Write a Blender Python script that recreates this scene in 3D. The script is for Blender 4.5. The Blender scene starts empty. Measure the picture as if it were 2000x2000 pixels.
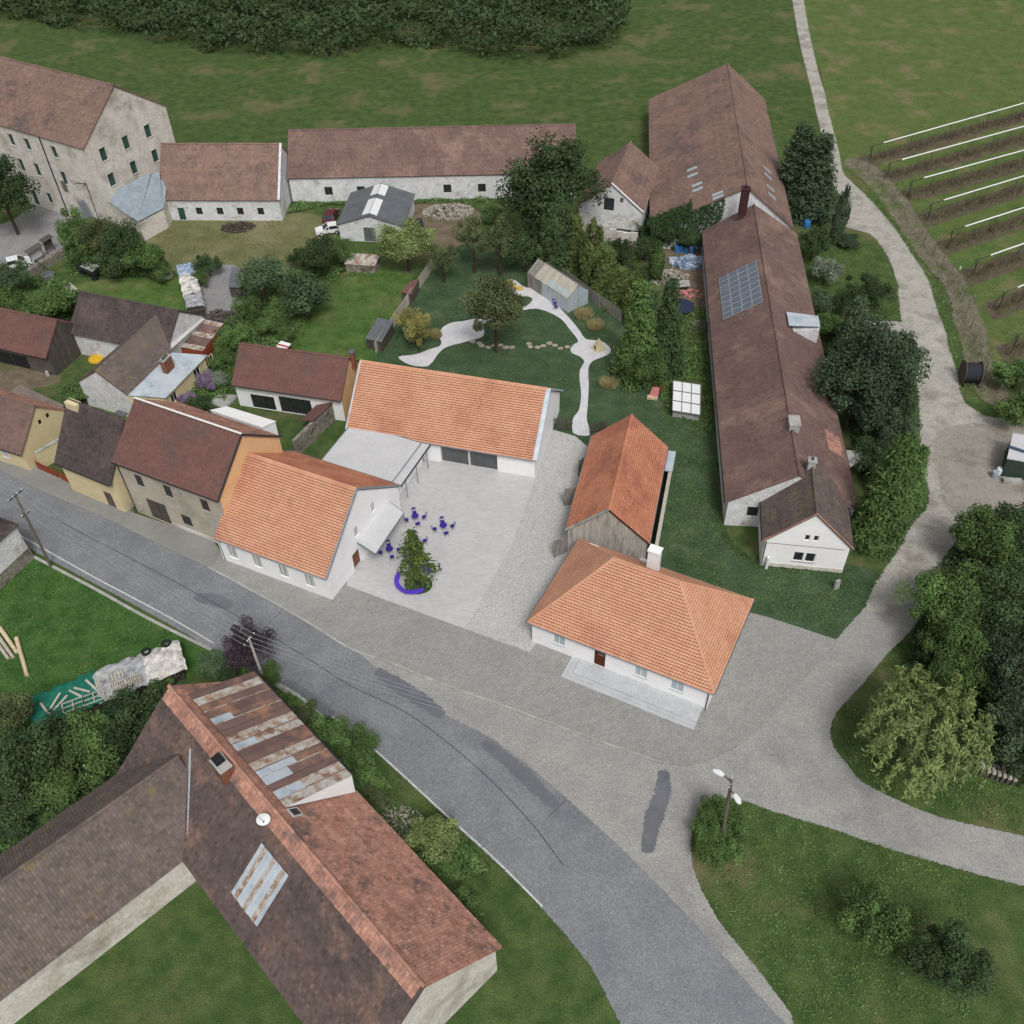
import bpy, bmesh, math, random
from mathutils import Vector, Matrix
from mathutils.geometry import delaunay_2d_cdt
R = random.Random(11)
SC = bpy.context.scene
COL = SC.collection
# ---------------------------------------------------------------- camera
CAM_H, FPX, PITCH, ROLL = 70.0, 1850.0, 0.7895, -0.0288   # drone height (m), focal length (px of a 2000 px wide picture), tilt, roll
cp, sp, cr, sr = math.cos(PITCH), math.sin(PITCH), math.cos(ROLL), math.sin(ROLL)
FWD, UP0, RT0 = Vector((0, cp, -sp)), Vector((0, sp, cp)), Vector((1, 0, 0))
RT = RT0 * cr + UP0 * sr
UP = UP0 * cr - RT0 * sr
cd = bpy.data.cameras.new('camera'); cam = bpy.data.objects.new('camera', cd); COL.objects.link(cam)
cam.matrix_world = Matrix(((RT.x, UP.x, -FWD.x, 0), (RT.y, UP.y, -FWD.y, 0), (RT.z, UP.z, -FWD.z, CAM_H), (0, 0, 0, 1)))
cd.sensor_width = 36; cd.lens = 36 * FPX / 2000; cd.clip_start = 0.5; cd.clip_end = 4000
SC.camera = cam
# ---------------------------------------------------------------- overcast sky, soft sun
SUN_AZ, SUN_EL = math.radians(166), math.radians(54)      # azimuth clockwise from +Y, elevation
w = bpy.data.worlds.new('World'); SC.world = w; w.use_nodes = True
nt = w.node_tree; nt.nodes.clear()
sky = nt.nodes.new('ShaderNodeTexSky'); sky.sky_type = 'NISHITA'; sky.sun_disc = False
sky.sun_elevation = SUN_EL; sky.sun_rotation = SUN_AZ; sky.dust_density = 6; sky.air_density = 1.2; sky.ozone_density = 1
hs = nt.nodes.new('ShaderNodeHueSaturation'); hs.inputs['Saturation'].default_value = 0.18
bg = nt.nodes.new('ShaderNodeBackground'); bg.inputs['Strength'].default_value = 0.11
wo = nt.nodes.new('ShaderNodeOutputWorld')
nt.links.new(sky.outputs[0], hs.inputs['Color']); nt.links.new(hs.outputs[0], bg.inputs[0]); nt.links.new(bg.outputs[0], wo.inputs[0])
sl = bpy.data.lights.new('sun', 'SUN'); sun = bpy.data.objects.new('sun', sl); COL.objects.link(sun)
sl.energy = 1.4; sl.angle = math.radians(14); sl.color = (1, 0.97, 0.93)
sun.location = (0, -60, 120)
sd = Vector((math.sin(SUN_AZ) * math.cos(SUN_EL), math.cos(SUN_AZ) * math.cos(SUN_EL), math.sin(SUN_EL)))
sun.rotation_euler = sd.to_track_quat('Z', 'Y').to_euler()
SC.view_settings.view_transform = 'Standard'; SC.view_settings.look = 'None'
SC.view_settings.exposure = 0.0; SC.view_settings.gamma = 1.0; SC.view_settings.use_curve_mapping = False

# ---------------------------------------------------------------- helpers
def at(x, y, z=0.0):
    """survey: the world point at height z that the drone sees at picture position x, y"""
    u, v = x - 1000, y - 1000
    u, v = cr * u + sr * v, -sr * u + cr * v
    d = RT0 * (u / FPX) + FWD - UP0 * (v / FPX)
    t = (z - CAM_H) / d.z
    return Vector((d.x * t, d.y * t, z))
def rng(p): return (Vector(p) - Vector((0, 0, CAM_H))).dot(FWD)
ORG = {}
def link(o, parent=None):
    COL.objects.link(o)
    if parent: o.parent = parent
    return o
def tag(o, label=None, cat=None, group=None, kind=None):
    if label: o['label'] = label
    if cat: o['category'] = cat
    if group: o['group'] = group
    if kind: o['kind'] = kind
    return o
def thing(name, label, cat, loc, group=None, rz=0):
    o = bpy.data.objects.new(name, None); o.empty_display_size = 0.3
    o.location = loc; o.rotation_euler = (0, 0, rz); COL.objects.link(o)
    ORG[o.name] = Vector(loc)
    return tag(o, label, cat, group)
class MB:
    def __init__(s): s.v = []; s.f = []; s.a = []; s.m = []
    def face(s, pts, a=0.5, m=0):
        i = len(s.v); s.v += [tuple(p) for p in pts]; s.f.append(tuple(range(i, i + len(pts)))); s.a.append(a); s.m.append(m)
    def slab(s, pts, off, a=0.5, m=0):
        """closed solid: polygon pts (counter-clockwise seen from +off side = top) and its copy moved by off"""
        pts = [Vector(p) for p in pts]; off = Vector(off); q = [p + off for p in pts]; n = len(pts)
        s.face(q, a, m); s.face(pts[::-1], a, m)
        for i in range(n):
            j = (i + 1) % n; s.face([pts[i], pts[j], q[j], q[i]], a, m)
    def box(s, c, sx, sy, sz, rz=0, a=0.5, m=0):
        """box standing on c"""
        c = Vector(c); cz, s_ = math.cos(rz), math.sin(rz)
        P = [c + Vector((x * cz - y * s_, x * s_ + y * cz, 0)) for x, y in ((-sx/2, -sy/2), (sx/2, -sy/2), (sx/2, sy/2), (-sx/2, sy/2))]
        s.slab(P, (0, 0, sz), a, m)
    def beam(s, p, q, wd, h=None, a=0.5, m=0, up=Vector((0, 0, 1))):
        p, q = Vector(p), Vector(q); h = h or wd; d = (q - p).normalized()
        x = d.cross(up)
        if x.length < 1e-3: x = d.cross(Vector((0, 1, 0)))
        x.normalize(); y = x.cross(d)
        P = [p + x * (i * wd / 2) + y * (j * h / 2) for i, j in ((-1, -1), (1, -1), (1, 1), (-1, 1))]
        s.slab(P, q - p, a, m)
    def tube(s, p, q, r0, r1=None, n=8, a=0.5, m=0, cap=True):
        p, q = Vector(p), Vector(q); r1 = r0 if r1 is None else r1; d = (q - p).normalized()
        x = d.orthogonal().normalized(); y = d.cross(x)
        A = [p + (x * math.cos(t) + y * math.sin(t)) * r0 for t in (2 * math.pi * k / n for k in range(n))]
        B = [q + (x * math.cos(t) + y * math.sin(t)) * r1 for t in (2 * math.pi * k / n for k in range(n))]
        for k in range(n): s.face([A[k], A[(k+1) % n], B[(k+1) % n], B[k]], a, m)
        if cap: s.face(A[::-1], a, m); s.face(B, a, m)
    def lathe(s, c, prof, n=16, a=0.5, m=0):
        c = Vector(c)
        rings = [[c + Vector((r * math.cos(2*math.pi*k/n), r * math.sin(2*math.pi*k/n), z)) for k in range(n)] for r, z in prof]
        for i in range(len(rings) - 1):
            for k in range(n): s.face([rings[i][k], rings[i][(k+1) % n], rings[i+1][(k+1) % n], rings[i+1][k]], a, m)
        s.face(rings[0][::-1], a, m); s.face(rings[-1], a, m)
    def mesh(s, name, mats, org=(0, 0, 0)):
        org = Vector(org); me = bpy.data.meshes.new(name)
        me.from_pydata([(x - org.x, y - org.y, z - org.z) for x, y, z in s.v], [], s.f)
        mats = mats if isinstance(mats, (list, tuple)) else [mats]
        for m in mats: me.materials.append(m)
        if len(mats) > 1: me.polygons.foreach_set('material_index', s.m)
        at_ = me.attributes.new('tv', 'FLOAT', 'FACE'); at_.data.foreach_set('value', s.a)
        me.update(); return me
    def obj(s, name, mats, parent=None, kind=None, label=None):
        if parent is not None: org = ORG[parent.name]
        else:
            xs = [p[0] for p in s.v]; ys = [p[1] for p in s.v]; zs = [p[2] for p in s.v]
            org = Vector(((min(xs)+max(xs))/2, (min(ys)+max(ys))/2, min(zs)))
        o = bpy.data.objects.new(name, s.mesh(name, mats, org)); link(o, parent)
        if parent is None: o.location = org
        ORG[o.name] = org
        tag(o, label=label, kind=kind); return o
def dup(o, parent=None, loc=None, rz=None, sc=None):
    c = o.copy(); COL.objects.link(c); c.parent = parent
    if loc is not None: c.location = loc
    if rz is not None: c.rotation_euler = (0, 0, rz)
    if sc is not None: c.scale = sc
    for ch in o.children: dup(ch, c)
    return c

# ---------------------------------------------------------------- materials
def lin(c):
    return tuple(((x/255)/12.92 if x/255 <= .04045 else ((x/255 + .055)/1.055)**2.4) for x in c) + (1,)
MATS = {}
def MAT(name, c1, c2=None, scale=1.0, c3=None, s3=.15, rough=.9, bump=0.0, bscale=12, fine=.25, fscale=25, attr=0.0, stretch=(1, 1, 1), spec=.25, metal=0, lo=.35, hi=.65, rz=0, rand=0.0, lo3=.52, hi3=.66):
    m = bpy.data.materials.new(name); m.use_nodes = True; n = m.node_tree.nodes; L = m.node_tree.links
    b = n['Principled BSDF']; b.inputs['Roughness'].default_value = rough; b.inputs['Specular IOR Level'].default_value = spec; b.inputs['Metallic'].default_value = metal
    geo = n.new('ShaderNodeNewGeometry'); mp = n.new('ShaderNodeMapping'); mp.inputs['Scale'].default_value = stretch; mp.inputs['Rotation'].default_value = (0, 0, rz)
    L.new(geo.outputs['Position'], mp.inputs[0])
    def noise(sc_, det=5):
        t = n.new('ShaderNodeTexNoise'); t.inputs['Scale'].default_value = sc_; t.inputs['Detail'].default_value = det; t.inputs['Roughness'].default_value = .65
        L.new(mp.outputs[0], t.inputs['Vector']); return t.outputs[0]
    def mix(f, A, B, mode='MIX'):
        x = n.new('ShaderNodeMix'); x.data_type = 'RGBA'; x.blend_type = mode; x.clamp_factor = True
        for s_, v in ((0, f), (6, A), (7, B)):
            if hasattr(v, 'links') or hasattr(v, 'is_linked'): L.new(v, x.inputs[s_])
            else: x.inputs[s_].default_value = v
        return x.outputs[2]
    def rampf(src, lo, hi):
        r = n.new('ShaderNodeMapRange'); r.inputs[1].default_value = lo; r.inputs[2].default_value = hi; L.new(src, r.inputs[0]); return r.outputs[0]
    col = lin(c1)
    if c2: col = mix(rampf(noise(scale), lo, hi), lin(c1), lin(c2))
    if c3: col = mix(rampf(noise(s3, 6), lo3, hi3), col, lin(c3))
    if fine:
        r = n.new('ShaderNodeMapRange'); r.inputs[1].default_value = .3; r.inputs[2].default_value = .7; r.inputs[3].default_value = 1 - fine; r.inputs[4].default_value = 1 + fine
        L.new(noise(fscale, 2), r.inputs[0]); col = mix(1.0, col, r.outputs[0], 'MULTIPLY')
    if attr:
        at_ = n.new('ShaderNodeAttribute'); at_.attribute_name = 'tv'
        r = n.new('ShaderNodeMapRange'); r.inputs[3].default_value = 1 - attr; r.inputs[4].default_value = 1 + attr
        L.new(at_.outputs['Fac'], r.inputs[0]); col = mix(1.0, col, r.outputs[0], 'MULTIPLY')
    if rand:
        oi = n.new('ShaderNodeObjectInfo'); r = n.new('ShaderNodeMapRange'); r.inputs[3].default_value = 1 - rand; r.inputs[4].default_value = 1 + rand
        L.new(oi.outputs['Random'], r.inputs[0]); col = mix(1.0, col, r.outputs[0], 'MULTIPLY')
    if hasattr(col, 'is_linked'): L.new(col, b.inputs['Base Color'])
    else: b.inputs['Base Color'].default_value = col
    if bump:
        bp = n.new('ShaderNodeBump'); bp.inputs['Strength'].default_value = bump; bp.inputs['Distance'].default_value = .05
        L.new(noise(bscale, 3), bp.inputs['Height']); L.new(bp.outputs[0], b.inputs['Normal'])
    MATS[name] = m; return m
def PAVE(name, c1, c2, joint, bw, bh, rz, mortar=.012, fine=.15, c3=None, voronoi=False, vary=.8):
    """paving: bricks or cobbles with joints, for stones too small to tell apart from the drone"""
    m = MAT(name, c1, c2, scale=.35, fine=fine, fscale=30, c3=c3, rz=rz, lo=.3, hi=.7); n = m.node_tree.nodes; L = m.node_tree.links
    b = n['Principled BSDF']; src = b.inputs['Base Color'].links[0].from_socket; mp = n['Mapping']
    if voronoi:
        t = n.new('ShaderNodeTexVoronoi'); t.feature = 'DISTANCE_TO_EDGE'; t.inputs['Scale'].default_value = 1 / bw; L.new(mp.outputs[0], t.inputs['Vector'])
        r = n.new('ShaderNodeMapRange'); r.inputs[1].default_value = .02; r.inputs[2].default_value = .16; L.new(t.outputs['Distance'], r.inputs[0]); fac = r.outputs[0]
        t2 = n.new('ShaderNodeTexVoronoi'); t2.inputs['Scale'].default_value = 1 / bw; L.new(mp.outputs[0], t2.inputs['Vector']); bw_ = n.new('ShaderNodeRGBToBW'); L.new(t2.outputs['Color'], bw_.inputs[0]); rnd = bw_.outputs[0]
    else:
        t = n.new('ShaderNodeTexBrick'); t.inputs['Scale'].default_value = 1; t.inputs['Brick Width'].default_value = bw; t.inputs['Row Height'].default_value = bh
        t.inputs['Mortar Size'].default_value = mortar; t.inputs['Color1'].default_value = (.72, .72, .72, 1); t.inputs['Color2'].default_value = (1.2, 1.2, 1.2, 1); t.inputs['Mortar'].default_value = (1, 1, 1, 1)
        L.new(mp.outputs[0], t.inputs['Vector'])
        iv = n.new('ShaderNodeMath'); iv.operation = 'SUBTRACT'; iv.inputs[0].default_value = 1; L.new(t.outputs['Fac'], iv.inputs[1]); fac = iv.outputs[0]; rnd = t.outputs['Color']
    x = n.new('ShaderNodeMix'); x.data_type = 'RGBA'; x.blend_type = 'MULTIPLY'; x.inputs[0].default_value = vary if not voronoi else .22
    L.new(src, x.inputs[6]); L.new(rnd, x.inputs[7])
    y = n.new('ShaderNodeMix'); y.data_type = 'RGBA'; L.new(fac, y.inputs[0]); y.inputs[6].default_value = lin(joint); L.new(x.outputs[2], y.inputs[7])
    L.new(y.outputs[2], b.inputs['Base Color'])
    bp = n.new('ShaderNodeBump'); bp.inputs['Strength'].default_value = .5; bp.inputs['Distance'].default_value = .03; L.new(fac, bp.inputs['Height']); L.new(bp.outputs[0], b.inputs['Normal'])
    return m
SOFTED = {}
def SOFT(m, nscale=5.0, lo=.49, hi=.51):
    """the same surface thinning out at its border, as grass or gravel does: reads the border attribute 'al'"""
    k = m.name
    if k in SOFTED: return SOFTED[k]
    c = m.copy(); c.name = m.name + '_soft_edge'; n = c.node_tree.nodes; L = c.node_tree.links; b = n['Principled BSDF']
    a = n.new('ShaderNodeAttribute'); a.attribute_name = 'al'; t = n.new('ShaderNodeTexNoise'); t.inputs['Scale'].default_value = nscale; t.inputs['Detail'].default_value = 6; t.inputs['Roughness'].default_value = .7
    g = n.new('ShaderNodeNewGeometry'); L.new(g.outputs['Position'], t.inputs['Vector'])
    ad = n.new('ShaderNodeMath'); ad.operation = 'ADD'; L.new(a.outputs['Fac'], ad.inputs[0])
    sb = n.new('ShaderNodeMath'); sb.operation = 'MULTIPLY_ADD'; L.new(t.outputs[0], sb.inputs[0]); sb.inputs[1].default_value = 1.7; sb.inputs[2].default_value = -.85; 
    L.new(sb.outputs[0], ad.inputs[1])
    r = n.new('ShaderNodeMapRange'); r.inputs[1].default_value = lo; r.inputs[2].default_value = hi; L.new(ad.outputs[0], r.inputs[0])
    mx = n.new('ShaderNodeMath'); mx.operation = 'MAXIMUM'; L.new(r.outputs[0], mx.inputs[0]); th_ = n.new('ShaderNodeMath'); th_.operation = 'GREATER_THAN'; L.new(a.outputs['Fac'], th_.inputs[0]); th_.inputs[1].default_value = .995; L.new(th_.outputs[0], mx.inputs[1])
    L.new(mx.outputs[0], b.inputs['Alpha']); SOFTED[k] = c; return c
GRASS = MAT('grass', (56, 78, 42), (82, 98, 56), .6, (104, 102, 72), .1, fine=.45, fscale=9, bump=.6, bscale=7, spec=.1)
ORCH = MAT('orchard_grass', (76, 96, 50), (94, 108, 62), .45, (116, 110, 80), .16, fine=.4, fscale=8, bump=.6, bscale=7, spec=.1)
LAWN = MAT('lawn', (64, 92, 44), (92, 114, 60), .45, (112, 114, 74), .14, fine=.4, fscale=8, bump=.6, bscale=7, spec=.1)
GARDEN = MAT('garden_grass', (56, 76, 52), (76, 94, 68), .4, (100, 106, 80), .2, fine=.5, fscale=6, bump=.6, bscale=6, spec=.1, lo3=.58, hi3=.75)
MOWN = MAT('mown_lawn', (48, 80, 36), (72, 104, 52), .6, (112, 108, 70), .2, fine=.4, fscale=8, bump=.5, bscale=7, spec=.1, lo3=.6, hi3=.75)
DRYGRASS = MAT('dry_grass', (118, 116, 82), (98, 104, 68), .4, (134, 126, 100), .1, fine=.35, fscale=8, bump=.5, bscale=7, spec=.1)
SOIL = MAT('bare_soil', (98, 86, 72), (122, 110, 94), .6, (92, 96, 62), .2, fine=.35, fscale=8, bump=.6, bscale=6)
ROWSOIL = MAT('row_soil', (98, 88, 72), (80, 72, 60), .8, (92, 96, 64), .5, fine=.4, fscale=7, bump=.8, bscale=5)
DRYBAND = MAT('dry_weed_ground', (126, 120, 104), (104, 100, 84), .7, (92, 104, 62), .2, fine=.35, fscale=8, bump=.6, bscale=6)
ASPH = MAT('asphalt', (116, 119, 124), (130, 132, 135), .3, (106, 109, 115), .08, fine=.3, fscale=9, bump=.15, bscale=30, rough=.85)
ASPH2 = MAT('old_asphalt', (156, 155, 151), (143, 142, 140), .3, (134, 134, 133), .12, fine=.28, fscale=9, bump=.15, bscale=25, rough=.88)
WEAR = MAT('worn_asphalt', (146, 147, 148), (154, 154, 154), .5, fine=.28, fscale=9)
ASPHD = MAT('road_patch', (98, 101, 107), (110, 112, 118), .5, fine=.22, fscale=18)
SIDEW = MAT('asphalt_sidewalk', (140, 139, 135), (128, 128, 126), .3, fine=.22, fscale=18)
GRAVEL = MAT('gravel', (172, 169, 161), (154, 151, 143), .5, (138, 135, 126), .25, fine=.3, fscale=9, bump=.6, bscale=9)
YARD = MAT('yard_gravel', (146, 144, 144), (128, 128, 130), .4, fine=.3, fscale=8, bump=.5, bscale=8)
TRACKED = MAT('rutted_yard', (154, 149, 140), (138, 133, 124), .35, (120, 116, 108), .18, fine=.3, fscale=9, bump=.6, bscale=8)
PAINT = MAT('road_paint', (206, 206, 204), (172, 172, 172), 3, fine=.2)
KERB = MAT('kerb_stone', (172, 170, 166), (154, 152, 148), 1.2, fine=.2, rand=.12)
CRACK = MAT('tar_seam', (70, 72, 78))
SLABP = PAVE('court_paving', (190, 190, 190), (182, 182, 183), (168, 168, 168), .5, .25, .28, .008, fine=.16, vary=.25)
COBB = PAVE('court_cobbles', (204, 204, 202), (194, 194, 192), (156, 156, 154), .2, .3, 0, voronoi=True, fine=.12)
PAVER = PAVE('street_pavers', (162, 162, 159), (148, 148, 145), (116, 116, 113), .3, .19, -.45, .02, vary=.5)
PATH = MAT('path_mortar', (206, 205, 208), (192, 192, 196), .8, fine=.22, fscale=12)
CONC = MAT('concrete', (176, 176, 172), (150, 150, 146), 1, (120, 120, 112), .6, fine=.2, bump=.2)
FLATROOF = MAT('flat_roof_membrane', (196, 197, 199), (188, 189, 192), .4, fine=.2, fscale=14)
TERR = MAT('terrace_stone', (184, 187, 190), (172, 175, 178), .8, fine=.2, fscale=12)
WHITE = MAT('white_render', (240, 240, 241), (231, 231, 233), .5, fine=.08, fscale=14, bump=.1, bscale=14)
OLDWHITE = MAT('old_whitewash', (216, 218, 222), (196, 196, 196), .9, (150, 142, 130), .55, fine=.2, fscale=6, bump=.4, bscale=6, lo3=.55, hi3=.75)
GRIMY = MAT('weathered_plaster', (212, 208, 202), (194, 188, 178), .5, (154, 146, 134), .3, fine=.2, fscale=4, bump=.5, bscale=4, lo3=.5, hi3=.7)
RUBBLE = MAT('rubble_stone', (150, 144, 134), (110, 104, 96), 2.2, (80, 78, 70), .9, fine=.3, fscale=7, bump=1, bscale=5)
CREAM = MAT('cream_plaster', (214, 200, 162), (202, 188, 150), .6, fine=.12, bump=.15)
BEIGE = MAT('beige_plaster', (186, 178, 164), (174, 166, 152), .5, (150, 144, 132), .2, fine=.12, bump=.15)
APRI = MAT('apricot_plaster', (226, 188, 142), (218, 178, 132), .6, fine=.12, fscale=10, bump=.2)
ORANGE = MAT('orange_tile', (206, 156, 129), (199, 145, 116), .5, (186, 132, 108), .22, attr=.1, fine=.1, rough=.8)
ORANGEB = MAT('orange_tile_dark', (192, 132, 104), (180, 116, 90), .5, (162, 106, 88), .25, attr=.15, fine=.1, rough=.8)  # darker tile; on back slopes it paints their shade into the colour
BROWN = MAT('brown_tile', (116, 84, 78), (104, 76, 72), .5, (98, 80, 76), .3, attr=.17, fine=.15)
FARMT = MAT('farm_tile', (100, 86, 82), (84, 74, 72), .45, (124, 100, 90), .35, attr=.32, fine=.25)
DARKB = MAT('dark_tile', (84, 74, 73), (70, 64, 64), .5, (98, 84, 80), .3, attr=.3, fine=.2)
MAUVE = MAT('weathered_tile', (122, 99, 93), (106, 87, 83), .35, (138, 114, 104), .2, attr=.2, fine=.2)
RUSSET = MAT('russet_tile', (138, 112, 102), (120, 100, 92), .3, (104, 90, 86), .2, attr=.25, fine=.2)
MOSSY = MAT('mossy_tile', (110, 98, 92), (96, 86, 82), .5, (122, 108, 76), .7, attr=.28, fine=.2, lo3=.58, hi3=.7)
SALMON = MAT('salmon_tile', (188, 142, 124), (158, 116, 102), .8, (122, 100, 94), .5, attr=.3, fine=.2)
GREYROOF = MAT('grey_sheet_roof', (104, 108, 112), (92, 96, 100), .6, fine=.2, fscale=10)
SLATE = MAT('slate_tile', (150, 162, 172), (136, 148, 158), .7, attr=.12, fine=.12)
WOODROOF = MAT('grey_board_roof', (128, 118, 112), (108, 100, 96), 1.2, attr=.2, fine=.2)
WOOD = MAT('weathered_wood', (150, 146, 140), (128, 124, 118), 1.5, (112, 106, 98), .8, attr=.2, fine=.2, rand=.12, stretch=(3, 3, .6))
WOODG = MAT('silver_boards', (186, 182, 174), (164, 160, 152), 1.5, (142, 136, 126), .8, attr=.2, fine=.2, rand=.12, stretch=(3, 3, .6))
WOODD = MAT('dark_wood', (96, 90, 84), (74, 70, 66), 1.5, attr=.25, fine=.25, rand=.15, stretch=(3, 3, .6))
WOODP = MAT('pale_wood', (186, 180, 168), (166, 160, 148), 1.5, attr=.12, fine=.12, rand=.1)
WOODL = MAT('fresh_log', (214, 196, 164), (190, 170, 136), 2, fine=.2, rand=.1)
WOODR = MAT('red_brown_wood', (150, 74, 48), (128, 62, 42), 1.5, attr=.2, fine=.2)
DOORW = MAT('dark_door_wood', (88, 44, 26), (72, 36, 22), 2, attr=.2, fine=.2)
METAL = MAT('sheet_metal', (196, 204, 212), (176, 186, 196), .8, (150, 160, 170), .5, fine=.1, rough=.5, metal=.15)
METALD = MAT('dark_metal', (64, 68, 72), rough=.5, metal=.5)
GUTTER = MAT('zinc_gutter', (150, 158, 164), (134, 142, 148), 1, rough=.5, metal=.4)
RUST = MAT('rusty_sheet', (120, 98, 92), (104, 84, 80), .9, (152, 116, 94), .6, fine=.2, stretch=(1, 1, 1), attr=.25, rand=.15)
RUSTP = MAT('rust_streaked_zinc', (188, 190, 188), (150, 120, 92), 1.6, (124, 92, 78), .8, fine=.2, attr=.1)
GLASS = MAT('dark_glass', (34, 38, 42), (50, 54, 58), 1, rough=.12, spec=.6, fine=0)
GLASSL = MAT('curtained_glass', (196, 200, 198), (182, 186, 184), 1, rough=.15, spec=.6, fine=0)
GLASSB = MAT('pale_glass', (174, 186, 192), (160, 174, 182), 1.5, rough=.15, spec=.6, fine=0)
GLASSG = MAT('big_dark_glazing', (70, 73, 76), (86, 89, 92), .6, rough=.2, spec=.6, fine=.12)
GREENW = MAT('green_window_paint', (52, 84, 78), (44, 72, 68), 2)
FRAMEW = MAT('white_window_frame', (226, 226, 226))
FRAMED = MAT('dark_window_frame', (62, 58, 54))
FRAMEG = MAT('grey_window_reveal', (104, 104, 98))
BRICK = MAT('chimney_brick', (142, 96, 74), (112, 74, 60), 3, fine=.3, fscale=8, bump=.5)
BRICKD = MAT('sooty_brick', (72, 44, 44), (58, 36, 38), 3, fine=.3, fscale=8, bump=.5)
PURPLE = MAT('purple_paint', (92, 62, 196), (86, 56, 186), 2, rough=.5, fine=.05)
PURPLED = MAT('deep_purple_paint', (58, 40, 140), (54, 38, 132), 2, rough=.5, fine=.05)
YELLOW = MAT('yellow_paint', (212, 170, 52), (196, 156, 44), 2)
BLUE = MAT('blue_plastic', (70, 132, 196), (58, 116, 180), 2, rough=.5)
BLACK = MAT('black_rubber', (30, 30, 32), (40, 40, 42), 3)
TARPW = MAT('white_tarp', (216, 214, 208), (180, 178, 172), 1.6, (132, 130, 124), 1.1, fine=.15, bump=.8, bscale=3, rough=.6)
TARPG = MAT('grey_tarp', (176, 178, 182), (146, 148, 152), 1.6, (120, 120, 122), 1.1, fine=.15, bump=.8, bscale=3, rough=.6)
TARPGR = MAT('green_tarp', (30, 112, 92), (26, 98, 82), 1.5, fine=.15, bump=.6, bscale=3, rough=.6)
TARPB = MAT('blue_white_tarp', (172, 184, 198), (96, 124, 160), 1.8, (206, 208, 210), 1, fine=.15, bump=.8, bscale=4, rough=.6)
CARW = MAT('white_car_paint', (224, 226, 228), rough=.3, spec=.5)
CARR = MAT('dark_red_car_paint', (92, 34, 44), rough=.3, spec=.5)
CARD = MAT('black_car_paint', (40, 42, 46), rough=.35, spec=.5)
PANELM = MAT('solar_cell', (96, 106, 122), (86, 96, 112), 2, rough=.3, spec=.6, fine=.05, rand=.06)
ALU = MAT('aluminium', (206, 210, 214), rough=.4, metal=.4)
SAND = MAT('sand_concrete', (212, 200, 168), (198, 186, 154), 2, fine=.15, bump=.3)
STONE = MAT('stepping_stone', (172, 160, 148), (150, 140, 130), 2, fine=.2, rand=.12, bump=.4)
LOGEND = MAT('stacked_firewood', (88, 78, 72), (64, 58, 54), 5, attr=.4, fine=.3)
TRUNK = MAT('bark', (82, 66, 54), (64, 52, 44), 3, fine=.3, bump=.6)
POLE = MAT('pole_wood', (112, 104, 94), (92, 86, 78), 3, fine=.2, stretch=(4, 4, .5))
CONPOLE = MAT('concrete_pole', (188, 184, 176), (168, 164, 158), 3, fine=.15)
WIRE = MAT('wire', (150, 154, 158), rough=.5)
RUBM = MAT('stone_rubble_heap', (168, 162, 152), (140, 134, 124), 4, attr=.35, fine=.3)
IVY = MAT('ivy_leaf', (40, 62, 36), (52, 76, 44), .8, attr=.35, fine=0, spec=.2)
PINK = MAT('faded_pink_plastic', (196, 128, 128))
LILAC = MAT('lilac_blossom', (150, 128, 160), (126, 108, 136), 1, attr=.35, fine=0)
STRAW = MAT('straw_stem', (176, 164, 120), (150, 142, 100), 1, attr=.3, fine=0)
GAP = MAT('underlay_row_shade', (78, 52, 40), (66, 44, 34), 2)  # underlay darkened to paint shadow lines between the tile rows
PALEWOOD = MAT('pale_fence_wood', (186, 180, 168), (168, 162, 150), 1.5, attr=.15, fine=.2, rand=.14)
def LEAF(name, c1, c2): return MAT(name, c1, c2, .5, attr=.42, fine=0, spec=.25, rough=.7, rand=.14)
LF = {'dark': LEAF('leaf_dark', (56, 76, 46), (68, 88, 54)), 'mid': LEAF('leaf_mid', (74, 100, 54), (90, 114, 62)),
      'light': LEAF('leaf_light', (112, 128, 76), (126, 140, 86)), 'olive': LEAF('leaf_olive', (84, 94, 60), (98, 106, 70)),
      'yellow': LEAF('leaf_yellow', (132, 132, 76), (146, 142, 86)), 'blue': LEAF('leaf_bluegreen', (72, 94, 66), (86, 106, 76)),
      'pine': LEAF('leaf_pine', (60, 78, 56), (74, 92, 66)), 'grey': LEAF('leaf_greygreen', (116, 130, 110), (134, 146, 126)),
      'plum': LEAF('leaf_plum', (62, 52, 60), (76, 62, 70)), 'fresh': LEAF('leaf_fresh', (82, 110, 60), (96, 122, 68)), 'thuja': LEAF('leaf_thuja', (86, 102, 56), (100, 114, 64))}
# ---------------------------------------------------------------- ground sheets
def smooth(pts, n=4, closed=True, jit=0.0):
    """Catmull-Rom through the points, so that edges curve; jit roughens an edge of grass or gravel"""
    P = [Vector(p) for p in pts]; N = len(P); out = []
    for i in range(N if closed else N - 1):
        p0, p1, p2, p3 = (P[(i - 1) % N], P[i], P[(i + 1) % N], P[(i + 2) % N]) if closed else (P[max(i-1, 0)], P[i], P[i+1], P[min(i+2, N-1)])
        for k in range(n):
            t = k / n
            q = .5 * ((2 * p1) + (p2 - p0) * t + (2*p0 - 5*p1 + 4*p2 - p3) * t*t + (3*p1 - p0 - 3*p2 + p3) * t**3)
            if jit: q = q + Vector((R.uniform(-jit, jit), R.uniform(-jit, jit), 0))
            out.append(q)
    if not closed: out.append(P[-1])
    return out
def ring2d(pts, z):
    """fill a (possibly concave) outline with triangles at height z"""
    v2 = [Vector((p.x, p.y)) for p in pts]; n = len(v2)
    r = delaunay_2d_cdt(v2, [(i, (i + 1) % n) for i in range(n)], [list(range(n))], 1, 1e-5)
    return [[Vector((r[0][i].x, r[0][i].y, z)) for i in f] for f in r[2]]
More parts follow.
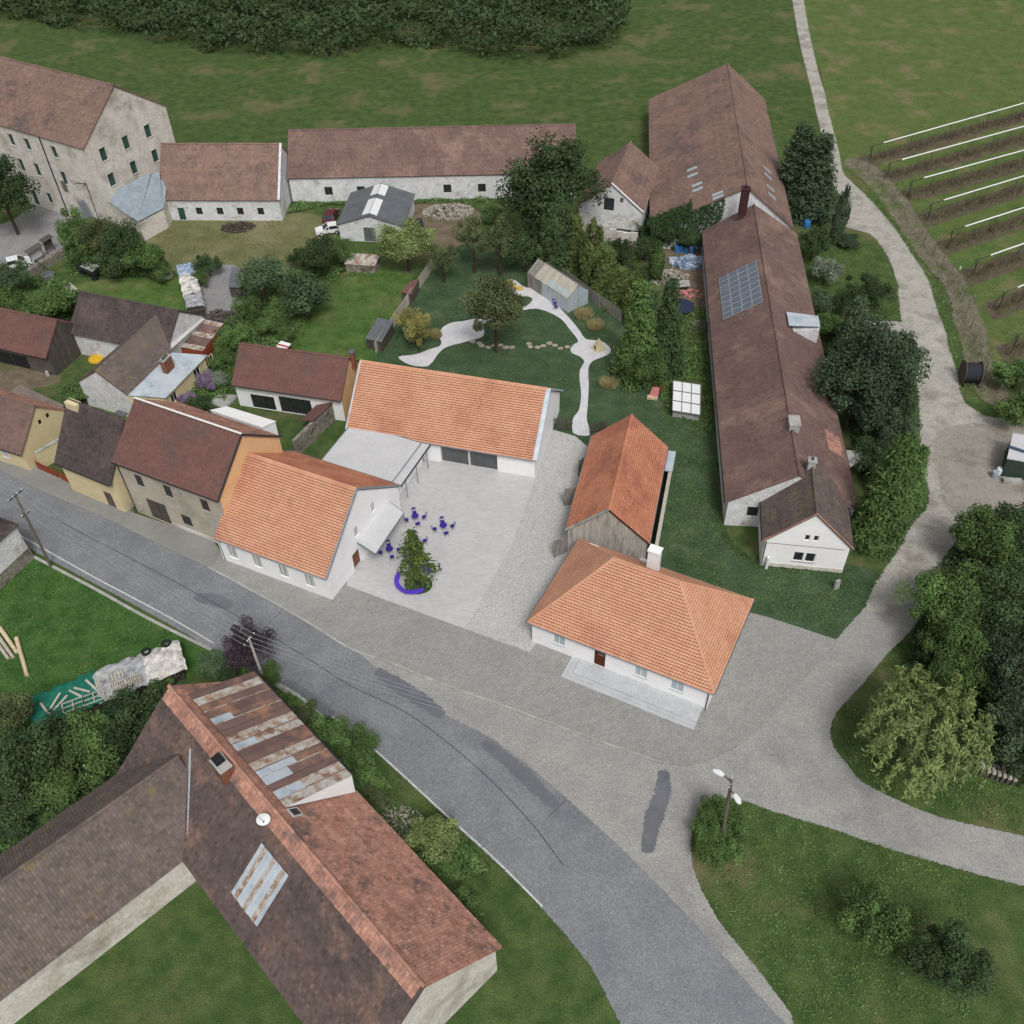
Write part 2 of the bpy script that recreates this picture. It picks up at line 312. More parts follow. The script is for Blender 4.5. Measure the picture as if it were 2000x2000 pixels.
def sheet(name, px, z, mat, sm=0, jit=0.0, parent=None, kind='structure', thick=0, world=False, soft=0.0):
    if z == Z1: ZN[0] += 1; z = Z1 + .003 * ZN[0]      # no two lawns or yards share a plane
    P = [Vector(p) for p in px] if world else [at(x, y, z) for x, y in px]
    if sm: P = smooth(P, sm, True, jit)
    mb = MB()
    for f in ring2d(P, z):
        if (f[1]-f[0]).cross(f[2]-f[0]).z < 0: f = f[::-1]
        mb.face(f)
    if thick:
        n = len(P); s_ = sum((P[i].x * P[(i+1) % n].y - P[(i+1) % n].x * P[i].y) for i in range(n))
        Q = P if s_ > 0 else P[::-1]
        for i in range(n):
            a, b = Q[i], Q[(i+1) % n]; dz = Vector((0, 0, thick)); mb.face([a - dz, b - dz, b, a])
    if soft:
        n = len(P); s_ = sum((P[i].x * P[(i+1) % n].y - P[(i+1) % n].x * P[i].y) for i in range(n)); Q = P if s_ > 0 else P[::-1]; O = []
        for i in range(n):
            d = (Q[(i+1) % n] - Q[i-1]); d.normalize(); O.append(Q[i] + Vector((d.y, -d.x, 0)) * soft)
        k0 = len(mb.v)
        for i in range(n): j = (i+1) % n; mb.face([Q[i], O[i], O[j], Q[j]])
        o = mb.obj(name, SOFT(mat), parent, kind=kind if parent is None else None)
        al = [1.0] * k0 + [1.0, 0.0, 0.0, 1.0] * n; at_ = o.data.attributes.new('al', 'FLOAT', 'POINT'); at_.data.foreach_set('value', al); return o
    return mb.obj(name, mat, parent, kind=kind if parent is None else None)
mb = MB(); mb.face([(-700, -200, 0), (700, -200, 0), (700, 1500, 0), (-700, 1500, 0)])
ground = mb.obj('ground', GRASS, kind='structure')
Z1, Z2, Z3, Z4 = .004, .052, .066, .072   # layers of ground cover, roads, patches, paint
ZN = [0]
sheet('garden_lawn', [(700, 706), (738, 690), (790, 600), (850, 520), (905, 470), (1000, 462), (1090, 500), (1160, 560), (1222, 625), (1262, 700), (1290, 790), (1390, 850), (1402, 1030), (1490, 1100), (1662, 1108), (1720, 1140), (1690, 1200), (1637, 1252), (1480, 1230), (1300, 1180), (1100, 1000), (1060, 830), (860, 740)], Z1, GARDEN, 3, .15, soft=.9)
sheet('meadow_lawn', [(660, 540), (782, 536), (790, 560), (722, 700), (700, 740), (560, 740), (574, 690)], Z1, LAWN, 3, .15, soft=1.2)
sheet('rear_lawn', [(150, 560), (230, 548), (330, 540), (350, 560), (352, 612), (300, 625), (150, 585)], Z1, LAWN, 3, .12, soft=1.2)
sheet('roadside_lawn', [(-120, 1080), (60, 1088), (103, 1108), (272, 1200), (412, 1268), (440, 1300), (300, 1330), (120, 1400), (20, 1430), (-150, 1460)], Z1, MOWN, 3, .08, soft=.35)
sheet('farm_meadow', [(268, 440), (320, 424), (560, 420), (640, 440), (640, 476), (590, 500), (560, 530), (470, 530), (340, 520), (290, 480)], Z1, DRYGRASS, 3, .2, soft=2.0)
sheet('bare_yard', [(800, 400), (880, 396), (930, 420), (905, 470), (850, 480), (800, 470)], Z1, SOIL, 3, .2, soft=1.5)
sheet('shed_yard', [(400, 530), (455, 520), (480, 560), (455, 610), (415, 625), (395, 590)], Z1, YARD, 3, .15, soft=.8)
sheet('manor_yard', [(-150, 430), (0, 440), (70, 405), (140, 425), (200, 450), (140, 455), (118, 490), (60, 510), (0, 530), (-150, 600)], Z1, YARD, 3, .15, soft=.8)
sheet('dirt_forecourt', [(-30, 715), (40, 722), (90, 725), (110, 745), (60, 755), (-30, 760)], Z1, SOIL, 2, .15, soft=1)
sheet('scrap_yard', [(1250, 470), (1340, 460), (1370, 500), (1375, 600), (1310, 600), (1290, 520), (1180, 480), (1110, 450), (1130, 430)], Z1, SOIL, 3, .15, soft=1)
# roads
sheet('side_road', [(660, 1262), (760, 1294), (875, 1340), (1000, 1386), (1168, 1448), (1292, 1492), (1388, 1482), (1500, 1406), (1637, 1250), (1700, 1180), (1770, 1120), (1806, 1138), (1790, 1214), (1733, 1271), (1681, 1335), (1632, 1387), (1618, 1426), (1626, 1461), (1655, 1498), (1681, 1529), (1748, 1563), (1836, 1599), (2000, 1636), (2140, 1662), (2400, 1706), (2700, 1750), (2700, 1860), (2400, 1808), (2200, 1768), (1980, 1722), (1816, 1677), (1712, 1646), (1624, 1615), (1500, 1578), (1440, 1556), (1376, 1562), (1352, 1605), (1348, 1690), (1400, 1800), (1480, 1900), (1560, 2050), (1300, 2050), (1000, 1500)], .044, ASPH2, 2, soft=.3)
trk = [(1698, 1188), (1740, 1110), (1785, 1035), (1821, 981), (1812, 930), (1806, 890), (1801, 788), (1787, 697), (1769, 651), (1762, 594), (1756, 543), (1733, 491), (1702, 455), (1640, 438), (1632, 410), (1655, 400), (1634, 362), (1626, 329), (1612, 280), (1590, 180), (1560, 60), (1540, -80), (1556, -80), (1576, 60), (1606, 180), (1632, 290), (1645, 340), (1686, 380), (1738, 439), (1772, 491), (1805, 543), (1821, 595), (1840, 646), (1846, 674), (1862, 719), (1874, 776), (1896, 799), (1930, 817), (1990, 824), (2150, 840), (2600, 860), (2600, 960), (2150, 1010), (1990, 1000), (1925, 1009), (1870, 1060), (1806, 1140), (1760, 1180)]
sheet('gravel_track', trk, .056, GRAVEL, 3, .1, soft=.7)
sheet('parking_apron', [(1850, 850), (2000, 840), (2150, 850), (2150, 1000), (1960, 1000), (1880, 1000), (1850, 940)], Z3 - .006, TRACKED, 3, .2, soft=2.0)
sheet('driveway', [(1550, 408), (1600, 414), (1645, 420), (1645, 432), (1600, 424), (1550, 416)], .048, GRAVEL, 2, .1, soft=.5)
sheet('track_verge', [(1692, 640), (1720, 628), (1780, 636), (1780, 660), (1700, 652)], .048, GRAVEL, 2, .1, soft=.5)
sheet('footpath', [(-60, 838), (20, 878), (75, 905), (160, 948), (265, 1003), (414, 1053), (428, 1098), (414, 1112), (222, 1019), (78, 957), (0, 918), (-60, 892)], .09, SIDEW, 2, thick=.09)
main = [(-200, 820), (-60, 893), (0, 919), (78, 958), (222, 1020), (414, 1113), (539, 1181), (614, 1225), (690, 1270), (768, 1335), (860, 1394), (958, 1443), (1060, 1522), (1150, 1602), (1235, 1682), (1340, 1790), (1500, 1970), (1600, 2100), (1300, 2100), (1160, 1890), (1060, 1770), (971, 1682), (873, 1593), (785, 1512), (710, 1445), (650, 1400), (560, 1336), (470, 1292), (412, 1264), (330, 1216), (200, 1145), (103, 1094), (40, 1058), (-60, 1000), (-200, 930)]
sheet('main_road', main, Z2, ASPH, 2, soft=.25)
for P in ([(385, 1166), (420, 1172), (448, 1184)], [(556, 1334), (600, 1362), (645, 1394)], [(738, 1312), (790, 1346), (830, 1372), (862, 1396)], [(945, 1450), (1000, 1492), (1050, 1540), (1084, 1572)], [(1296, 1508), (1294, 1548), (1276, 1600), (1264, 1660)]):
    W = smooth([at(x, y, Z3) for x, y in P], 5, False); wd = R.uniform(.32, .5); L_, R_ = [], []
    for k, p in enumerate(W):
        d = (W[min(k+1, len(W)-1)] - W[max(k-1, 0)]).normalized(); nn = Vector((-d.y, d.x, 0)) * wd * R.uniform(.75, 1.2) * (.35 + .65*math.sin(math.pi*(k + .5)/len(W))); L_.append(p - nn); R_.append(p + nn)
    sheet('road_patch', L_ + R_[::-1], Z3, ASPHD, 0, world=True, soft=.55)
def strip(name, px, wd, z, mat, sm=4, world=False):
    P = px if world else [at(x, y, z) for x, y in px]
    P = smooth(P, sm, False); mb = MB()
    for i in range(len(P) - 1):
        d0 = (P[min(i+1, len(P)-1)] - P[max(i-1, 0)]).normalized(); d1 = (P[min(i+2, len(P)-1)] - P[i]).normalized()
        n0 = Vector((-d0.y, d0.x, 0)) * wd / 2; n1 = Vector((-d1.y, d1.x, 0)) * wd / 2
        mb.face([P[i] - n0, P[i+1] - n1, P[i+1] + n1, P[i] + n0])
    return mb.obj(name, mat, kind='structure')
strip('road_marking', [(-60, 990), (47, 1050), (180, 1125), (321, 1200), (417, 1256)], .14, Z4, PAINT)
strip('road_marking', [(650, 1400), (710, 1445), (785, 1512), (873, 1593), (971, 1682), (1060, 1771)], .15, Z4, PAINT)
strip('tar_seam', [(100, 1010), (225, 1075), (330, 1130), (440, 1190), (520, 1236), (600, 1285), (686, 1340), (790, 1390), (880, 1455), (960, 1525), (1040, 1610), (1100, 1690)], .07, Z4, CRACK)
strip('tar_seam', [(554, 1190), (530, 1212), (512, 1232)], .05, Z4, CRACK)
strip('tar_seam', [(1106, 1562), (1070, 1596)], .05, Z4, CRACK)
# pavements and courtyard
PZ = .12
pav_edge = [(414, 1113), (539, 1181), (614, 1225), (686, 1269), (759, 1295), (875, 1341), (1000, 1386), (1168, 1448), (1292, 1491)]
sheet('pavement', pav_edge + [(1340, 1496), (1388, 1482), (1440, 1456), (1500, 1408), (1562, 1335), (1637, 1250), (1500, 1205), (1440, 1190), (1390, 1270), (1300, 1300), (1040, 1190), (1020, 1268), (999, 1261), (779, 1181), (676, 1143), (640, 1130), (430, 1080)], PZ, PAVER, thick=PZ)
court = [(676, 1143), (779, 1181), (1002, 1262), (1060, 1240), (1130, 1060), (1180, 900), (1124, 852), (1076, 838), (1000, 880), (820, 850), (760, 900), (700, 1040)]
sheet('courtyard', court, PZ + .004, SLABP)
sheet('cobbled_lane', [(1075, 838), (1124, 852), (1180, 900), (1130, 1060), (1060, 1240), (1034, 1274), (999, 1260), (905, 1227), (924, 1200), (966, 1124), (1002, 1060), (1025, 992), (1045, 938), (1065, 880)], PZ + .008, COBB)
kb = tag(MB(), None) if False else None
KP = smooth([at(x, y, 0) for x, y in pav_edge], 6, False)
def kerb_run(name, KP, inset, top, wd=.16, ln=1.0):
    k0 = MB(); k0.box((0, 0, 0), 1.0, .15, .05)
    root = None; d = 0; pts = []; acc = 0
    for i in range(len(KP) - 1):
        seg = (KP[i+1] - KP[i]).length; dirn = (KP[i+1] - KP[i]) / seg
        while acc < seg: pts.append((KP[i] + dirn * acc, math.atan2(dirn.y, dirn.x))); acc += ln
        acc -= seg
    me = None
    for p, a in pts:
        c = p + Vector((-math.sin(a), math.cos(a), 0)) * inset
        if root is None:
            m = MB(); m.box(c, ln - .03, wd, top, a); root = m.obj(name, KERB, kind='structure')
            u = MB(); u.box((0, 0, 0), ln - .03, wd, top); me = u.mesh('kerb_stone', KERB)
            continue
        o = bpy.data.objects.new('kerb_stone', me); link(o, root); o.location = c - ORG[root.name]; o.rotation_euler = (0, 0, a)
kerb_run('kerb', KP, .02, PZ + .02, .17)
kerb_run('kerb', smooth([at(x, y, 0) for x, y in ((70, 1090), (103, 1107), (190, 1153), (272, 1199), (350, 1239), (411, 1269))], 4, False), 0, .1, .28)
kerb_run('kerb', smooth([at(x, y, 0) for x, y in ((546, 1340), (590, 1368), (630, 1405))], 4, False), 0, .1, .5)
# garden paths
PTH = [(778, 697), (812, 692), (842, 681), (858, 676), (862, 668), (858, 655), (864, 640), (882, 630), (905, 627), (932, 622), (942, 630), (945, 655), (922, 664), (885, 674), (868, 680), (855, 692), (836, 715), (800, 712)]
sheet('garden_path', PTH, Z2, PATH, 3)
sheet('garden_path', [(930, 634), (938, 620), (958, 611), (985, 603), (1014, 600), (1016, 607), (990, 611), (965, 620), (945, 632)], .048, PATH, 3)
PTH2 = [(994, 546), (1006, 547), (1020, 558), (1032, 562), (1045, 559), (1070, 580), (1102, 610), (1128, 640), (1143, 661), (1160, 664), (1178, 668), (1192, 680), (1190, 691), (1172, 699), (1158, 705), (1150, 716), (1149, 735), (1150, 752), (1148, 790), (1146, 818), (1150, 833), (1151, 850), (1120, 846), (1119, 818), (1131, 800), (1135, 770), (1132, 740), (1133, 722), (1141, 706), (1132, 696), (1118, 690), (1114, 682), (1120, 673), (1129, 665), (1110, 640), (1097, 624), (1075, 611), (1050, 603), (1033, 604), (1014, 606), (1013, 601), (1030, 596), (1040, 585), (1032, 579), (1012, 578), (1000, 570), (992, 560)]
sheet('garden_path', PTH2, .056, PATH, 3)
# stepping stones belong to the lawn
lawn = bpy.data.objects['garden_lawn']
sp_me = None
for k, (x, y) in enumerate([(923, 668), (936, 671), (941, 676), (954, 679), (965, 676), (978, 675), (988, 679), (1000, 679), (1033, 672), (1036, 678), (1050, 679), (1061, 676), (1073, 671), (1084, 675), (1095, 681), (1108, 678)]):
    u = MB(); n = 9; r = R.uniform(.36, .43)
    top = [Vector((r * R.uniform(.85, 1.1) * math.cos(2*math.pi*i/n), r * .8 * R.uniform(.85, 1.1) * math.sin(2*math.pi*i/n), 0)) for i in range(n)]
    p = at(x, y, 0); u.slab([q + p for q in top], (0, 0, .1)); u.obj('stepping_stone', STONE, lawn)

# ---------------------------------------------------------------- building kit
ZV = Vector((0, 0, 1))
def panel(mb, P0, u, outline, holes=(), depth=.14, m=0, mr=None):
    """wall face with real openings; outline and holes in (along, up) metres"""
    n = Vector((u.y, -u.x, 0)); pts = [Vector(p) for p in outline]; N = len(pts); ed = [(i, (i+1) % N) for i in range(N)]
    for (x0, z0, w_, h_) in holes:
        k = len(pts); pts += [Vector((x0, z0)), Vector((x0 + w_, z0)), Vector((x0 + w_, z0 + h_)), Vector((x0, z0 + h_))]; ed += [(k, k+1), (k+1, k+2), (k+2, k+3), (k+3, k)]
    r = delaunay_2d_cdt(pts, ed, [], 0, 1e-5)
    def inside(q, poly):
        c = False; j = len(poly) - 1
        for i in range(len(poly)):
            a, b = poly[i], poly[j]
            if (a[1] > q[1]) != (b[1] > q[1]) and q[0] < (b[0]-a[0]) * (q[1]-a[1]) / (b[1]-a[1]) + a[0]: c = not c
            j = i
        return c
    for f in r[2]:
        c = sum((r[0][i] for i in f), Vector((0, 0))) / len(f)
        if not inside(c, outline): continue
        if any(x0 < c.x < x0 + w_ and z0 < c.y < z0 + h_ for x0, z0, w_, h_ in holes): continue
        P = [P0 + u * r[0][i].x + ZV * r[0][i].y for i in f]
        if (P[1]-P[0]).cross(P[2]-P[0]).dot(n) < 0: P = P[::-1]
        mb.face(P, m=m)
    for (x0, z0, w_, h_) in holes:
        q = [P0 + u * x + ZV * z for x, z in ((x0, z0), (x0 + w_, z0), (x0 + w_, z0 + h_), (x0, z0 + h_))]
        for i in range(4):
            a, b = q[i], q[(i+1) % 4]; mb.face([b, a, a - n * depth, b - n * depth], m=mr if mr is not None else m)
def opening(th, P0, u, hole, depth=.14, frame=FRAMEW, glass=GLASS, nx=2, ny=1, fw=.07, sill=None, name='window'):
    """window or door leaf set back in its opening: frame with bars, panes, sill"""
    n = Vector((u.y, -u.x, 0)); x0, z0, w_, h_ = hole; B = P0 - n * (depth - .03)
    def bar(mb, xa, za, xb, zb, t):
        P = [B + u * x + ZV * z - n * t for x, z in ((xa, za), (xb, za), (xb, zb), (xa, zb))]; mb.slab(P, n * 2 * t)
    f = MB()
    bar(f, x0, z0, x0 + fw, z0 + h_, .025); bar(f, x0 + w_ - fw, z0, x0 + w_, z0 + h_, .025)
    bar(f, x0 + fw, z0, x0 + w_ - fw, z0 + fw, .025); bar(f, x0 + fw, z0 + h_ - fw, x0 + w_ - fw, z0 + h_, .025)
    for i in range(1, nx): xx = x0 + w_ * i / nx; bar(f, xx - fw/2, z0 + fw, xx + fw/2, z0 + h_ - fw, .024)
    for i in range(1, ny): zz = z0 + h_ * i / ny; bar(f, x0 + fw, zz - fw/3, x0 + w_ - fw, zz + fw/3, .02)
    wo = f.obj(name, frame, th)
    for i in range(nx):
        g = MB(); xa = x0 + w_ * i / nx + fw/2; xb = x0 + w_ * (i+1) / nx - fw/2
        bar(g, xa, z0 + fw/2, xb, z0 + h_ - fw/2, .008); g.obj('pane' if name == 'window' else 'door_panel', glass, wo)
    if sill:
        s_ = MB(); P = [P0 + u * x + ZV * (z0 - .05) + n * t for x, t in ((x0 - .06, -.02), (x0 - .06, .08), (x0 + w_ + .06, .08), (x0 + w_ + .06, -.02))]
        s_.slab(P, ZV * .06); s_.obj('sill', sill, wo)
    return wo
def tiles(parent, EL, ER, RR, RL, row, col, mat, kind='wave', lift=.05, holes=None, name='tiles'):
    """rows of real overlapping tiles on a slope (eave left/right, ridge right/left)"""
    EL, ER, RR, RL = map(Vector, (EL, ER, RR, RL))
    n = (ER - EL).cross(RL - EL).normalized(); mb = MB()
    u = (ER - EL).normalized(); perp = n.cross(u)
    slope = (RL - EL).dot(perp); nr = max(2, round(slope / row))
    for i in range(nr):
        t0, t1 = i / nr, min((i + 1.0) / nr, 1)
        A0, B0, A1, B1 = EL.lerp(RL, t0), ER.lerp(RR, t0), EL.lerp(RL, t1), ER.lerp(RR, t1)
        tm = (t0 + t1) / 2; Am, Bm = EL.lerp(RL, tm), ER.lerp(RR, tm)
        xa, xb = (Am - EL).dot(u), (Bm - EL).dot(u)
        if xb - xa < col * .5: continue
        rl = slope / nr; base0, base1 = EL + perp * (slope * t0), EL + perp * (slope * t1 + (row * .12 if kind != 'wave' else -rl * .27))
        nc = max(1, round((xb - xa) / col)); cw = (xb - xa) / nc
        rowv = R.uniform(-.12, .12)
        for k in range(nc):
            x0 = xa + k * cw; a = min(1, max(0, R.gauss(.5, .2) + rowv))
            if kind == 'wave':
                prof = ((0, .0), (.28, .028), (.68, .028), (.98, .0)); dl = lift + R.uniform(-.006, .006); wv = (.02, -.03, -.03, .02)
                bot = [base0 + perp * wv[q_] + u * (x0 + cw * px) + n * (h + dl) for q_, (px, h) in enumerate(prof)]; top = [base1 + u * (x0 + cw * px) + n * (h + .03) for px, h in prof]
                low = [base0 + perp * .03 + u * (x0 + cw * px) + n * .0 for px, h in prof]
                for j in range(3):
                    mb.face([bot[j], bot[j+1], top[j+1], top[j]], a); mb.face([low[j], low[j+1], bot[j+1], bot[j]], a * .8)
            else:
                dl = lift * R.uniform(.7, 1.5); g = .012
                b0, b1 = base0 + u * (x0 + g) + n * dl, base0 + u * (x0 + cw - g) + n * (dl + R.uniform(-.008, .008))
                c1, c0 = base1 + u * (x0 + cw - g) + n * .008, base1 + u * (x0 + g) + n * .008
                mb.face([b0, b1, c1, c0], a); mb.face([base0 + u * (x0 + g), base0 + u * (x0 + cw - g), b1, b0], a)
    o = mb.obj(name, mat, parent); o['kind'] = 'stuff'; return o
def slope(th, EL, ER, RR, RL, mat, row=.3, col=.25, kind='flat', t=.16, name='roof_slope', lift=.035, edge=None):
    EL, ER, RR, RL = map(Vector, (EL, ER, RR, RL)); n = (ER - EL).cross(RL - EL).normalized()
    P = [EL, ER, RR, RL] if (RR - RL).length > .05 else [EL, ER, RR]
    mb = MB(); mb.slab([p - n * t for p in P], n * t); s_ = mb.obj(name, (GAP if kind == 'wave' else mat) if edge is None else edge, th)
    if row: tiles(s_, EL + n*.004, ER + n*.004, RR + n*.004, RL + n*.004, row, col, mat, kind, lift)
    return s_
def ridge_cap(th, A, B, mat, r=.14, step=.38, name='ridge_tiles'):
    A, B = Vector(A), Vector(B); d = (B - A); N = max(1, round(d.length / step)); d = d.normalized(); x = d.cross(ZV).normalized(); y = x.cross(d)
    mb = MB(); L_ = (B - A).length / N
    for k in range(N):
        p = A + d * (k * L_); a = R.uniform(.2, .8); r0, r1 = r * 1.05, r * .92
        ra = [p + (x * math.cos(t) + y * math.sin(t)) * r0 for t in (i * math.pi / 4 for i in range(5))]
        rb = [p + d * L_ * 1.06 + (x * math.cos(t) + y * math.sin(t)) * r1 for t in (i * math.pi / 4 for i in range(5))]
        for i in range(4): mb.face([ra[i], rb[i], rb[i+1], ra[i+1]], a)
        mb.face(ra, a)
    o = mb.obj(name, mat, th); o['kind'] = 'stuff'; return o
def gutter(th, A, B, mat=GUTTER, r=.08, down=None):
    A, B = Vector(A), Vector(B); mb = MB(); d = (B - A).normalized(); x = d.cross(ZV).normalized()
    ra = [(x * math.cos(t) + ZV * math.sin(t)) * r for t in (math.pi + i * math.pi / 5 for i in range(6))]
    for i in range(5): mb.face([A + ra[i], A + ra[i+1], B + ra[i+1], B + ra[i]]); mb.face([A + ra[i+1]*.85, A + ra[i]*.85, B + ra[i]*.85, B + ra[i+1]*.85])
    o = mb.obj('gutter', mat, th)
    for p, q in (down or ()):
        m2 = MB(); m2.tube(Vector(p), Vector(q), .05, .05, 8); m2.obj('downpipe', mat, th)
    return o
SIDES = {}
class House:
    """gable house: cx, cy, yaw, length along the ridge and width measured to the roof edges, eave and ridge heights"""
    def __init__(s, name, label, cx, cy, yaw, L, W, ze, zr, wall, roof, oe=.35, og=.12, row=.3, col=.25, tk='flat', holes=None, gable_wall=None, cat='house', reveal=None, ridge=True, depth=.14, capmat=None, skip=(), z0=-.05, lift=.035):
        s.c = Vector((cx, cy, 0)); s.a = Vector((math.cos(yaw), math.sin(yaw), 0)); s.b = Vector((-math.sin(yaw), math.cos(yaw), 0)); s.L, s.W, s.ze, s.zr, s.yaw = L, W, ze, zr, yaw
        s.th = th = thing(name, label, cat, (cx, cy, 0))
        tn = (zr - ze) / (W / 2); la, wb = L/2 - og, W/2 - oe; zt = ze + oe * tn - .17 * math.sqrt(1 + tn*tn); zp = zr - .17 * math.sqrt(1 + tn*tn)
        holes = holes or {}; s.P = {'front': (s.F(-la, -wb), s.a, 2*la), 'back': (s.F(la, wb), -s.a, 2*la), 'right': (s.F(la, -wb), s.b, 2*wb), 'left': (s.F(-la, wb), -s.b, 2*wb)}
        s.zt, s.zp, s.la, s.wb = zt, zp, la, wb
        s.wallobj = {}
        for k, (P0, u, ln) in s.P.items():
            if k in skip: continue
            ol = [(0, z0), (ln, z0), (ln, zt), (0, zt)] if k in ('front', 'back') else [(0, z0), (ln, z0), (ln, zt), (ln/2, zp), (0, zt)]
            mb = MB(); H_ = [h[0] for h in holes.get(k, [])]
            panel(mb, P0, u, ol, H_, depth)
            wm = gable_wall.get(k, wall) if gable_wall else wall
            s.wallobj[k] = mb.obj('wall', wm, th)
            for h, kw in holes.get(k, []): opening(th, P0, u, h, depth, **kw)
        E1, E2, R1, R2 = s.F(-L/2, -W/2, ze), s.F(L/2, -W/2, ze), s.F(-L/2, 0, zr), s.F(L/2, 0, zr); E3, E4 = s.F(L/2, W/2, ze), s.F(-L/2, W/2, ze)
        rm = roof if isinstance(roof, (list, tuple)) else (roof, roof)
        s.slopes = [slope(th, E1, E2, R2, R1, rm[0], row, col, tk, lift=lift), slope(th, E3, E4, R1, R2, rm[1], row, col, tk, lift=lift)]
        if ridge: ridge_cap(th, R1 + ZV*.02, R2 + ZV*.02, capmat or rm[0])
        s.E1, s.E2, s.E3, s.E4, s.R1, s.R2 = E1, E2, E3, E4, R1, R2
    def F(s, a, b, z=0): return s.c + s.a * a + s.b * b + ZV * z
def W_(x, z, w, h, **k): return ((x, z, w, h), k)
def chimney(th, p, sx, sy, h, rz, mat, cap=True, capmat=CONC, label=None, flues=1):
    mb = MB(); mb.box(p, sx, sy, h, rz); c = mb.obj('chimney', mat, th, label=label)
    if cap:
        m2 = MB(); m2.box(Vector(p) + ZV * (h + .003), sx + .16, sy + .16, .12, rz); m2.obj('chimney_cap', capmat, c)
        for k in range(flues):
            m3 = MB(); m3.tube(Vector(p) + ZV*(h+.12) + Vector((math.cos(rz), math.sin(rz), 0)) * ((k - (flues-1)/2) * .35), Vector(p) + ZV*(h+.4) + Vector((math.cos(rz), math.sin(rz), 0)) * ((k - (flues-1)/2) * .35), .12, .1, 8); m3.obj('flue', METALD, c)
    return c
# ================================================================ the new white buildings round the courtyard
wk = dict(frame=FRAMEW, glass=GLASSB, nx=2, sill=TERR)
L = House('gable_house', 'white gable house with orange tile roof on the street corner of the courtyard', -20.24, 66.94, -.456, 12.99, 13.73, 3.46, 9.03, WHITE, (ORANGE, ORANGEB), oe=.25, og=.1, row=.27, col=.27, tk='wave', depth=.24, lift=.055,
          holes={'front': [W_(1.0, .95, 1.1, 1.75, frame=FRAMEG, glass=GLASSL, nx=2), W_(3.95, .95, 1.1, 1.75, frame=FRAMEG, glass=GLASSL, nx=2), W_(7.0, .95, 1.1, 1.75, frame=FRAMEG, glass=GLASSL, nx=2), W_(10.0, .95, 1.1, 1.75, frame=FRAMEG, glass=GLASSL, nx=2)],
                 'right': [W_(5.1, 3.7, .7, 1.25, frame=FRAMEG, glass=GLASSL, nx=1), W_(8.3, 4.1, .7, 1.25, frame=FRAMEG, glass=GLASSL, nx=1), W_(4.1, 0, 1.3, 2.2, frame=FRAMED, glass=BRICK, nx=2, name='door')]})
gutter(L.th, L.E1 - L.b*.07, L.E2 - L.b*.07, down=[(L.F(-L.la + .25, -L.wb - .06, L.ze - .1), L.F(-L.la + .25, -L.wb - .06, .1))]); gutter(L.th, L.E3 + L.b*.07, L.E4 + L.b*.07)
for A, B in ((L.E1, L.R1), (L.R1, L.E4), (L.E2, L.R2), (L.R2, L.E3)):
    mb = MB(); mb.beam(A + ZV*.03, B + ZV*.03, .16, .2); mb.obj('verge_board', GUTTER, L.th)
can = [at(697.6, 1061, 2.9), at(734, 1084, 2.9), at(789.5, 1003, 2.9), at(757, 979.5, 2.9)]
mb = MB(); mb.slab(can, (0, 0, .16)); cn = mb.obj('canopy', FLATROOF, L.th)
mb = MB()
for i in range(4): mb.beam(can[i] + ZV*.08, can[(i+1) % 4] + ZV*.08, .06, .22)
mb.obj('canopy_edge', GUTTER, cn)
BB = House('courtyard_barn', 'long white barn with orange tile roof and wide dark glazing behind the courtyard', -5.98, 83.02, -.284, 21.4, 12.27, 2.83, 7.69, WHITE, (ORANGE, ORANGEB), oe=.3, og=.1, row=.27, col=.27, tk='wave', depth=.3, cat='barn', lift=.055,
           holes={'front': [W_(10.6, .02, 3.2, 2.5, frame=WOODP, glass=GLASSG, nx=1, fw=.09, name='glazing'), W_(13.85, .02, 3.2, 2.5, frame=WOODP, glass=GLASSG, nx=1, fw=.09, name='glazing')]})
gutter(BB.th, BB.E1 - BB.b*.07, BB.E2 - BB.b*.07); gutter(BB.th, BB.E3 + BB.b*.07, BB.E4 + BB.b*.07)
for A, B in ((BB.E2, BB.R2), (BB.R2, BB.E3), (BB.E1, BB.R1), (BB.R1, BB.E4)):
    mb = MB(); mb.beam(A + ZV*.04, B + ZV*.04, .5 if A in (BB.E2,) or B in (BB.E3,) else .16, .2); mb.obj('verge_board', METAL, BB.th)
# flat-roofed link between them
th = thing('link_building', 'low flat grey-roofed link between the gable house and the long white barn', 'building', at(715, 900, 0))
fl = [at(630, 899, 3.0), at(765, 941, 3.0), at(821, 866, 3.0), at(690, 826, 3.0)]
mb = MB(); mb.slab([p - ZV*3.02 for p in fl], (0, 0, 2.85)); mb.obj('wall', WHITE, th)
cx_ = sum(fl, Vector()) / 4; big = [cx_ + (p - cx_) * 1.02 - ZV*.15 for p in fl]
mb = MB(); mb.slab(big, (0, 0, .17)); r_ = mb.obj('roof', FLATROOF, th)
mb = MB()
for i in range(4): mb.beam(big[i] + ZV*.2, big[(i+1) % 4] + ZV*.2, .08, .06)
mb.obj('parapet_flashing', GUTTER, r_)
lo = [at(765, 941, 2.62), at(783, 952, 2.62), at(841, 870, 2.62), at(822, 865, 2.62)]
mb = MB(); mb.slab(lo, (0, 0, .14)); mb.obj('canopy', FLATROOF, th)
mb = MB(); mb.beam(lo[1] + ZV*.1, lo[2] + ZV*.1, .07, .2); mb.obj('canopy_edge', METALD, th)
for t in (.15, .5, .85):
    mb = MB(); q = lo[1].lerp(lo[2], t); mb.tube(Vector((q.x, q.y, .1)), q, .05); mb.obj('post', GUTTER, th)
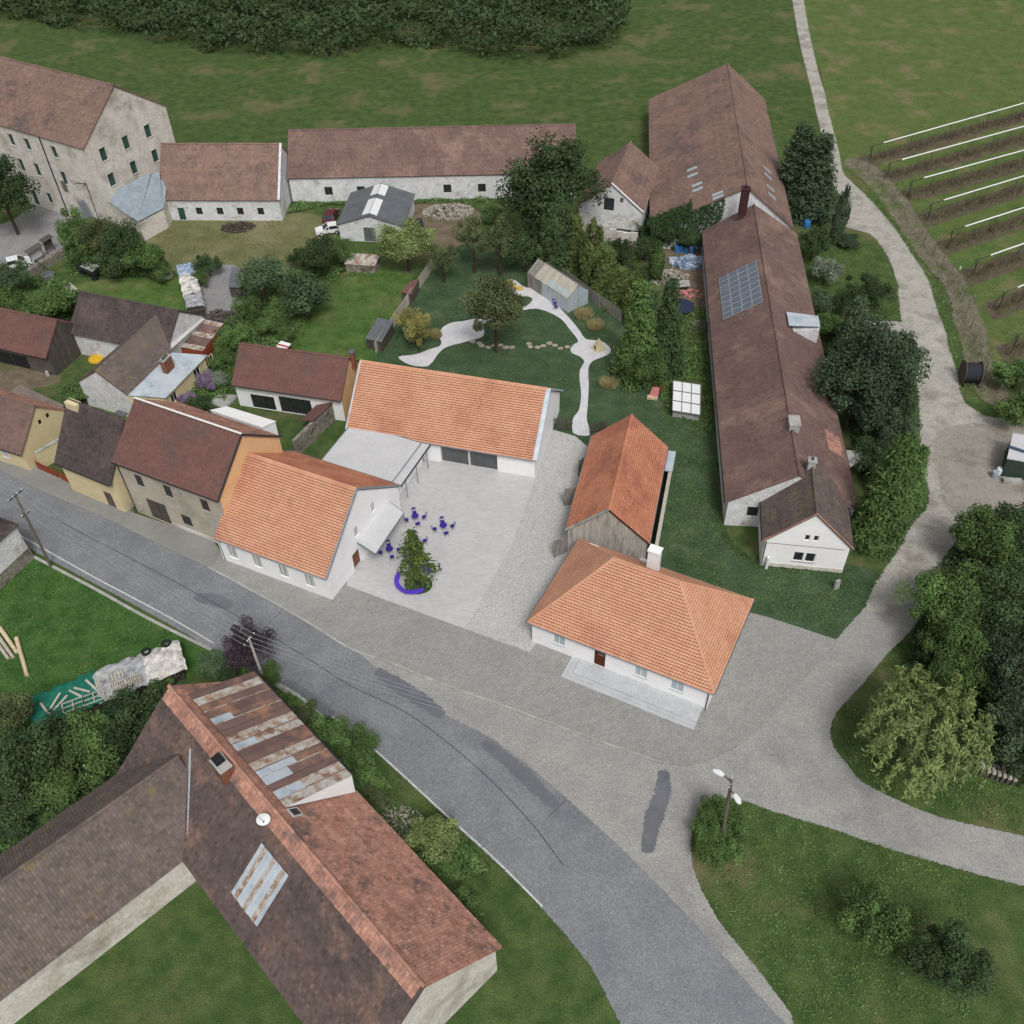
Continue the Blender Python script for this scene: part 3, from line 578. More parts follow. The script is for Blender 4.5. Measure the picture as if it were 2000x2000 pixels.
# hipped house
hc, hy, hL, hW, hz, hr = Vector((11.34, 53.37, 0)), -.4905, 17.22, 11.22, 3.1, 8.7
ha, hb = Vector((math.cos(hy), math.sin(hy), 0)), Vector((-math.sin(hy), math.cos(hy), 0))
HF = lambda a, b, z=0: hc + ha*a + hb*b + ZV*z
th = HH = thing('hipped_house', 'white house with orange hipped roof and brown door beside the street', 'house', hc)
o_ = .3; la, wb = hL/2 - o_, hW/2 - o_
hh = {'front': [W_(2.1, 1.15, 1.15, 1.35, **wk), W_(6.1, .38, 1.05, 2.05, frame=DOORW, glass=DOORW, nx=1, name='door'), W_(9.9, 1.15, 1.15, 1.35, **wk), W_(13.2, 1.15, 1.15, 1.35, **wk)],
      'right': [W_(4.5, 1.15, 1.1, 1.3, **wk)]}
for k, (P0, u, ln) in {'front': (HF(-la, -wb), ha, 2*la), 'back': (HF(la, wb), -ha, 2*la), 'right': (HF(la, -wb), hb, 2*wb), 'left': (HF(-la, wb), -hb, 2*wb)}.items():
    mb = MB(); panel(mb, P0, u, [(0, -.05), (ln, -.05), (ln, hz - .02), (0, hz - .02)], [h[0] for h in hh.get(k, [])], .12); mb.obj('wall', WHITE, th)
    for h, kw in hh.get(k, []): opening(th, P0, u, h, .12, **kw)
c1, c2, c3, c4 = HF(-hL/2, -hW/2, hz), HF(hL/2, -hW/2, hz), HF(hL/2, hW/2, hz), HF(-hL/2, hW/2, hz); r1, r2 = HF(-(hL-hW)/2, 0, hr), HF((hL-hW)/2, 0, hr)
for (a, b, c, d) in ((c1, c2, r2, r1), (c2, c3, r2, r2), (c3, c4, r1, r2), (c4, c1, r1, r1)): slope(th, a, b, c, d, ORANGE, .27, .27, 'wave', lift=.055)
mb = MB(); mb.slab([c1 - ZV*.16, c2 - ZV*.16, c3 - ZV*.16, c4 - ZV*.16], (0, 0, .1)); mb.obj('soffit', GUTTER, th)
for A, B in ((c1, r1), (c2, r2), (c3, r2), (c4, r1), (r1, r2)): ridge_cap(th, A + ZV*.03, B + ZV*.03, ORANGE, .1)
for A, B, nn in ((c1, c2, -hb), (c2, c3, ha), (c3, c4, hb), (c4, c1, -ha)): gutter(th, A + nn*.07, B + nn*.07)
for p in (HF(la - .1, -wb - .07, 0), HF(la + .07, wb - .3, 0)):
    mb = MB(); mb.tube(p + ZV*.1, p + ZV*3.0, .05); mb.obj('downpipe', METALD, th)
chimney(th, at(1273, 1128, 6.0), 1.0, .75, 3.6, hy, WHITE, capmat=WHITE, flues=0)
mb = MB(); q = at(1170, 1277, 2.75); mb.slab([q - hb*.1, q - hb*.1 + ha*.5, q - hb*.1 + ha*.5 - hb*.04, q - hb*.1 - hb*.04], (0, 0, .22)); mb.obj('name_plate', FRAMEG, th)
for p in (at(1160, 1069, 4.0), at(1260, 1098, 6.2)):
    mb = MB(); mb.box(p, .9, .3, .25, hy); mb.obj('roof_vent', FRAMEW, th)
# terrace in front of it
P0 = HF(-la, -wb); th = thing('terrace', 'long pale stone terrace with steps along the front of the hipped house', 'terrace', HF(2, -wb - 1))
for k, (x0, x1, d, z) in enumerate(((4.0, 16.3, 2.4, .15), (4.4, 16.3, 2.05, .26), (4.8, 16.3, 1.7, .38))):
    mb = MB(); P = [P0 + ha*x0 - hb*d, P0 + ha*x1 - hb*d, P0 + ha*x1 - hb*.004, P0 + ha*x0 - hb*.004]; mb.slab([p + ZV*(.1 if k == 0 else z - .11) for p in P], (0, 0, .08 if k == 0 else .11)); mb.obj('step' if k < 2 else 'deck', TERR, th)
# timber barn
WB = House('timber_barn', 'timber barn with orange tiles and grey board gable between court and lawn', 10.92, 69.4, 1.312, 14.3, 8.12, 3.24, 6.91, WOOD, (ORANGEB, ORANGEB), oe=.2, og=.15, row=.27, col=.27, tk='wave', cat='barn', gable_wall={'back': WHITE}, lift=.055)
for P0, u, ln in (WB.P['left'],):
    n = Vector((u.y, -u.x, 0)); bw = .29; x = 0; me = None
    while x < ln - .05:
        w2 = min(bw, ln - x) - .02; g = lambda xx: WB.zt + (WB.zp - WB.zt) * (1 - abs(xx - ln/2) / (ln/2))
        mb = MB(); d = R.uniform(.02, .04)
        q = [(x, 0), (x + w2, 0), (x + w2, g(x + w2)), (x, g(x))]
        if x < ln/2 < x + w2: q.insert(3, (ln/2, WB.zp))
        mb.slab([P0 + u*xx + ZV*zz for xx, zz in q], n*d); mb.obj('board', WOODG, WB.wallobj['left']); x += bw
for P0, u, ln in (WB.P['back'],):   # side facing the court: dark boards and open leaves
    n = Vector((u.y, -u.x, 0)); x = 0
    while x < ln - .1:
        mb = MB(); w2 = .3 - .02; mb.slab([P0 + u*xx + ZV*zz for xx, zz in ((x, 0), (x + w2, 0), (x + w2, WB.zt), (x, WB.zt))], n*R.uniform(.02, .04)); mb.obj('board', WOODD, WB.wallobj['back']); x += .3
for px, py, ln, ang in ((1101, 1079, 1.5, 2.1), (1125, 985, 1.7, 2.5), (1136, 920, 1.5, 2.0)):
    p = at(px, py, 0); p = Vector((p.x, p.y, 0))
    t = (p - WB.c).dot(WB.a); hp_ = WB.F(t, WB.wb + .03); d = (WB.b * math.sin(ang - 1.3) - WB.a * math.cos(ang - 1.3)).normalized(); nn = Vector((-d.y, d.x, 0))
    f0 = None
    for k in range(5):
        mb = MB(); q = hp_ + d * (k * ln/5 + .03); mb.slab([q + ZV*.2, q + d*(ln/5 - .02) + ZV*.2, q + d*(ln/5 - .02) + ZV*2.6, q + ZV*2.6], nn*.05)
        o = mb.obj('door_leaf' if k == 0 else 'board', WOOD, WB.th if k == 0 else f0); f0 = f0 or o
mb = MB()
for t in range(12):
    A = WB.E4.lerp(WB.R1, t/12); B = WB.E4.lerp(WB.R1, (t + .93)/12); mb.beam(A + ZV*.08 - WB.a*.02, B + ZV*.08 - WB.a*.02, .3, .12)
mb.obj('verge_capping', CONC, WB.th)
gutter(WB.th, WB.E1 - WB.b*.08, WB.E2 - WB.b*.08); gutter(WB.th, WB.E3 + WB.b*.08, WB.E4 + WB.b*.08)
# wall and lean-to beside the timber barn
th = thing('boundary_wall', 'low grey concrete wall along the lawn side of the timber barn', 'wall', WB.F(0, -WB.W/2 - .9))
mb = MB(); mb.slab([WB.F(-7.0, -4.65), WB.F(-7.0, -4.9), WB.F(7.4, -4.9), WB.F(7.4, -4.65)], (0, 0, 2.3)); mb.obj('wall', CONC, th)
mb = MB(); mb.slab([WB.F(-7.05, -4.6, 2.303), WB.F(-7.05, -4.95, 2.303), WB.F(7.45, -4.95, 2.303), WB.F(7.45, -4.6, 2.303)], (0, 0, .07)); mb.obj('coping', WOODP, th)
mb = MB(); mb.slab([WB.F(4.2, -4.2, 2.45), WB.F(4.2, -5.0, 2.45), WB.F(7.4, -5.0, 2.45), WB.F(7.4, -4.2, 2.45)], (0, 0, .08)); mb.obj('flat_cover', METAL, th)
# garden pavilion: timber and glass
def pav():
    cx, cy, yaw = 6.95, 110.3, -.93; L_, W2, ze, zr = 8.4, 3.6, 2.1, 3.5
    th = thing('garden_pavilion', 'slim gabled garden pavilion of pale boards and glass on the path', 'pavilion', (cx, cy, 0))
    a, b = Vector((math.cos(yaw), math.sin(yaw), 0)), Vector((-math.sin(yaw), math.cos(yaw), 0)); F = lambda x, y, z=0: Vector((cx, cy, 0)) + a*x + b*y + ZV*z
    N = 22; st = L_ / N
    for k in range(N):
        x0 = -L_/2 + k*st; x1 = x0 + st - .03
        if k < 8:   # boarded end: front wall boards
            mb = MB(); mb.slab([F(x0, -W2/2), F(x1, -W2/2), F(x1, -W2/2, ze), F(x0, -W2/2, ze)], b*.05); mb.obj('board', WOOD, th)
        for s_ in (-1, 1):
            mb = MB(); E0, E1, T1, T0 = F(x0, s_*W2/2, ze), F(x1, s_*W2/2, ze), F(x1, 0, zr), F(x0, 0, zr)
            P = [E0, E1, T1, T0] if s_ < 0 else [E1, E0, T0, T1]
            mb.slab(P, (0, 0, .05)); mb.obj('roof_board', WOODP if (k > 3 and s_ < 0) else WOOD, th)
        mb = MB(); mb.slab([F(x1, W2/2), F(x0, W2/2), F(x0, W2/2, ze), F(x1, W2/2, ze)], -b*.05); mb.obj('board', WOOD, th)
    mb = MB(); mb.slab([F(-L_/2, W2/2 - .06), F(-L_/2, -W2/2 + .06), F(-L_/2, -W2/2 + .06, ze), F(-L_/2, 0, zr), F(-L_/2, W2/2 - .06, ze)], a*.05); mb.obj('end_wall', WOOD, th)
    for k in range(6):
        x0 = -L_/2 + 8*st + k * (L_ - 8*st) / 6; x1 = x0 + (L_ - 8*st)/6 - .05
        mb = MB(); mb.slab([F(x0, -W2/2), F(x1, -W2/2), F(x1, -W2/2, ze - .03), F(x0, -W2/2, ze - .03)], b*.03); mb.obj('pane', GLASSB, th)
        mb = MB(); mb.beam(F(x1 + .025, -W2/2 - .01), F(x1 + .025, -W2/2 - .01, ze - .03), .05); mb.obj('mullion', ALU, th)
    for s_ in (-1, 1):
        mb = MB(); P = [F(L_/2, s_*W2/2*.97), F(L_/2, s_*.03), F(L_/2, s_*.03, zr - .1), F(L_/2, s_*W2/2*.97, ze - .05)]; mb.slab(P, -a*.03); mb.obj('pane', GLASSB, th)
    for k in range(5):
        x0 = -.2 + k*.85; mb = MB(); E0, E1 = F(x0, -W2/2 + .15, ze + .15), F(x0 + .78, -W2/2 + .15, ze + .15); T1, T0 = F(x0 + .78, -W2/2 + .7, ze + .6), F(x0, -W2/2 + .7, ze + .6)
        mb.slab([E0, E1, T1, T0], (0, 0, .03)); mb.obj('skylight', GLASSB, th)
pav()

# ================================================================ neighbours
dk = dict(frame=FRAMED, glass=GLASS, nx=2, ny=2, sill=CONC)
N_ = House('street_house', 'two-storey beige street house with brown tile roof and apricot gable', -31.47, 72.4, -.475, 13.29, 10.34, 7.27, 11.56, BEIGE, (BROWN, SALMON), row=.28, col=.23, oe=.35, gable_wall={'right': APRI},
           holes={'front': [W_(1.9, 4.6, 1.0, 1.6, **dk), W_(5.6, 4.6, 1.0, 1.6, **dk), W_(10.2, 4.6, 1.0, 1.6, **dk), W_(2.2, .05, 2.6, 2.9, frame=FRAMED, glass=WOODD, nx=2, name='door'), W_(6.6, 1.0, 1.3, 1.5, **dk), W_(11.0, 1.0, 1.2, 1.5, **dk)]})
gutter(N_.th, N_.E1 - N_.b*.08, N_.E2 - N_.b*.08, METALD, down=[(N_.F(-N_.la + .1, -N_.wb - .06, 7.1), N_.F(-N_.la + .1, -N_.wb - .06, .1))])
mb = MB(); mb.beam(N_.R1 + ZV*.16, N_.R2 + ZV*.16, .2, .06); mb.obj('ridge_flashing', FRAMEW, N_.th)
mb = MB(); mb.beam(N_.E2 + ZV*.05, N_.R2 + ZV*.05, .14, .16); mb.beam(N_.R2 + ZV*.05, N_.E3 + ZV*.05, .14, .16); mb.obj('verge_board', METALD, N_.th)
mb = MB(); P0, u, ln = N_.P['front']; nn = Vector((u.y, -u.x, 0)); mb.slab([P0 + u*5.0 + nn*.005, P0 + u*ln + nn*.005, P0 + u*ln + nn*.06, P0 + u*5.0 + nn*.06], (0, 0, .55)); mb.obj('plinth', GRIMY, N_.th)
D_ = House('dark_roof_house', 'narrow cream house under steep dark tiles left of the beige street house', -42.1, 76.1, -.5, 7.9, 8.6, 4.4, 9.8, CREAM, (DARKB, RUSSET), row=.28, col=.23, oe=.5,
           holes={'front': [W_(5.2, .05, 1.2, 2.2, frame=FRAMED, glass=WOODD, nx=1, name='door')]})
gutter(D_.th, D_.E1 - D_.b*.08, D_.E2 - D_.b*.08, METALD)
mb = MB(); mb.box(D_.F(-2.9, -.2, 8.6), 1.6, .8, 1.3, -.5); mb.obj('chimney', CREAM, D_.th)
mb = MB(); mb.box(D_.F(1.5, 1.6, 8.55), 1.3, .7, .14, -.5); mb.obj('skylight', GREYROOF, D_.th)
CR = House('cream_cottage', 'low cream cottage with patchy brown roof at the left edge of the street', -55.6, 83.3, -.42, 9.4, 8.2, 2.6, 6.3, CREAM, (MAUVE, SALMON), row=.28, col=.23, oe=.3,
           holes={'front': [W_(2.4, .9, 1.0, 1.2, **wk), W_(5.6, .9, 1.0, 1.2, **wk)], 'right': [W_(3.4, 3.9, .45, .6, frame=FRAMED, glass=GLASS, nx=1), W_(4.6, 3.9, .45, .6, frame=FRAMED, glass=GLASS, nx=1)]})
gutter(CR.th, CR.E1 - CR.b*.08, CR.E2 - CR.b*.08, METALD)
th = thing('board_shed', 'low shed with grey board roof behind the cream cottage', 'shed', at(70, 770, 0))
q = [at(20, 765, 2.6), at(112, 808, 2.3), at(126, 792, 2.9), at(40, 752, 3.2)]
mb = MB(); mb.slab([Vector((p.x, p.y, 0)) for p in q], (0, 0, 2.2)); mb.obj('wall', WOODD, th)
for k in range(14):
    mb = MB(); a, b, c, d = q[0].lerp(q[1], k/14), q[0].lerp(q[1], (k+.94)/14), q[3].lerp(q[2], (k+.94)/14), q[3].lerp(q[2], k/14); mb.slab([a, b, c, d], (0, 0, .05 + R.uniform(0, .02))); mb.obj('roof_board', WOODROOF, th)
# yard wall between cream cottage and dark roof house
th = thing('yard_wall', 'cream plastered yard wall between the cream cottage and the dark-roofed house', 'wall', at(95, 900, 0))
mb = MB(); a, b = at(84, 916, 0), at(138, 884, 0); d = (b - a).normalized(); nn = Vector((-d.y, d.x, 0)) * .3; mb.slab([a, b, b + nn, a + nn], (0, 0, 2.2)); mb.obj('wall', CREAM, th)
mb = MB(); mb.slab([a - nn*.2 + ZV*2.203, b - nn*.2 + ZV*2.203, b + nn*1.2 + ZV*2.203, a + nn*1.2 + ZV*2.203], (0, 0, .1)); mb.obj('coping', CONC, th)
th = thing('picket_fence', 'rust-red picket fence along the street before the dark-roofed house', 'fence', at(130, 940, 0))
a, b = at(76, 916, 0), at(184, 966, 0); d = (b - a); n_ = 46
for k in range(n_):
    if 17 < k < 20: continue
    p = a + d * (k / n_); mb = MB(); mb.box(p, .19, .04, 1.15 + R.uniform(-.03, .03), math.atan2(d.y, d.x)); mb.obj('picket', WOODR, th)
for z in (.35, .9):
    mb = MB(); mb.beam(a + ZV*z + Vector((.05, .08, 0)), b + ZV*z + Vector((.05, .08, 0)), .05, .08); mb.obj('rail', WOODR, th)
th = thing('mesh_fence', 'thin wire fence round the small garden by the beige street house', 'fence', at(210, 985, 0))
a, b = at(186, 968, 0), at(262, 1000, 0)
for k in range(6):
    mb = MB(); p = a.lerp(b, k/5); mb.tube(p, p + ZV*1.3, .035); mb.obj('post', GUTTER, th)
for z in (.1, .35, .6, .85, 1.1, 1.28):
    mb = MB(); mb.tube(a + ZV*z, b + ZV*z, .012, None, 5); mb.obj('wire', WIRE, th)
# red-brown barn with white front and apricot gable
RB = House('brown_roof_barn', 'white barn with red-brown roof and apricot end wall beside the long white barn', -24.47, 89.97, -.265, 13.52, 7.6, 3.3, 6.5, WHITE, BROWN, row=.28, col=.23, oe=.45, cat='barn', gable_wall={'right': APRI},
           holes={'front': [W_(1.7, .02, 3.0, 2.0, frame=FRAMED, glass=GLASS, nx=2, name='door'), W_(5.3, .02, 4.0, 2.3, frame=FRAMED, glass=GLASS, nx=3, name='door'), W_(10.4, .9, 1.6, 1.1, frame=FRAMEW, glass=GLASS, nx=2, ny=2)]})  # wide dark panels fill the open bay, painting the shade inside it
gutter(RB.th, RB.E1 - RB.b*.08, RB.E2 - RB.b*.08, METALD); chimney(RB.th, at(692, 718, 4.6), .55, .55, 2.2, -.26, BRICK, capmat=GREYROOF, flues=0)
# stepped courtyard wall with tile cap
th = thing('tile_capped_wall', 'rubble garden wall with sloping brown tile cap below the brown-roofed barn', 'wall', at(630, 840, 0))
a, b = at(675, 800, 0), at(583, 892, 0); d = (b - a).normalized(); nn = Vector((-d.y, d.x, 0))
if nn.x > 0: nn = -nn
mb = MB(); mb.slab([a, b, b + nn*.4, a + nn*.4][::(1 if d.cross(nn).z > 0 else -1)], (0, 0, 2.3)); mb.obj('wall', RUBBLE, th)
slope(th, a.lerp(b, .62) + nn*2.0 + ZV*1.75, a + nn*2.0 + ZV*1.75, a - nn*.1 + ZV*2.6, a.lerp(b, .62) - nn*.1 + ZV*2.6, BROWN, .33, .3, t=.06)
th = thing('white_garage', 'flat white-roofed garage behind the beige street house', 'garage', at(475, 815, 0))
q = [at(412, 801, 2.6), at(511, 834, 2.6), at(537, 822, 2.6), at(444, 794, 2.6)]
mb = MB(); mb.slab([Vector((p.x, p.y, 0)) for p in q], (0, 0, 2.45)); mb.obj('wall', WHITE, th)
c_ = sum(q, Vector())/4; q = [c_ + (p - c_)*1.04 - ZV*.12 for p in q]
for k in range(8):
    mb = MB(); mb.slab([q[0].lerp(q[1], k/8), q[0].lerp(q[1], (k+.97)/8), q[3].lerp(q[2], (k+.97)/8), q[3].lerp(q[2], k/8)], (0, 0, .1)); mb.obj('roof_sheet', FRAMEW, th)
th = thing('patio_slab', 'small pale concrete patio between the garage and the white barn', 'patio', at(430, 790, 0))
mb = MB(); mb.slab([at(408, 788, 0), at(440, 800, 0), at(468, 775, 0), at(430, 772, 0)], (0, 0, .25)); mb.obj('slab', CONC, th)
# L-shaped farm behind: dark barn, brown wing, metal lean-to
DB = House('dark_barn', 'long whitewashed barn with very dark roof behind the yellow-walled house', -46.29, 101.18, -.35, 14.28, 8.65, 3.3, 6.64, OLDWHITE, DARKB, row=.28, col=.23, oe=.4, cat='barn',
           holes={'front': [W_(6.6, .02, 2.6, 2.4, frame=FRAMED, glass=BLACK, nx=1, name='door')]})
th = thing('yellow_house', 'yellow-walled house with brown slope and pale metal lean-to roof', 'house', at(300, 730, 0))
r0, r1_, e0, e1, m0, m1 = at(185, 724, 6.0), at(312, 611, 6.0), at(250, 773, 3.5), at(336, 689, 3.5), at(323.5, 778, 2.6), at(406, 694, 2.6)
slope(th, e0, e1, r1_, r0, MOSSY, .33, .3)
bk0, bk1 = r0 + (r0 - e0) * .9, r1_ + (r1_ - e1) * .9; bk0.z = bk1.z = 3.6
slope(th, bk1, bk0, r0, r1_, MOSSY, .33, .3)
mb = MB()
for A, B, C in ((e0, r0, bk0), (bk1, r1_, e1)):
    g0, g1 = Vector((A.x, A.y, 0)), Vector((C.x, C.y, 0)); mb.face([g1, g0, A - ZV*.2, B - ZV*.25, C - ZV*.2])
g = [Vector((p.x, p.y, 0)) for p in (bk0, bk1)]; mb.face([g[1], g[0], bk0 - ZV*.2, bk1 - ZV*.2]); mb.obj('wall', OLDWHITE, th)
for k in range(16):
    mb = MB(); a, b, c, d = m0.lerp(m1, k/16), m0.lerp(m1, (k+.97)/16), e0.lerp(e1, (k+.97)/16), e0.lerp(e1, k/16); mb.slab([a, b, c, d], (0, 0, .06)); mb.obj('roof_sheet', METAL, th)
ins = lambda p, z: Vector((p.x, p.y, z)) + (e0 - m0).normalized() * .3 * Vector((1, 1, 0)).length
P0 = Vector((m0.x, m0.y, 0)) + (Vector((e0.x, e0.y, 0)) - Vector((m0.x, m0.y, 0))).normalized() * .3; u = (Vector((m1.x, m1.y, 0)) - Vector((m0.x, m0.y, 0))).normalized(); ln = (m1 - m0).length - .2
hl = [(1.2, .9, 1.1, 1.2), (6.0, .9, 1.2, 1.3), (9.0, .9, 1.0, 1.2)]
mb = MB(); panel(mb, P0, u, [(0, 0), (ln, 0), (ln, 2.55), (0, 2.55)], hl, .14); mb.face([P0 + u*ln, Vector((e1.x, e1.y, 0)), e1 - ZV*.05, P0 + u*ln + ZV*2.55]); mb.face([Vector((e0.x, e0.y, 0)), P0, P0 + ZV*2.55, e0 - ZV*.05]); mb.obj('wall', CREAM, th)
for h in hl: opening(th, P0, u, h, .14, frame=FRAMEW, glass=GLASS)
ch = chimney(th, at(330, 722, 3.3), 1.5, .6, 1.6, math.atan2(u.y, u.x), BRICK, flues=3)
mb = MB(); mb.slab([at(348, 609, 4.0), at(333, 684, 3.55), at(400, 624, 2.9)], (0, 0, .12)); mb.obj('concrete_slope', MAT('pale_concrete', (206, 204, 200), (190, 188, 184), 1, fine=.15), th)
th = thing('rusty_shed', 'small shed with rust-eaten sheet roof behind the yellow-walled house', 'shed', at(390, 655, 0))
q = [at(348, 677, 2.4), at(396, 686, 2.2), at(437, 632, 2.2), at(400, 624, 2.5)]
mb = MB(); mb.slab([Vector((p.x, p.y, 0)) for p in q], (0, 0, 2.05)); mb.obj('wall', WOODR, th)
for k in range(7):
    mb = MB(); mb.slab([q[0].lerp(q[3], k/7), q[1].lerp(q[2], k/7), q[1].lerp(q[2], (k+.98)/7), q[0].lerp(q[3], (k+.98)/7)], (0, 0, .04 + .01*(k % 2))); mb.obj('roof_sheet', RUST if k % 3 else RUSTP, th)
PB = House('plank_barn', 'brown-roofed plank barn with grey board gable at the left edge', -60.0, 100.4, -.36, 12.0, 7.6, 3.0, 6.0, WOODD, BROWN, row=.28, col=.23, cat='barn', oe=.6,
           holes={'front': [W_(3.0, .02, 5.0, 2.0, frame=WOODD, glass=BLACK, nx=2, name='door')], 'right': []})
P0, u, ln = PB.P['right']; nn = Vector((u.y, -u.x, 0)); x = 0
while x < ln - .2:
    g = lambda xx: PB.zt + (PB.zp - PB.zt) * (1 - abs(xx - ln/2) / (ln/2)); mb = MB(); w2 = .33
    mb.slab([P0 + u*x, P0 + u*(x+w2), P0 + u*(x+w2) + ZV*g(x+w2), P0 + u*x + ZV*g(x)], nn*R.uniform(.02, .05)); mb.obj('board', WOODD, PB.wallobj['right']); x += .36
# ---------------------------------------------------------------- long barn on the right
LB = House('long_barn', 'very long weathered-tile barn carrying the solar panels on the right', 30.83, 92.61, 1.453, 53.91, 12.9, 3.37, 7.5, OLDWHITE, MAUVE, row=.33, col=.28, oe=.3, cat='barn', capmat=MAUVE,
           holes={'left': [W_(2.0, 1.5, 1.1, 1.3, frame=FRAMED, glass=GLASS, nx=1)], 'back': [W_(6 + 7*k, 1.0, 1.1, 1.1, frame=FRAMED, glass=GLASS) for k in range(6)]})
gutter(LB.th, LB.E3 + LB.b*.08, LB.E4 + LB.b*.08, METALD)
chimney(LB.th, LB.F(-19.6, -.2, 6.8), 1.5, 1.0, 1.3, 1.45, CONC, flues=0)
# dormer with metal roof, pale tile patch, side canopy
d0 = [at(1536, 610, 6.6), at(1541, 637, 6.6), at(1602, 639, 6.2), at(1598, 618, 6.2)]
mb = MB(); mb.slab([Vector((p.x, p.y, 4.0)) for p in d0], (0, 0, 1.9)); dm = mb.obj('dormer', OLDWHITE, LB.th)
for k in range(3):
    mb = MB(); mb.slab([d0[0].lerp(d0[1], k/3), d0[0].lerp(d0[1], (k+.95)/3), d0[3].lerp(d0[2], (k+.95)/3), d0[3].lerp(d0[2], k/3)], (0, 0, .08)); mb.obj('roof_sheet', METAL, dm)
sl_n = (LB.E2 - LB.E1).cross(LB.R1 - LB.E1).normalized()
pr = lambda a, t: (LB.E1.lerp(LB.E2, a)).lerp(LB.R1.lerp(LB.R2, a), t)
tiles(LB.slopes[0], pr(.13, .08) + sl_n*.05, pr(.19, .08) + sl_n*.05, pr(.19, .34) + sl_n*.05, pr(.13, .34) + sl_n*.05, .36, .33, SALMON, 'flat', name='pale_tiles')
mb = MB(); mb.slab([at(1652, 880, 3.0), at(1700, 886, 2.8), at(1660, 914, 3.0)], (0, 0, .1)); mb.obj('side_canopy', CONC, LB.th)
# solar array: every panel is a piece
sa = thing('solar_array', 'array of grey-blue solar panels on the long barn roof', 'solar panels', LB.F(10, 3, 5))
e4, e3 = LB.E4, LB.E3; up_ = (LB.R1 - LB.E4); un = up_.normalized(); ul = LB.a; nn = (LB.E4 - LB.E3).cross(LB.R2 - LB.E3).normalized()
s0 = LB.L/2 + 3.6; me = None
for i in range(4):
    for k in range(8):
        p = e4 + ul * (s0 + k * 1.18) + un * (1.75 + i * 1.28) + nn * .12
        mb = MB(); q = [p, p + ul*1.14, p + ul*1.14 + un*1.22, p + un*1.22]
        if (q[1]-q[0]).cross(q[2]-q[0]).dot(nn) < 0: q = q[::-1]
        mb.slab(q, nn*.04, m=0); o = mb.obj('panel', ALU, sa)
        for hx in (0, 1):
            m2 = MB(); q2 = [p + ul*(.04 + hx*.55) + un*.04, p + ul*(.55 + hx*.55) + un*.04, p + ul*(.55 + hx*.55) + un*1.18, p + ul*(.04 + hx*.55) + un*1.18]
            if (q2[1]-q2[0]).cross(q2[2]-q2[0]).dot(nn) < 0: q2 = q2[::-1]
            m2.slab([v + nn*.041 for v in q2], nn*.006); m2.obj('cell_half', PANELM, o)
# small white gable house at the end
SH = House('small_white_house', 'small white gable house with mossy roof at the end of the long barn', 28.55, 64.0, 1.40, 7.4, 8.4, 3.55, 7.75, WHITE, MOSSY, row=.28, col=.23, oe=.3, og=.15,
           holes={'left': [W_(2.9, 1.05, .95, 1.25, frame=FRAMEW, glass=GLASS, nx=1, sill=CONC), W_(4.0, 1.05, .95, 1.25, frame=FRAMEW, glass=GLASS, nx=1, sill=CONC), W_(3.45, 4.0, .5, .75, frame=FRAMEW, glass=GLASS, nx=1), W_(4.25, 4.0, .5, .75, frame=FRAMEW, glass=GLASS, nx=1)]})
gutter(SH.th, SH.E1 - SH.b*.08, SH.E2 - SH.b*.08, METALD); gutter(SH.th, SH.E3 + SH.b*.08, SH.E4 + SH.b*.08, METALD, down=[(SH.F(-SH.la - .06, SH.wb - .1, 3.4), SH.F(-SH.la - .06, SH.wb - .1, .1))])
chimney(SH.th, SH.F(2.9, .1, 7.1), .7, .7, 1.3, 1.4, CONC, flues=1)
P0, u, ln = SH.P['left']; nn = Vector((u.y, -u.x, 0))
mb = MB(); mb.slab([P0 + u*.2 + nn*.004 + ZV*3.2, P0 + u*(ln-.4) + nn*.004 + ZV*3.2, P0 + u*(ln-.4) + nn*.03 + ZV*3.2, P0 + u*.2 + nn*.03 + ZV*3.2], (0, 0, .05)); mb.obj('string_course', FRAMEG, SH.th)
mb = MB(); mb.slab([P0 + nn*.004, P0 + u*ln + nn*.004, P0 + u*ln + nn*.05, P0 + nn*.05], (0, 0, .5)); mb.obj('plinth', GRIMY, SH.th)
for k, (a, b) in enumerate(((SH.E4, SH.R1), (SH.R1, SH.E1))):
    ridge_cap(SH.th, a + ZV*.02, b + ZV*.02, SALMON, .07, .3, name='verge_tiles')
# ================================================================ old farmhouse in the foreground
FHS, FHN = Vector((.679, -.734, 0)), Vector((.734, .679, 0))
fh = lambda s_, n_, z=0: FHS * s_ + FHN * n_ + ZV * z
FM = House('old_farmhouse', 'big old farmhouse with dark patched tile roof at the bottom left', *fh(-34, 9.1).xy, -.8245, 30.4, 12.4, 4.0, 9.5, GRIMY, (FARMT, SALMON), row=.3, col=.25, oe=.4, og=.2, capmat=SALMON,
           holes={'back': [W_(4 + 5*k, 1.0, 1.1, 1.4, **dk) for k in range(5)]})
mb = MB()
tiles(FM.slopes[0], FM.F(-15.0, -.85, 8.79), FM.F(15, -.85, 8.79), FM.F(15, -.02, 9.53), FM.F(-15.0, -.02, 9.53), .36, .33, SALMON, 'flat', .07, name='ridge_course')
FWG = House('farmhouse_wing', 'mossy brown-roofed wing running left from the big old farmhouse', *fh(-44.2, -4.6).xy, .7467, 22.5, 9.8, 4.0, 8.1, GRIMY, MOSSY, row=.3, col=.25, oe=.3, og=.2, capmat=MOSSY,
            holes={'back': [W_(3 + 5*k, 1.0, 1.1, 1.3, **dk) for k in range(4)]})
mb = MB(); mb.beam(fh(-44.1, 7.6, 8.25), fh(-40.2, 4.2, 5.15), .14, .06); mb.obj('valley_flashing', GUTTER, FWG.th)
th = thing('metal_dormer', 'long shed dormer of rusty overlapping metal sheets on the farmhouse roof', 'dormer', fh(-41, 12, 7))
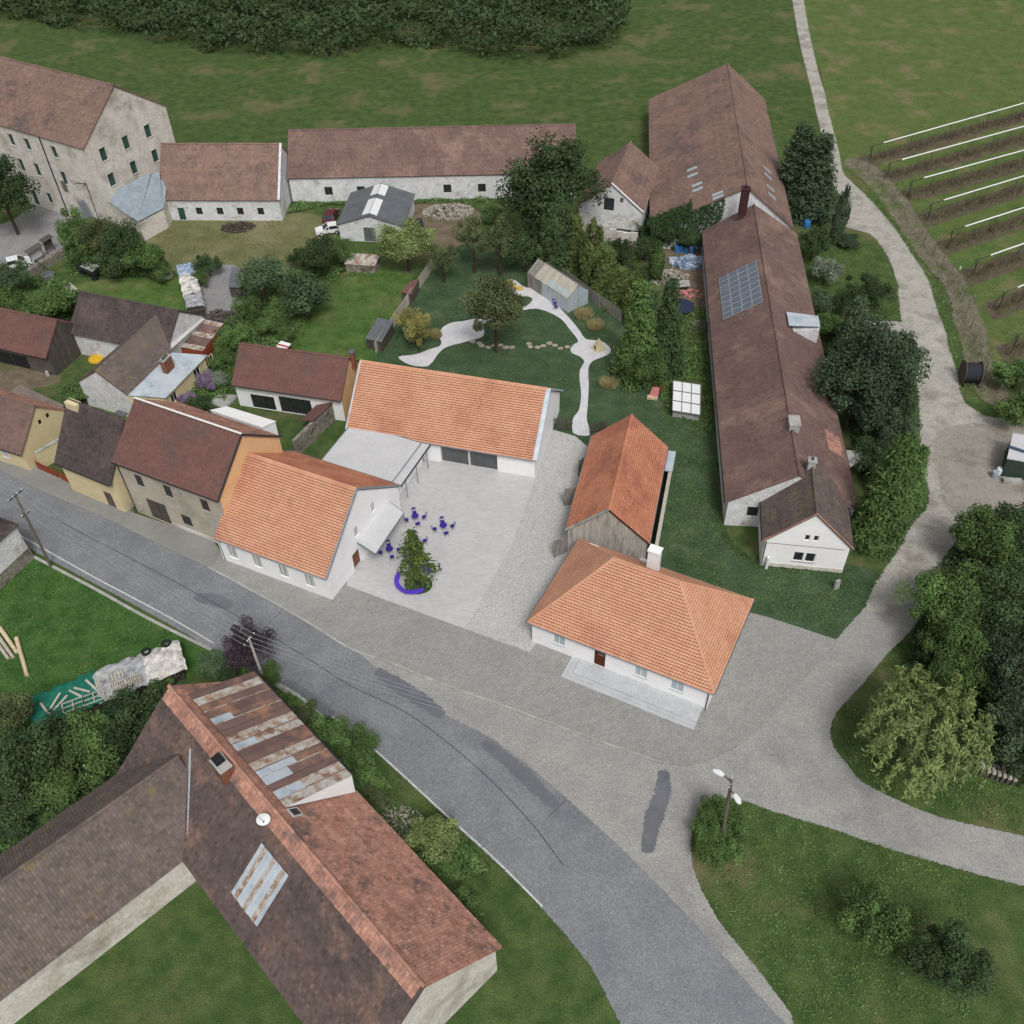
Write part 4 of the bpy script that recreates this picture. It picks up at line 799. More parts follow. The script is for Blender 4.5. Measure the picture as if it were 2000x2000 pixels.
d0, d1, d2, d3 = fh(-47.6, 15.15, 6.9), fh(-34.6, 15.15, 6.9), fh(-34.6, 9.8, 9.25), fh(-47.6, 9.8, 9.25)
for k in range(17):
    mb = MB(); a, b = d0.lerp(d1, k/17), d0.lerp(d1, (k+1.03)/17); c, d = d3.lerp(d2, (k+1.03)/17), d3.lerp(d2, k/17); z = .035*(k % 2)
    t = R.choice((1, 1, 1, .55, .4)); m_ = R.choice((RUST, RUST, RUST, RUSTP))
    mb.slab([b + ZV*z, a + ZV*z, d + ZV*z, c + ZV*z], (0, 0, .03)); s_ = mb.obj('roof_sheet', m_, th)
    mb = MB(); mb.beam(a + ZV*(z + .05), d + ZV*(z + .05), .06, .05); mb.obj('seam', RUSTP if k % 2 else RUST, s_)
    if t < 1:
        mb = MB(); a2, b2 = a.lerp(d, 1 - t), b.lerp(c, 1 - t); f0 = R.uniform(0, .4); mb.slab([b2.lerp(c, f0) + ZV*(z+.034), a2.lerp(d, f0) + ZV*(z+.034), a2.lerp(d, 1) + ZV*(z+.034), b2.lerp(c, 1) + ZV*(z+.034)], (0, 0, .012)); mb.obj('patch_sheet', METAL, s_)
mb = MB()
for A, B, C in ((d1, d2, fh(-34.7, 15.1, 4.35)), (fh(-47.5, 15.1, 4.35), d3, d0)): mb.face([A - ZV*.01, B - ZV*.01, C])
mb.face([fh(-34.7, 15.1, 4.35), fh(-47.5, 15.1, 4.35), d0 - ZV*.01, d1 - ZV*.01]); mb.obj('cheek', WHITE, th)
gutter(th, d0 + FHN*.08, d1 + FHN*.08, METALD)
chimney(FM.th, fh(-40.2, 8.3, 8.5), 1.5, .95, 1.5, -.82, BRICK, cap=False)
mb = MB(); mb.box(fh(-40.2, 8.3, 10.003), 1.55, 1.0, .1, -.82); mb.obj('chimney_cap', CONC, FM.th)
mb = MB(); mb.box(fh(-40.5, 8.3, 10.107), .8, .7, .25, -.82); mb.obj('flue_opening_shade', BLACK, FM.th)  # black block painting the shade inside the open flue
slp = lambda s_, b: fh(s_, 9.1 + b, 4.0 + 5.5 * (6.2 - abs(b)) / 6.2)
n2 = (FM.E2 - FM.E1).cross(FM.R1 - FM.E1).normalized()
for k in range(9):
    mb = MB(); s0, s1 = -34.2 + k*.36, -34.2 + (k+.97)*.36; mb.slab([slp(s0, -4.9) + n2*.12, slp(s1, -4.9) + n2*.12, slp(s1, -1.7) + n2*.12, slp(s0, -1.7) + n2*.12], n2*(.03 + .04*(k % 2))); mb.obj('corrugated_sheet', RUSTP if k % 3 == 1 else METAL, FM.th)
n3 = (FM.E4 - FM.E3).cross(FM.R1 - FM.E3).normalized()
mb = MB(); mb.slab([slp(-33.7, 1.3) + n3*.1, slp(-34.5, 1.3) + n3*.1, slp(-34.5, .6) + n3*.1, slp(-33.7, .6) + n3*.1], n3*.1); o = mb.obj('skylight', ALU, FM.th)
mb = MB(); mb.slab([slp(-33.8, 1.2) + n3*.203, slp(-34.4, 1.2) + n3*.203, slp(-34.4, .7) + n3*.203, slp(-33.8, .7) + n3*.203], n3*.02); mb.obj('pane', GLASS, o)
th = thing('satellite_dish', 'white satellite dish on the dark side of the farmhouse roof', 'satellite dish', slp(-34.8, -.9))
p = slp(-34.8, -.9); mb = MB(); mb.tube(p, p + ZV*1.0, .04); mb.obj('mast', GUTTER, th)
mb = MB(); ax = Vector((.3, -.8, .45)).normalized(); o1 = ax.orthogonal().normalized(); o2 = ax.cross(o1); c0 = p + ZV*1.0 + ax*.1
prev = None
for r, dd in ((.01, 0), (.2, .02), (.38, .08), (.48, .14)):
    ring = [c0 + ax*dd + (o1*math.cos(t) + o2*math.sin(t))*r for t in (2*math.pi*k/16 for k in range(16))]
    if prev:
        for k in range(16): mb.face([prev[k], prev[(k+1) % 16], ring[(k+1) % 16], ring[k]])
    prev = ring
mb.obj('dish', CARW, th); mb = MB(); mb.tube(c0 - o2*.4, c0 + ax*.5, .02); mb.box(c0 + ax*.5, .1, .1, .12); mb.obj('receiver_arm', GUTTER, th)
# white old wall house at left edge
th = thing('old_roadside_house', 'crumbling whitewashed house corner on stone footing beside the road at left', 'house', at(0, 1100, 0))
g0, g1 = at(66, 1090, 0), at(-20, 1170, 0); bk = Vector((-.62, .78, 0))
dd = (g1 - g0).normalized(); bk = Vector((dd.y, -dd.x, 0)) if Vector((dd.y, -dd.x, 0)).x < 0 else Vector((-dd.y, dd.x, 0))
q = [g0, g0 + bk*9, g0 + bk*9 + dd*9, g0 + dd*9]
if (q[1]-q[0]).cross(q[2]-q[0]).z < 0: q = q[::-1]
mb = MB(); mb.slab([p + ZV*1.5 for p in q], (0, 0, 3.2)); mb.obj('wall', OLDWHITE, th)
c_ = sum(q, Vector())/4; mb = MB(); mb.slab([c_ + (p - c_)*1.015 for p in q], (0, 0, 1.5)); mb.obj('stone_footing', RUBBLE, th)
rp = c_ + ZV*8.2; ev = [c_ + (p - c_)*1.05 + ZV*4.7 for p in q]
for i in range(4): slope(th, ev[i], ev[(i+1) % 4], rp, rp, DARKB, .33, .3)
# ================================================================ manor and farm ranges at the back
gw = dict(frame=GREENW, glass=GREENW, nx=2, ny=3, sill=CONC)
MN = House('manor', 'tall weathered manor with green-shuttered windows in the far left corner', -73.4, 149.6, -.54, 44, 16.6, 12.6, 18.5, GRIMY, RUSSET, row=.34, col=.3, oe=.3,
           holes={'front': [W_(42.6 - x, 5.6, 1.15, 2.0, **gw) for x in (6.6, 12.3, 15.8, 19.3, 22.8, 26.3)] + [W_(42.6 - x, 9.6, 1.15, 1.8, **gw) for x in (6.6, 12.3, 15.8, 19.3, 22.8, 26.3)] + [W_(42.6 - x, 1.3, 1.1, 1.7, **gw) for x in (12.0, 19.3, 23.0)] + [W_(42.6 - 15.8, .05, 1.3, 2.6, **dict(gw, name='door'))],
                  'right': [W_(x, z, 1.15, 1.9, **gw) for x in (2.2, 6.6, 11.0) for z in (5.8, 9.6)]}, depth=.3)
P0, u, ln = MN.P['front']; nn = Vector((u.y, -u.x, 0))
mb = MB(); mb.tube(P0 + u*(ln - 9.3) + nn*.1, P0 + u*(ln - 9.3) + nn*.1 + ZV*12.3, .09); mb.obj('downpipe', METALD, MN.th)
ar = [(ln - 6.0, 0), (ln - 3.4, 0)] + [(ln - 4.7 + 1.3*math.cos(t), 2.6 + 1.3*math.sin(t)) for t in (k*math.pi/8 for k in range(9))]
mb = MB(); mb.slab([P0 + u*x + ZV*z + nn*.003 for x, z in ar], nn*.08); o = mb.obj('portal_surround', CONC, MN.th)
ar2 = [(ln - 5.7, 0), (ln - 3.7, 0)] + [(ln - 4.7 + 1.0*math.cos(t), 2.5 + 1.0*math.sin(t)) for t in (k*math.pi/8 for k in range(9))]
mb = MB(); mb.slab([P0 + u*x + ZV*z + nn*.085 for x, z in ar2], nn*.04); mb.obj('portal_door', GUTTER, o)
mb = MB(); mb.slab([P0 + u*(ln - 8.2) + ZV*4.4 + nn*.004, P0 + u*(ln - 7.2) + ZV*4.4 + nn*.004, P0 + u*(ln - 7.2) + ZV*6.0 + nn*.004, P0 + u*(ln - 8.2) + ZV*6.0 + nn*.004], nn*.08); mb.obj('wall_plaque', FRAMEG, MN.th)
mb = MB(); q = P0 + u*(ln - 2.3) + nn*.1; mb.tube(q + ZV*.1, q + ZV*6.9, .05); mb.tube(q + ZV*6.9, q + ZV*6.9 + nn*1.0 - u*1.6, .05); mb.tube(q + ZV*6.7, q + ZV*6.9 + nn*.5 - u*2.4, .04); mb.obj('lamp_bracket', METALD, MN.th)
AN = thing('manor_annex', 'low annex with pale slate hipped roof against the manor side', 'building', at(265, 400, 0))
p1, p2, p3, p4, p5 = at(199, 386, 4.2), at(292.5, 338.5, 6.8), at(327, 358, 5.0), at(319, 407, 3.2), at(269, 433, 3.2)
mb = MB(); slope(AN, p1, p5, p2.lerp(p3, .15), p2, SLATE, .4, .4); slope(AN, p5, p4, p3, p2.lerp(p3, .15), SLATE, .4, .4)
gr = [Vector((p.x, p.y, 0)) for p in (p1, p5, p4, p3, p2)]; c_ = sum(gr, Vector())/5; gr = [c_ + (p - c_)*.96 for p in gr]; tp = [p1, p5, p4, p3, p2]
mb = MB()
for i in range(5): j = (i+1) % 5; mb.face([gr[i], gr[j], Vector((gr[j].x, gr[j].y, tp[j].z - .2)), Vector((gr[i].x, gr[i].y, tp[i].z - .2))])
mb.obj('wall', GRIMY, AN)
RG = House('farm_range', 'whitewashed farm range with streaky russet roof beside the manor annex', -41.9, 139.4, -.068, 18.2, 12.6, 3.4, 9.2, OLDWHITE, RUSSET, row=.34, col=.3, oe=.3,
           holes={'front': [W_(2.2, .05, 1.0, 2.0, frame=GREENW, glass=GREENW, nx=1, name='door'), W_(5.0, 1.0, .95, 1.1, frame=FRAMED, glass=GLASS), W_(8.2, 1.0, .95, 1.1, frame=FRAMED, glass=GLASS), W_(11.3, 1.0, .95, 1.1, frame=FRAMED, glass=GLASS), W_(14.4, 1.0, .95, 1.1, frame=FRAMED, glass=GLASS)]}, cat='barn')
mb = MB(); mb.beam(RG.E2 + ZV*.1, RG.R2 + ZV*.1, .35, .25); mb.obj('verge_wall', OLDWHITE, RG.th)
ST = House('long_stable', 'long whitewashed stable with dull brown roof across the far yard', -10.6, 144.0, -.018, 44, 12.6, 4.1, 8.8, OLDWHITE, MAUVE, row=.34, col=.3, oe=.3, cat='barn',
           holes={'front': [W_(x, 1.2, 1.2, 1.3, frame=FRAMED, glass=GLASS) for x in (5.2, 10.2, 23.5, 28.8, 34.0, 38.5)]})
GG = House('grey_garage', 'white garage with low grey roof and two white skylight strips in the yard', -18.7, 130.63, 1.453, 9.9, 9.9, 2.6, 4.15, OLDWHITE, GREYROOF, row=1.2, col=1.1, oe=.3, cat='garage', capmat=GREYROOF, lift=.02,
           holes={'left': [W_(3.6, .02, 1.7, 2.2, frame=METALD, glass=GREYROOF, nx=2, name='door')]})
for a0, a1 in ((-4.4, .2), (1.5, 4.6)):
    for s_ in (-1, 1):
        z_ = lambda b: 4.15 - abs(b) * 1.55/4.95 + .1
        mb = MB(); P = [GG.F(a0, 0.02*s_, z_(0)), GG.F(a1, .02*s_, z_(0)), GG.F(a1, 1.1*s_, z_(1.1)), GG.F(a0, 1.1*s_, z_(1.1))]
        if (P[1]-P[0]).cross(P[2]-P[0]).z < 0: P = P[::-1]
        mb.slab(P, (0, 0, .05)); mb.obj('skylight_strip', CARW, GG.th)
# white gable barn and great barn
WG = House('white_gable_barn', 'ruined white gable barn with russet roof beside the great barn', 17.4, 132.8, 1.27, 14, 9.6, 3.9, 7.7, OLDWHITE, RUSSET, row=.34, col=.3, oe=.2, cat='barn',
           holes={'left': [W_(3.6, 3.6, 1.5, 1.9, frame=FRAMED, glass=METALD, nx=1, ny=5, name='shutter'), W_(2.3, 5.0, .5, .7, frame=FRAMED, glass=BRICK, nx=1), W_(5.9, 5.0, .5, .7, frame=FRAMED, glass=BRICK, nx=1)]})
mb = MB(); mb.beam(WG.E1 + ZV*.1, WG.R1 + ZV*.1, .2, .16); mb.obj('verge_flashing', FRAMEW, WG.th)
th = thing('ruined_lean_to', 'broken lean-to wall with bare brick at the foot of the white gable barn', 'ruin', WG.F(-9, 0))
mb = MB()
for k in range(9):
    x = -4.6 + k*1.03; mb.slab([WG.F(-9.6, x), WG.F(-9.6, x + 1.0), WG.F(-9.2, x + 1.0), WG.F(-9.2, x)][::-1], (0, 0, 2.4 + R.uniform(-.5, .3)))
mb.obj('wall', GRIMY, th); mb = MB(); mb.slab([WG.F(-9.2, -4.5, 2.2), WG.F(-9.2, 4.5, 2.2), WG.F(-7.2, 4.5, 3.0), WG.F(-7.2, -4.5, 3.0)][::-1], (0, 0, .1)); mb.obj('roof', CONC, th)
dg = Vector((.117, .993, 0)); gx = Vector((.993, -.117, 0)); g0 = Vector((33.0, 120.0, 0))
th = GB = thing('great_barn', 'great barn with broad russet roof and small skylights behind the solar barn', 'barn', g0)
bL, bR = g0 - gx*12.6, g0 + gx*7.0
P = lambda b, z, y: b + dg*y + ZV*z
slope(th, P(bL, 3.6, 44), P(bL, 3.6, 0), P(g0, 9.7, 0), P(g0, 9.7, 44), RUSSET, .42, .4); slope(th, P(bR, 4, 0), P(bR, 4, 44), P(g0, 9.7, 44), P(g0, 9.7, 0), RUSSET, .42, .4)
mb = MB()
for y in (.25, 43.7):
    f = [P(bL + gx*.3, -.05, y), P(bR - gx*.3, -.05, y), P(bR - gx*.3, 3.9, y), P(g0, 9.4, y), P(bL + gx*.3, 3.5, y)]; mb.face(f if y < 1 else f[::-1])
mb.face([P(bL + gx*.3, -.05, 43.7), P(bL + gx*.3, -.05, .25), P(bL + gx*.3, 3.5, .25), P(bL + gx*.3, 3.5, 43.7)]); mb.face([P(bR - gx*.3, -.05, .25), P(bR - gx*.3, -.05, 43.7), P(bR - gx*.3, 3.9, 43.7), P(bR - gx*.3, 3.9, .25)])
mb.obj('wall', OLDWHITE, th); ridge_cap(th, P(g0, 9.72, 0), P(g0, 9.72, 44), RUSSET)
nL = (P(bL, 3.6, 0) - P(bL, 3.6, 44)).cross(P(g0, 9.7, 44) - P(bL, 3.6, 44)).normalized(); nR = (P(bR, 4, 44) - P(bR, 4, 0)).cross(P(g0, 9.7, 0) - P(bR, 4, 0)).normalized()
def rooflight(px, py, left=True):
    A = P(bL, 3.6, 0) if left else P(bR, 4, 0); n = nL if left else nR
    o = Vector((0, 0, CAM_H)); d = (at(px, py, 0) - o); t = (A - o).dot(n) / d.dot(n); c = o + d*t
    up = (P(g0, 9.7, 0) - A).normalized(); q = [c - dg*.28 - up*.75, c - dg*.28 + up*.75, c + dg*.28 + up*.75, c + dg*.28 - up*.75]
    if (q[1]-q[0]).cross(q[2]-q[0]).dot(n) < 0: q = q[::-1]
    mb = MB(); mb.slab([v + n*.06 for v in q], n*.08); mb.obj('rooflight', GLASSB, th)
for x, y in ((1352, 331), (1353, 343), (1362, 361), (1363, 371), (1402, 379), (1403, 386)): rooflight(x, y)
for x, y in ((1497, 332), (1499, 345), (1504, 368), (1507, 384)): rooflight(x, y, False)
c_ = chimney(GB, at(1449, 418, 7.2), 1.0, 1.0, 3.6, 1.45, BRICKD, capmat=BRICKD, flues=2)
# ---------------------------------------------------------------- small sheds and yard structures
def shed(name, label, q, wallm, sheets, n, along=0, wh=None, cat='shed'):
    """lean-to shed: q roof corners (counter-clockwise), walls under it, roof of n separate sheets"""
    c = sum(q, Vector())/4; th = thing(name, label, cat, (c.x, c.y, 0)); mb = MB(); g = [c + (p - c)*.93 for p in q]
    for i in range(4):
        j = (i+1) % 4; mb.face([Vector((g[i].x, g[i].y, 0)), Vector((g[j].x, g[j].y, 0)), Vector((g[j].x, g[j].y, q[j].z)), Vector((g[i].x, g[i].y, q[i].z))])
    mb.obj('wall', wallm, th)
    for k in range(n):
        a, b = k/n, (k + .975)/n; z = ZV*(.015*(k % 2))
        P = [q[0].lerp(q[1], a), q[0].lerp(q[1], b), q[3].lerp(q[2], b), q[3].lerp(q[2], a)] if along == 0 else [q[0].lerp(q[3], a), q[1].lerp(q[2], a), q[1].lerp(q[2], b), q[0].lerp(q[3], b)]
        mb = MB(); mb.slab([p + z for p in P], (0, 0, .05)); mb.obj('roof_sheet', sheets, th)
    return th
shed('garden_shed', 'open garden shed with grey sheet roof against the board fence', [at(713, 662, 1.5), at(745, 669, 1.5), at(769, 628, 1.8), at(738, 620, 1.8)], WOODD, GREYROOF, 5, 1)
shed('small_brown_shed', 'small red-brown roofed shed against the far end of the board fence', [at(783, 571, 1.5), at(803, 576, 1.5), at(819, 544, 1.8), at(800, 551, 1.8)], WOODD, BROWN, 4, 1)
shed('slate_roof_kennel', 'dark blue-grey kennel roof in the shed yard behind the woodpile', [at(446, 562, 1.6), at(470, 562, 1.6), at(472, 522, 1.9), at(452, 522, 1.9)], WOODD, GREYROOF, 3, 1)
shed('carport', 'dark green carport with flat roof beneath the far conifers', [at(1535, 355, 2.4), at(1582, 354, 2.4), at(1578, 340, 2.4), at(1533, 341, 2.4)], METALD, SLATE, 4)
shed('junk_lean_to', 'low lean-to with patched white and blue sheets below the grey garage', [at(672, 516, 1.2), at(732, 520, 1.2), at(744, 498, 1.8), at(684, 495, 1.8)], RUBBLE, RUSTP, 6)
shed('black_tarp_shelter', 'black-covered shelter beside the right wall of the grey garage', [at(792, 444, 1.6), at(828, 440, 1.2), at(824, 426, 1.4), at(796, 428, 1.9)], WOODD, METALD, 3)
GHN = shed('glass_cold_frame', 'white-paned greenhouse frame beside the long barn wall', [at(1313, 802, 1.0), at(1368, 811, 1.0), at(1369, 751, 1.5), at(1315, 743, 1.5)], CONC, CARW, 1, 0, cat='greenhouse')
q = [at(1313, 802, 1.07), at(1368, 811, 1.07), at(1369, 751, 1.57), at(1315, 743, 1.57)]
for k in range(4):
    mb = MB(); mb.beam(q[0].lerp(q[1], k/3), q[3].lerp(q[2], k/3), .08, .07); mb.obj('glazing_bar', FRAMEG, GHN)
    mb = MB(); mb.beam(q[0].lerp(q[3], k/3), q[1].lerp(q[2], k/3), .09, .08); mb.obj('glazing_bar', FRAMEG, GHN)
th = thing('container_cabin', 'dark green cabin with flat grey roof at the right edge of the gravel', 'cabin', at(2000, 900, 0))
q = [at(1967, 895, 2.6), at(2060, 912, 2.6), at(2075, 862, 2.6), at(1978, 846, 2.6)]
g = [Vector((p.x, p.y, 0)) for p in q]; c_ = sum(g, Vector())/4; mb = MB(); mb.slab([c_ + (p - c_)*.96 for p in g], (0, 0, 2.5)); mb.obj('body', MAT('cabin_green', (58, 72, 62), (50, 64, 56), 1), th)
mb = MB(); mb.slab([p - ZV*.1 for p in q], (0, 0, .14)); mb.obj('roof', FLATROOF, th)
mb = MB(); mb.box(at(1985, 878, 2.65), 1.6, .4, .12, -.6); mb.obj('roof_bundle', MAT('slate_blue', (62, 78, 100)), th)
mb = MB(); mb.box(at(1975, 943, 0), 1.9, .6, .5, -.15); mb.obj('step', CONC, th)
for k, (x, y) in enumerate(((1940, 932), (1949, 926))):
    mb = MB(); mb.lathe(at(x, y, 0), ((.3, 0), (.34, .3), (.34, .75), (.3, .85), (.25, .86))); o = mb.obj('barrel', SLATE if k == 0 else CARW); tag(o, ['grey-blue barrel standing in front of the dark green cabin', 'white barrel standing against the dark green cabin corner'][k], 'barrel')
# ================================================================ trees and shrubs
def leafmesh(name, n, size, fn, seed, elong=1.0):
    r = random.Random(seed); V = []; F = []; A = []
    for k in range(n):
        p, out, a = fn(r); s_ = size * r.uniform(.6, 1.3)
        d = (out + Vector((r.gauss(0, .6), r.gauss(0, .6), r.gauss(0, .6) + .25))).normalized(); x = d.orthogonal().normalized(); x.rotate(Matrix.Rotation(r.uniform(0, 6.28), 3, d)); y = d.cross(x)
        i = len(V); w_ = s_ * .55
        V += [tuple(p - x*s_*elong*.5), tuple(p + y*w_*.5 + d*s_*.1), tuple(p + x*s_*elong*.5 - d*s_*.08), tuple(p - y*w_*.5 + d*s_*.1)]; F.append((i, i+1, i+2, i+3)); A.append(min(1, max(0, a + r.gauss(0, .16))))
    me = bpy.data.meshes.new(name); me.from_pydata(V, [], F); at_ = me.attributes.new('tv', 'FLOAT', 'FACE'); at_.data.foreach_set('value', A)
    me.materials.append(None); me.update(); return me
def rsph(r):
    while True:
        v = Vector((r.uniform(-1, 1), r.uniform(-1, 1), r.uniform(-1, 1)))
        if .05 < v.length < 1: return v.normalized()
def round_fn(seed, nclump, cr0, cr1, flat=1.0):
    r = random.Random(seed); C = []
    for k in range(nclump):
        d = rsph(r); d.z = abs(d.z) * 1.0 - .45 * r.random() if d.z < 0 else d.z
        rad = r.uniform(.3, .95); C.append((Vector((d.x*rad, d.y*rad, d.z*rad*flat)), r.uniform(cr0*.7, cr1), r.uniform(.15, .85)))
    def fn(r2):
        c, cr_, a = r2.choice(C); d = rsph(r2); q = (r2.random() ** .4)
        return c + d * cr_ * q, d, a
    return fn
def cone_fn(layers, base, seed):
    r = random.Random(seed); B = []
    for k in range(layers):
        t = (k + .3) / layers; z = -1 + 2*t; rad = base * (1 - t) ** .85 + .03; nb = max(4, int(13 * (1 - t)) + 3); off = r.uniform(0, 6)
        for j in range(nb): ang = off + 6.283*j/nb + r.uniform(-.2, .2); B.append((ang, rad * r.uniform(.75, 1.12), z, r.uniform(.3, .7)))
    def fn(r2):
        ang, rad, z, a = r2.choice(B); t = r2.random() ** .6; rr = rad * t; sp_ = .06 + .1 * base * (1 - abs(t - .5))
        p = Vector((math.cos(ang)*rr, math.sin(ang)*rr, z - .16*rr + r2.gauss(0, .025))) + Vector((r2.gauss(0, sp_*.7), r2.gauss(0, sp_*.7), 0))
        return p, Vector((math.cos(ang), math.sin(ang), .8)).normalized(), a
    return fn
def column_fn(seed):
    r = random.Random(seed); C = [(6.283*r.random(), r.uniform(-1, .9), r.uniform(.25, .75)) for k in range(60)]
    def fn(r2):
        ang, z, a = r2.choice(C); rad = .42 * (1 - max(0, z)**2.2) * (1 - .25*max(0, -z)) ; q = r2.random()**.35
        ang2 = ang + r2.gauss(0, .3); d = Vector((math.cos(ang2), math.sin(ang2), .35)); return Vector((math.cos(ang2)*rad*q, math.sin(ang2)*rad*q, z + r2.gauss(0, .1))), d, a
    return fn
def willow_fn(seed):
    r = random.Random(seed); S = []
    for k in range(150):
        d = rsph(r); d.z = abs(d.z); rad = r.uniform(.45, .95); top = Vector((d.x*rad, d.y*rad, d.z*.55*rad + .25)); S.append((top, r.uniform(.3, .85), r.uniform(.25, .8)))
    def fn(r2):
        top, ln, a = r2.choice(S); t = r2.random(); o = Vector((top.x, top.y, 0)).normalized() if top.xy.length > .01 else Vector((1, 0, 0))
        p = top + o*(.16*t) - ZV*ln*t*t*1.1 + Vector((r2.gauss(0, .035), r2.gauss(0, .035), r2.gauss(0, .03))); return p, (o + ZV*.5).normalized(), a
    return fn
def tuft_fn(seed):
    def fn(r2):
        ang = r2.uniform(0, 6.283); q = r2.random()**.5; h = r2.random(); return Vector((math.cos(ang)*q*(.5 + .5*h), math.sin(ang)*q*(.5 + .5*h), h*1.2 - .6)), Vector((math.cos(ang), math.sin(ang), .2)), r2.random()
    return fn
def maple_fn(seed):
    r = random.Random(seed); B = []
    for k in range(15):
        t = (k + .4)/15; z = -1 + 2*t; rad = .62*(1 - t)**.9 + .05; nb = max(3, int(6*(1-t)) + 3)
        for j in range(nb): B.append((6.283*j/nb + r.uniform(-.4, .4) + k, rad*r.uniform(.55, 1.15), z, r.uniform(.3, .7)))
    def fn(r2):
        ang, rad, z, a = r2.choice(B); t = .25 + .8*r2.random()**.7; p = Vector((math.cos(ang)*rad*t, math.sin(ang)*rad*t, z - .05*t)) + Vector((r2.gauss(0, .06), r2.gauss(0, .06), r2.gauss(0, .035))); return p, Vector((math.cos(ang)*.4, math.sin(ang)*.4, .9)), a
    return fn
def blades(seed):
    r = random.Random(seed); V = []; F = []; A = []
    for k in range(700):
        a = r.uniform(0, 6.28); q = r.random()**.5; p = Vector((math.cos(a)*q*.9, math.sin(a)*q*.9, -.6)); b = r.uniform(0, 6.28); x = Vector((math.cos(b), math.sin(b), 0))*.035; t = p + Vector((math.cos(a)*.35*r.random(), math.sin(a)*.35*r.random(), r.uniform(.4, 1.2))); i = len(V)
        V += [tuple(p - x), tuple(p + x), tuple(t + x*.3)]; F.append((i, i+1, i+2)); A.append(r.random())
    me = bpy.data.meshes.new('crown_tuft'); me.from_pydata(V, [], F); at_ = me.attributes.new('tv', 'FLOAT', 'FACE'); at_.data.foreach_set('value', A); me.materials.append(None); me.update(); return me
CROWNS = {
 'big': [leafmesh('crown_big', 19000, .066, round_fn(s_, 60, .2, .36, .95), s_) for s_ in (1, 2)],
 'round': [leafmesh('crown_round', 9500, .085, round_fn(s_, 36, .22, .40), s_) for s_ in (3, 4, 5)],
 'loose': [leafmesh('crown_loose', 5200, .085, round_fn(s_, 38, .14, .3), s_) for s_ in (6, 7)],
 'bush': [leafmesh('crown_bush', 5600, .11, round_fn(s_, 24, .26, .46, .8), s_) for s_ in (8, 9, 10)],
 'cone': [leafmesh('crown_cone', 13000, .066, cone_fn(17, .56, s_), s_, 1.5) for s_ in (11, 12)],
 'column': [leafmesh('crown_column', 8000, .075, column_fn(s_), s_, 1.3) for s_ in (13, 14)],
 'willow': [leafmesh('crown_willow', 17000, .05, willow_fn(15), 15, 1.8)],
 'tuft': [blades(16)],
 'maple': [leafmesh('crown_maple', 1350, .115, maple_fn(17), 17)]}
def trunkmesh(seed, limbs=6, h=1.0, spread=.5):
    r = random.Random(seed); mb = MB(); mb.tube((0, 0, -.02), (.01, 0, .5), .05, .036, 8); mb.tube((.01, 0, .5), (0, .02, .98), .036, .012, 7)
    for k in range(limbs):
        z = r.uniform(.42, .75); ang = 6.283*k/limbs + r.uniform(-.3, .3); d = Vector((math.cos(ang), math.sin(ang), 0)); p = Vector((.005, .005, z)); q = p + d*spread*r.uniform(.3, .5) + ZV*.14; e = q + d*spread*r.uniform(.15, .35) + ZV*.1
        mb.tube(p, q, .02, .012, 6); mb.tube(q, e, .012, .004, 5)
    return mb.mesh('trunk', TRUNK)
TRUNKS = [trunkmesh(s_) for s_ in (1, 2)]; TRUNKS_C = [trunkmesh(3, 10, 1, .25)]
TC = {}
def leafed(kind, mat):
    k = (kind, mat, R.randrange(len(CROWNS[kind])))
    if k not in TC:
        me = CROWNS[kind][k[2]].copy(); me.materials[0] = LF[mat] if mat in LF else MATS[mat]; TC[k] = me
    return TC[k]
def T(name, label, px, py, rpx, kind='round', mat='mid', sz=1.0, lift=.35, cat='tree', group=None, base=None):
    """tree or shrub whose crown shows at px, py with half-width rpx: stands on the ground below, real size from its distance"""
    hw = {'cone': .56, 'column': .42, 'willow': 1.0, 'tuft': 1.0, 'maple': .6}.get(kind, .95)
    hc = 2.0
    for _ in range(6):
        p = at(px, py, hc); s_ = rpx * 1.12 * rng(p) / FPX / hw; hc = s_ * sz * (1 + lift)
    p = Vector((p.x, p.y, 0)); th = thing(name, label, cat, p, group); rz = R.uniform(0, 6.28)
    c = bpy.data.objects.new('crown', leafed(kind, mat)); link(c, th); c.location = (0, 0, hc); ax_ = R.uniform(.86, 1.16); c.scale = (s_*ax_, s_/ax_, s_*sz*R.uniform(.92, 1.1)); c.rotation_euler = (0, 0, rz)
    if kind != 'tuft':
        t = bpy.data.objects.new('trunk' if cat == 'tree' else 'stem', (TRUNKS_C[0] if kind in ('cone', 'column', 'maple') else R.choice(TRUNKS))); link(t, th); hh = hc + s_*sz*(.9 if kind in ('cone', 'column', 'maple') else .45); t.scale = (max(.8, min(hh, s_*1.5))*(.75 if kind in ('big', 'round', 'cone') else 1),) * 2 + (hh,); t.rotation_euler = (0, 0, rz)
    return th
# plaza tree in its ring of grass
sheet('tree_ring_lawn', [(817 + 27.5*math.cos(t), 1141 + 19*math.sin(t)) for t in (6.283*k/28 for k in range(28))], PZ + .03, GARDEN, thick=.03)
b_ = at(817, 1141, PZ); th = thing('plaza_tree', 'slender young conifer-shaped tree in the round lawn of the courtyard', 'tree', b_)
c = bpy.data.objects.new('crown', leafed('maple', 'olive')); c.data = CROWNS['maple'][0].copy(); c.data.materials[0] = LEAF('leaf_plaza', (66, 84, 36), (82, 100, 46)); link(c, th); c.location = (0, 0, 4.8); c.scale = (3.2, 3.2, 3.0)
t = bpy.data.objects.new('trunk', TRUNKS_C[0]); link(t, th); t.scale = (2.6, 2.6, 7.6)
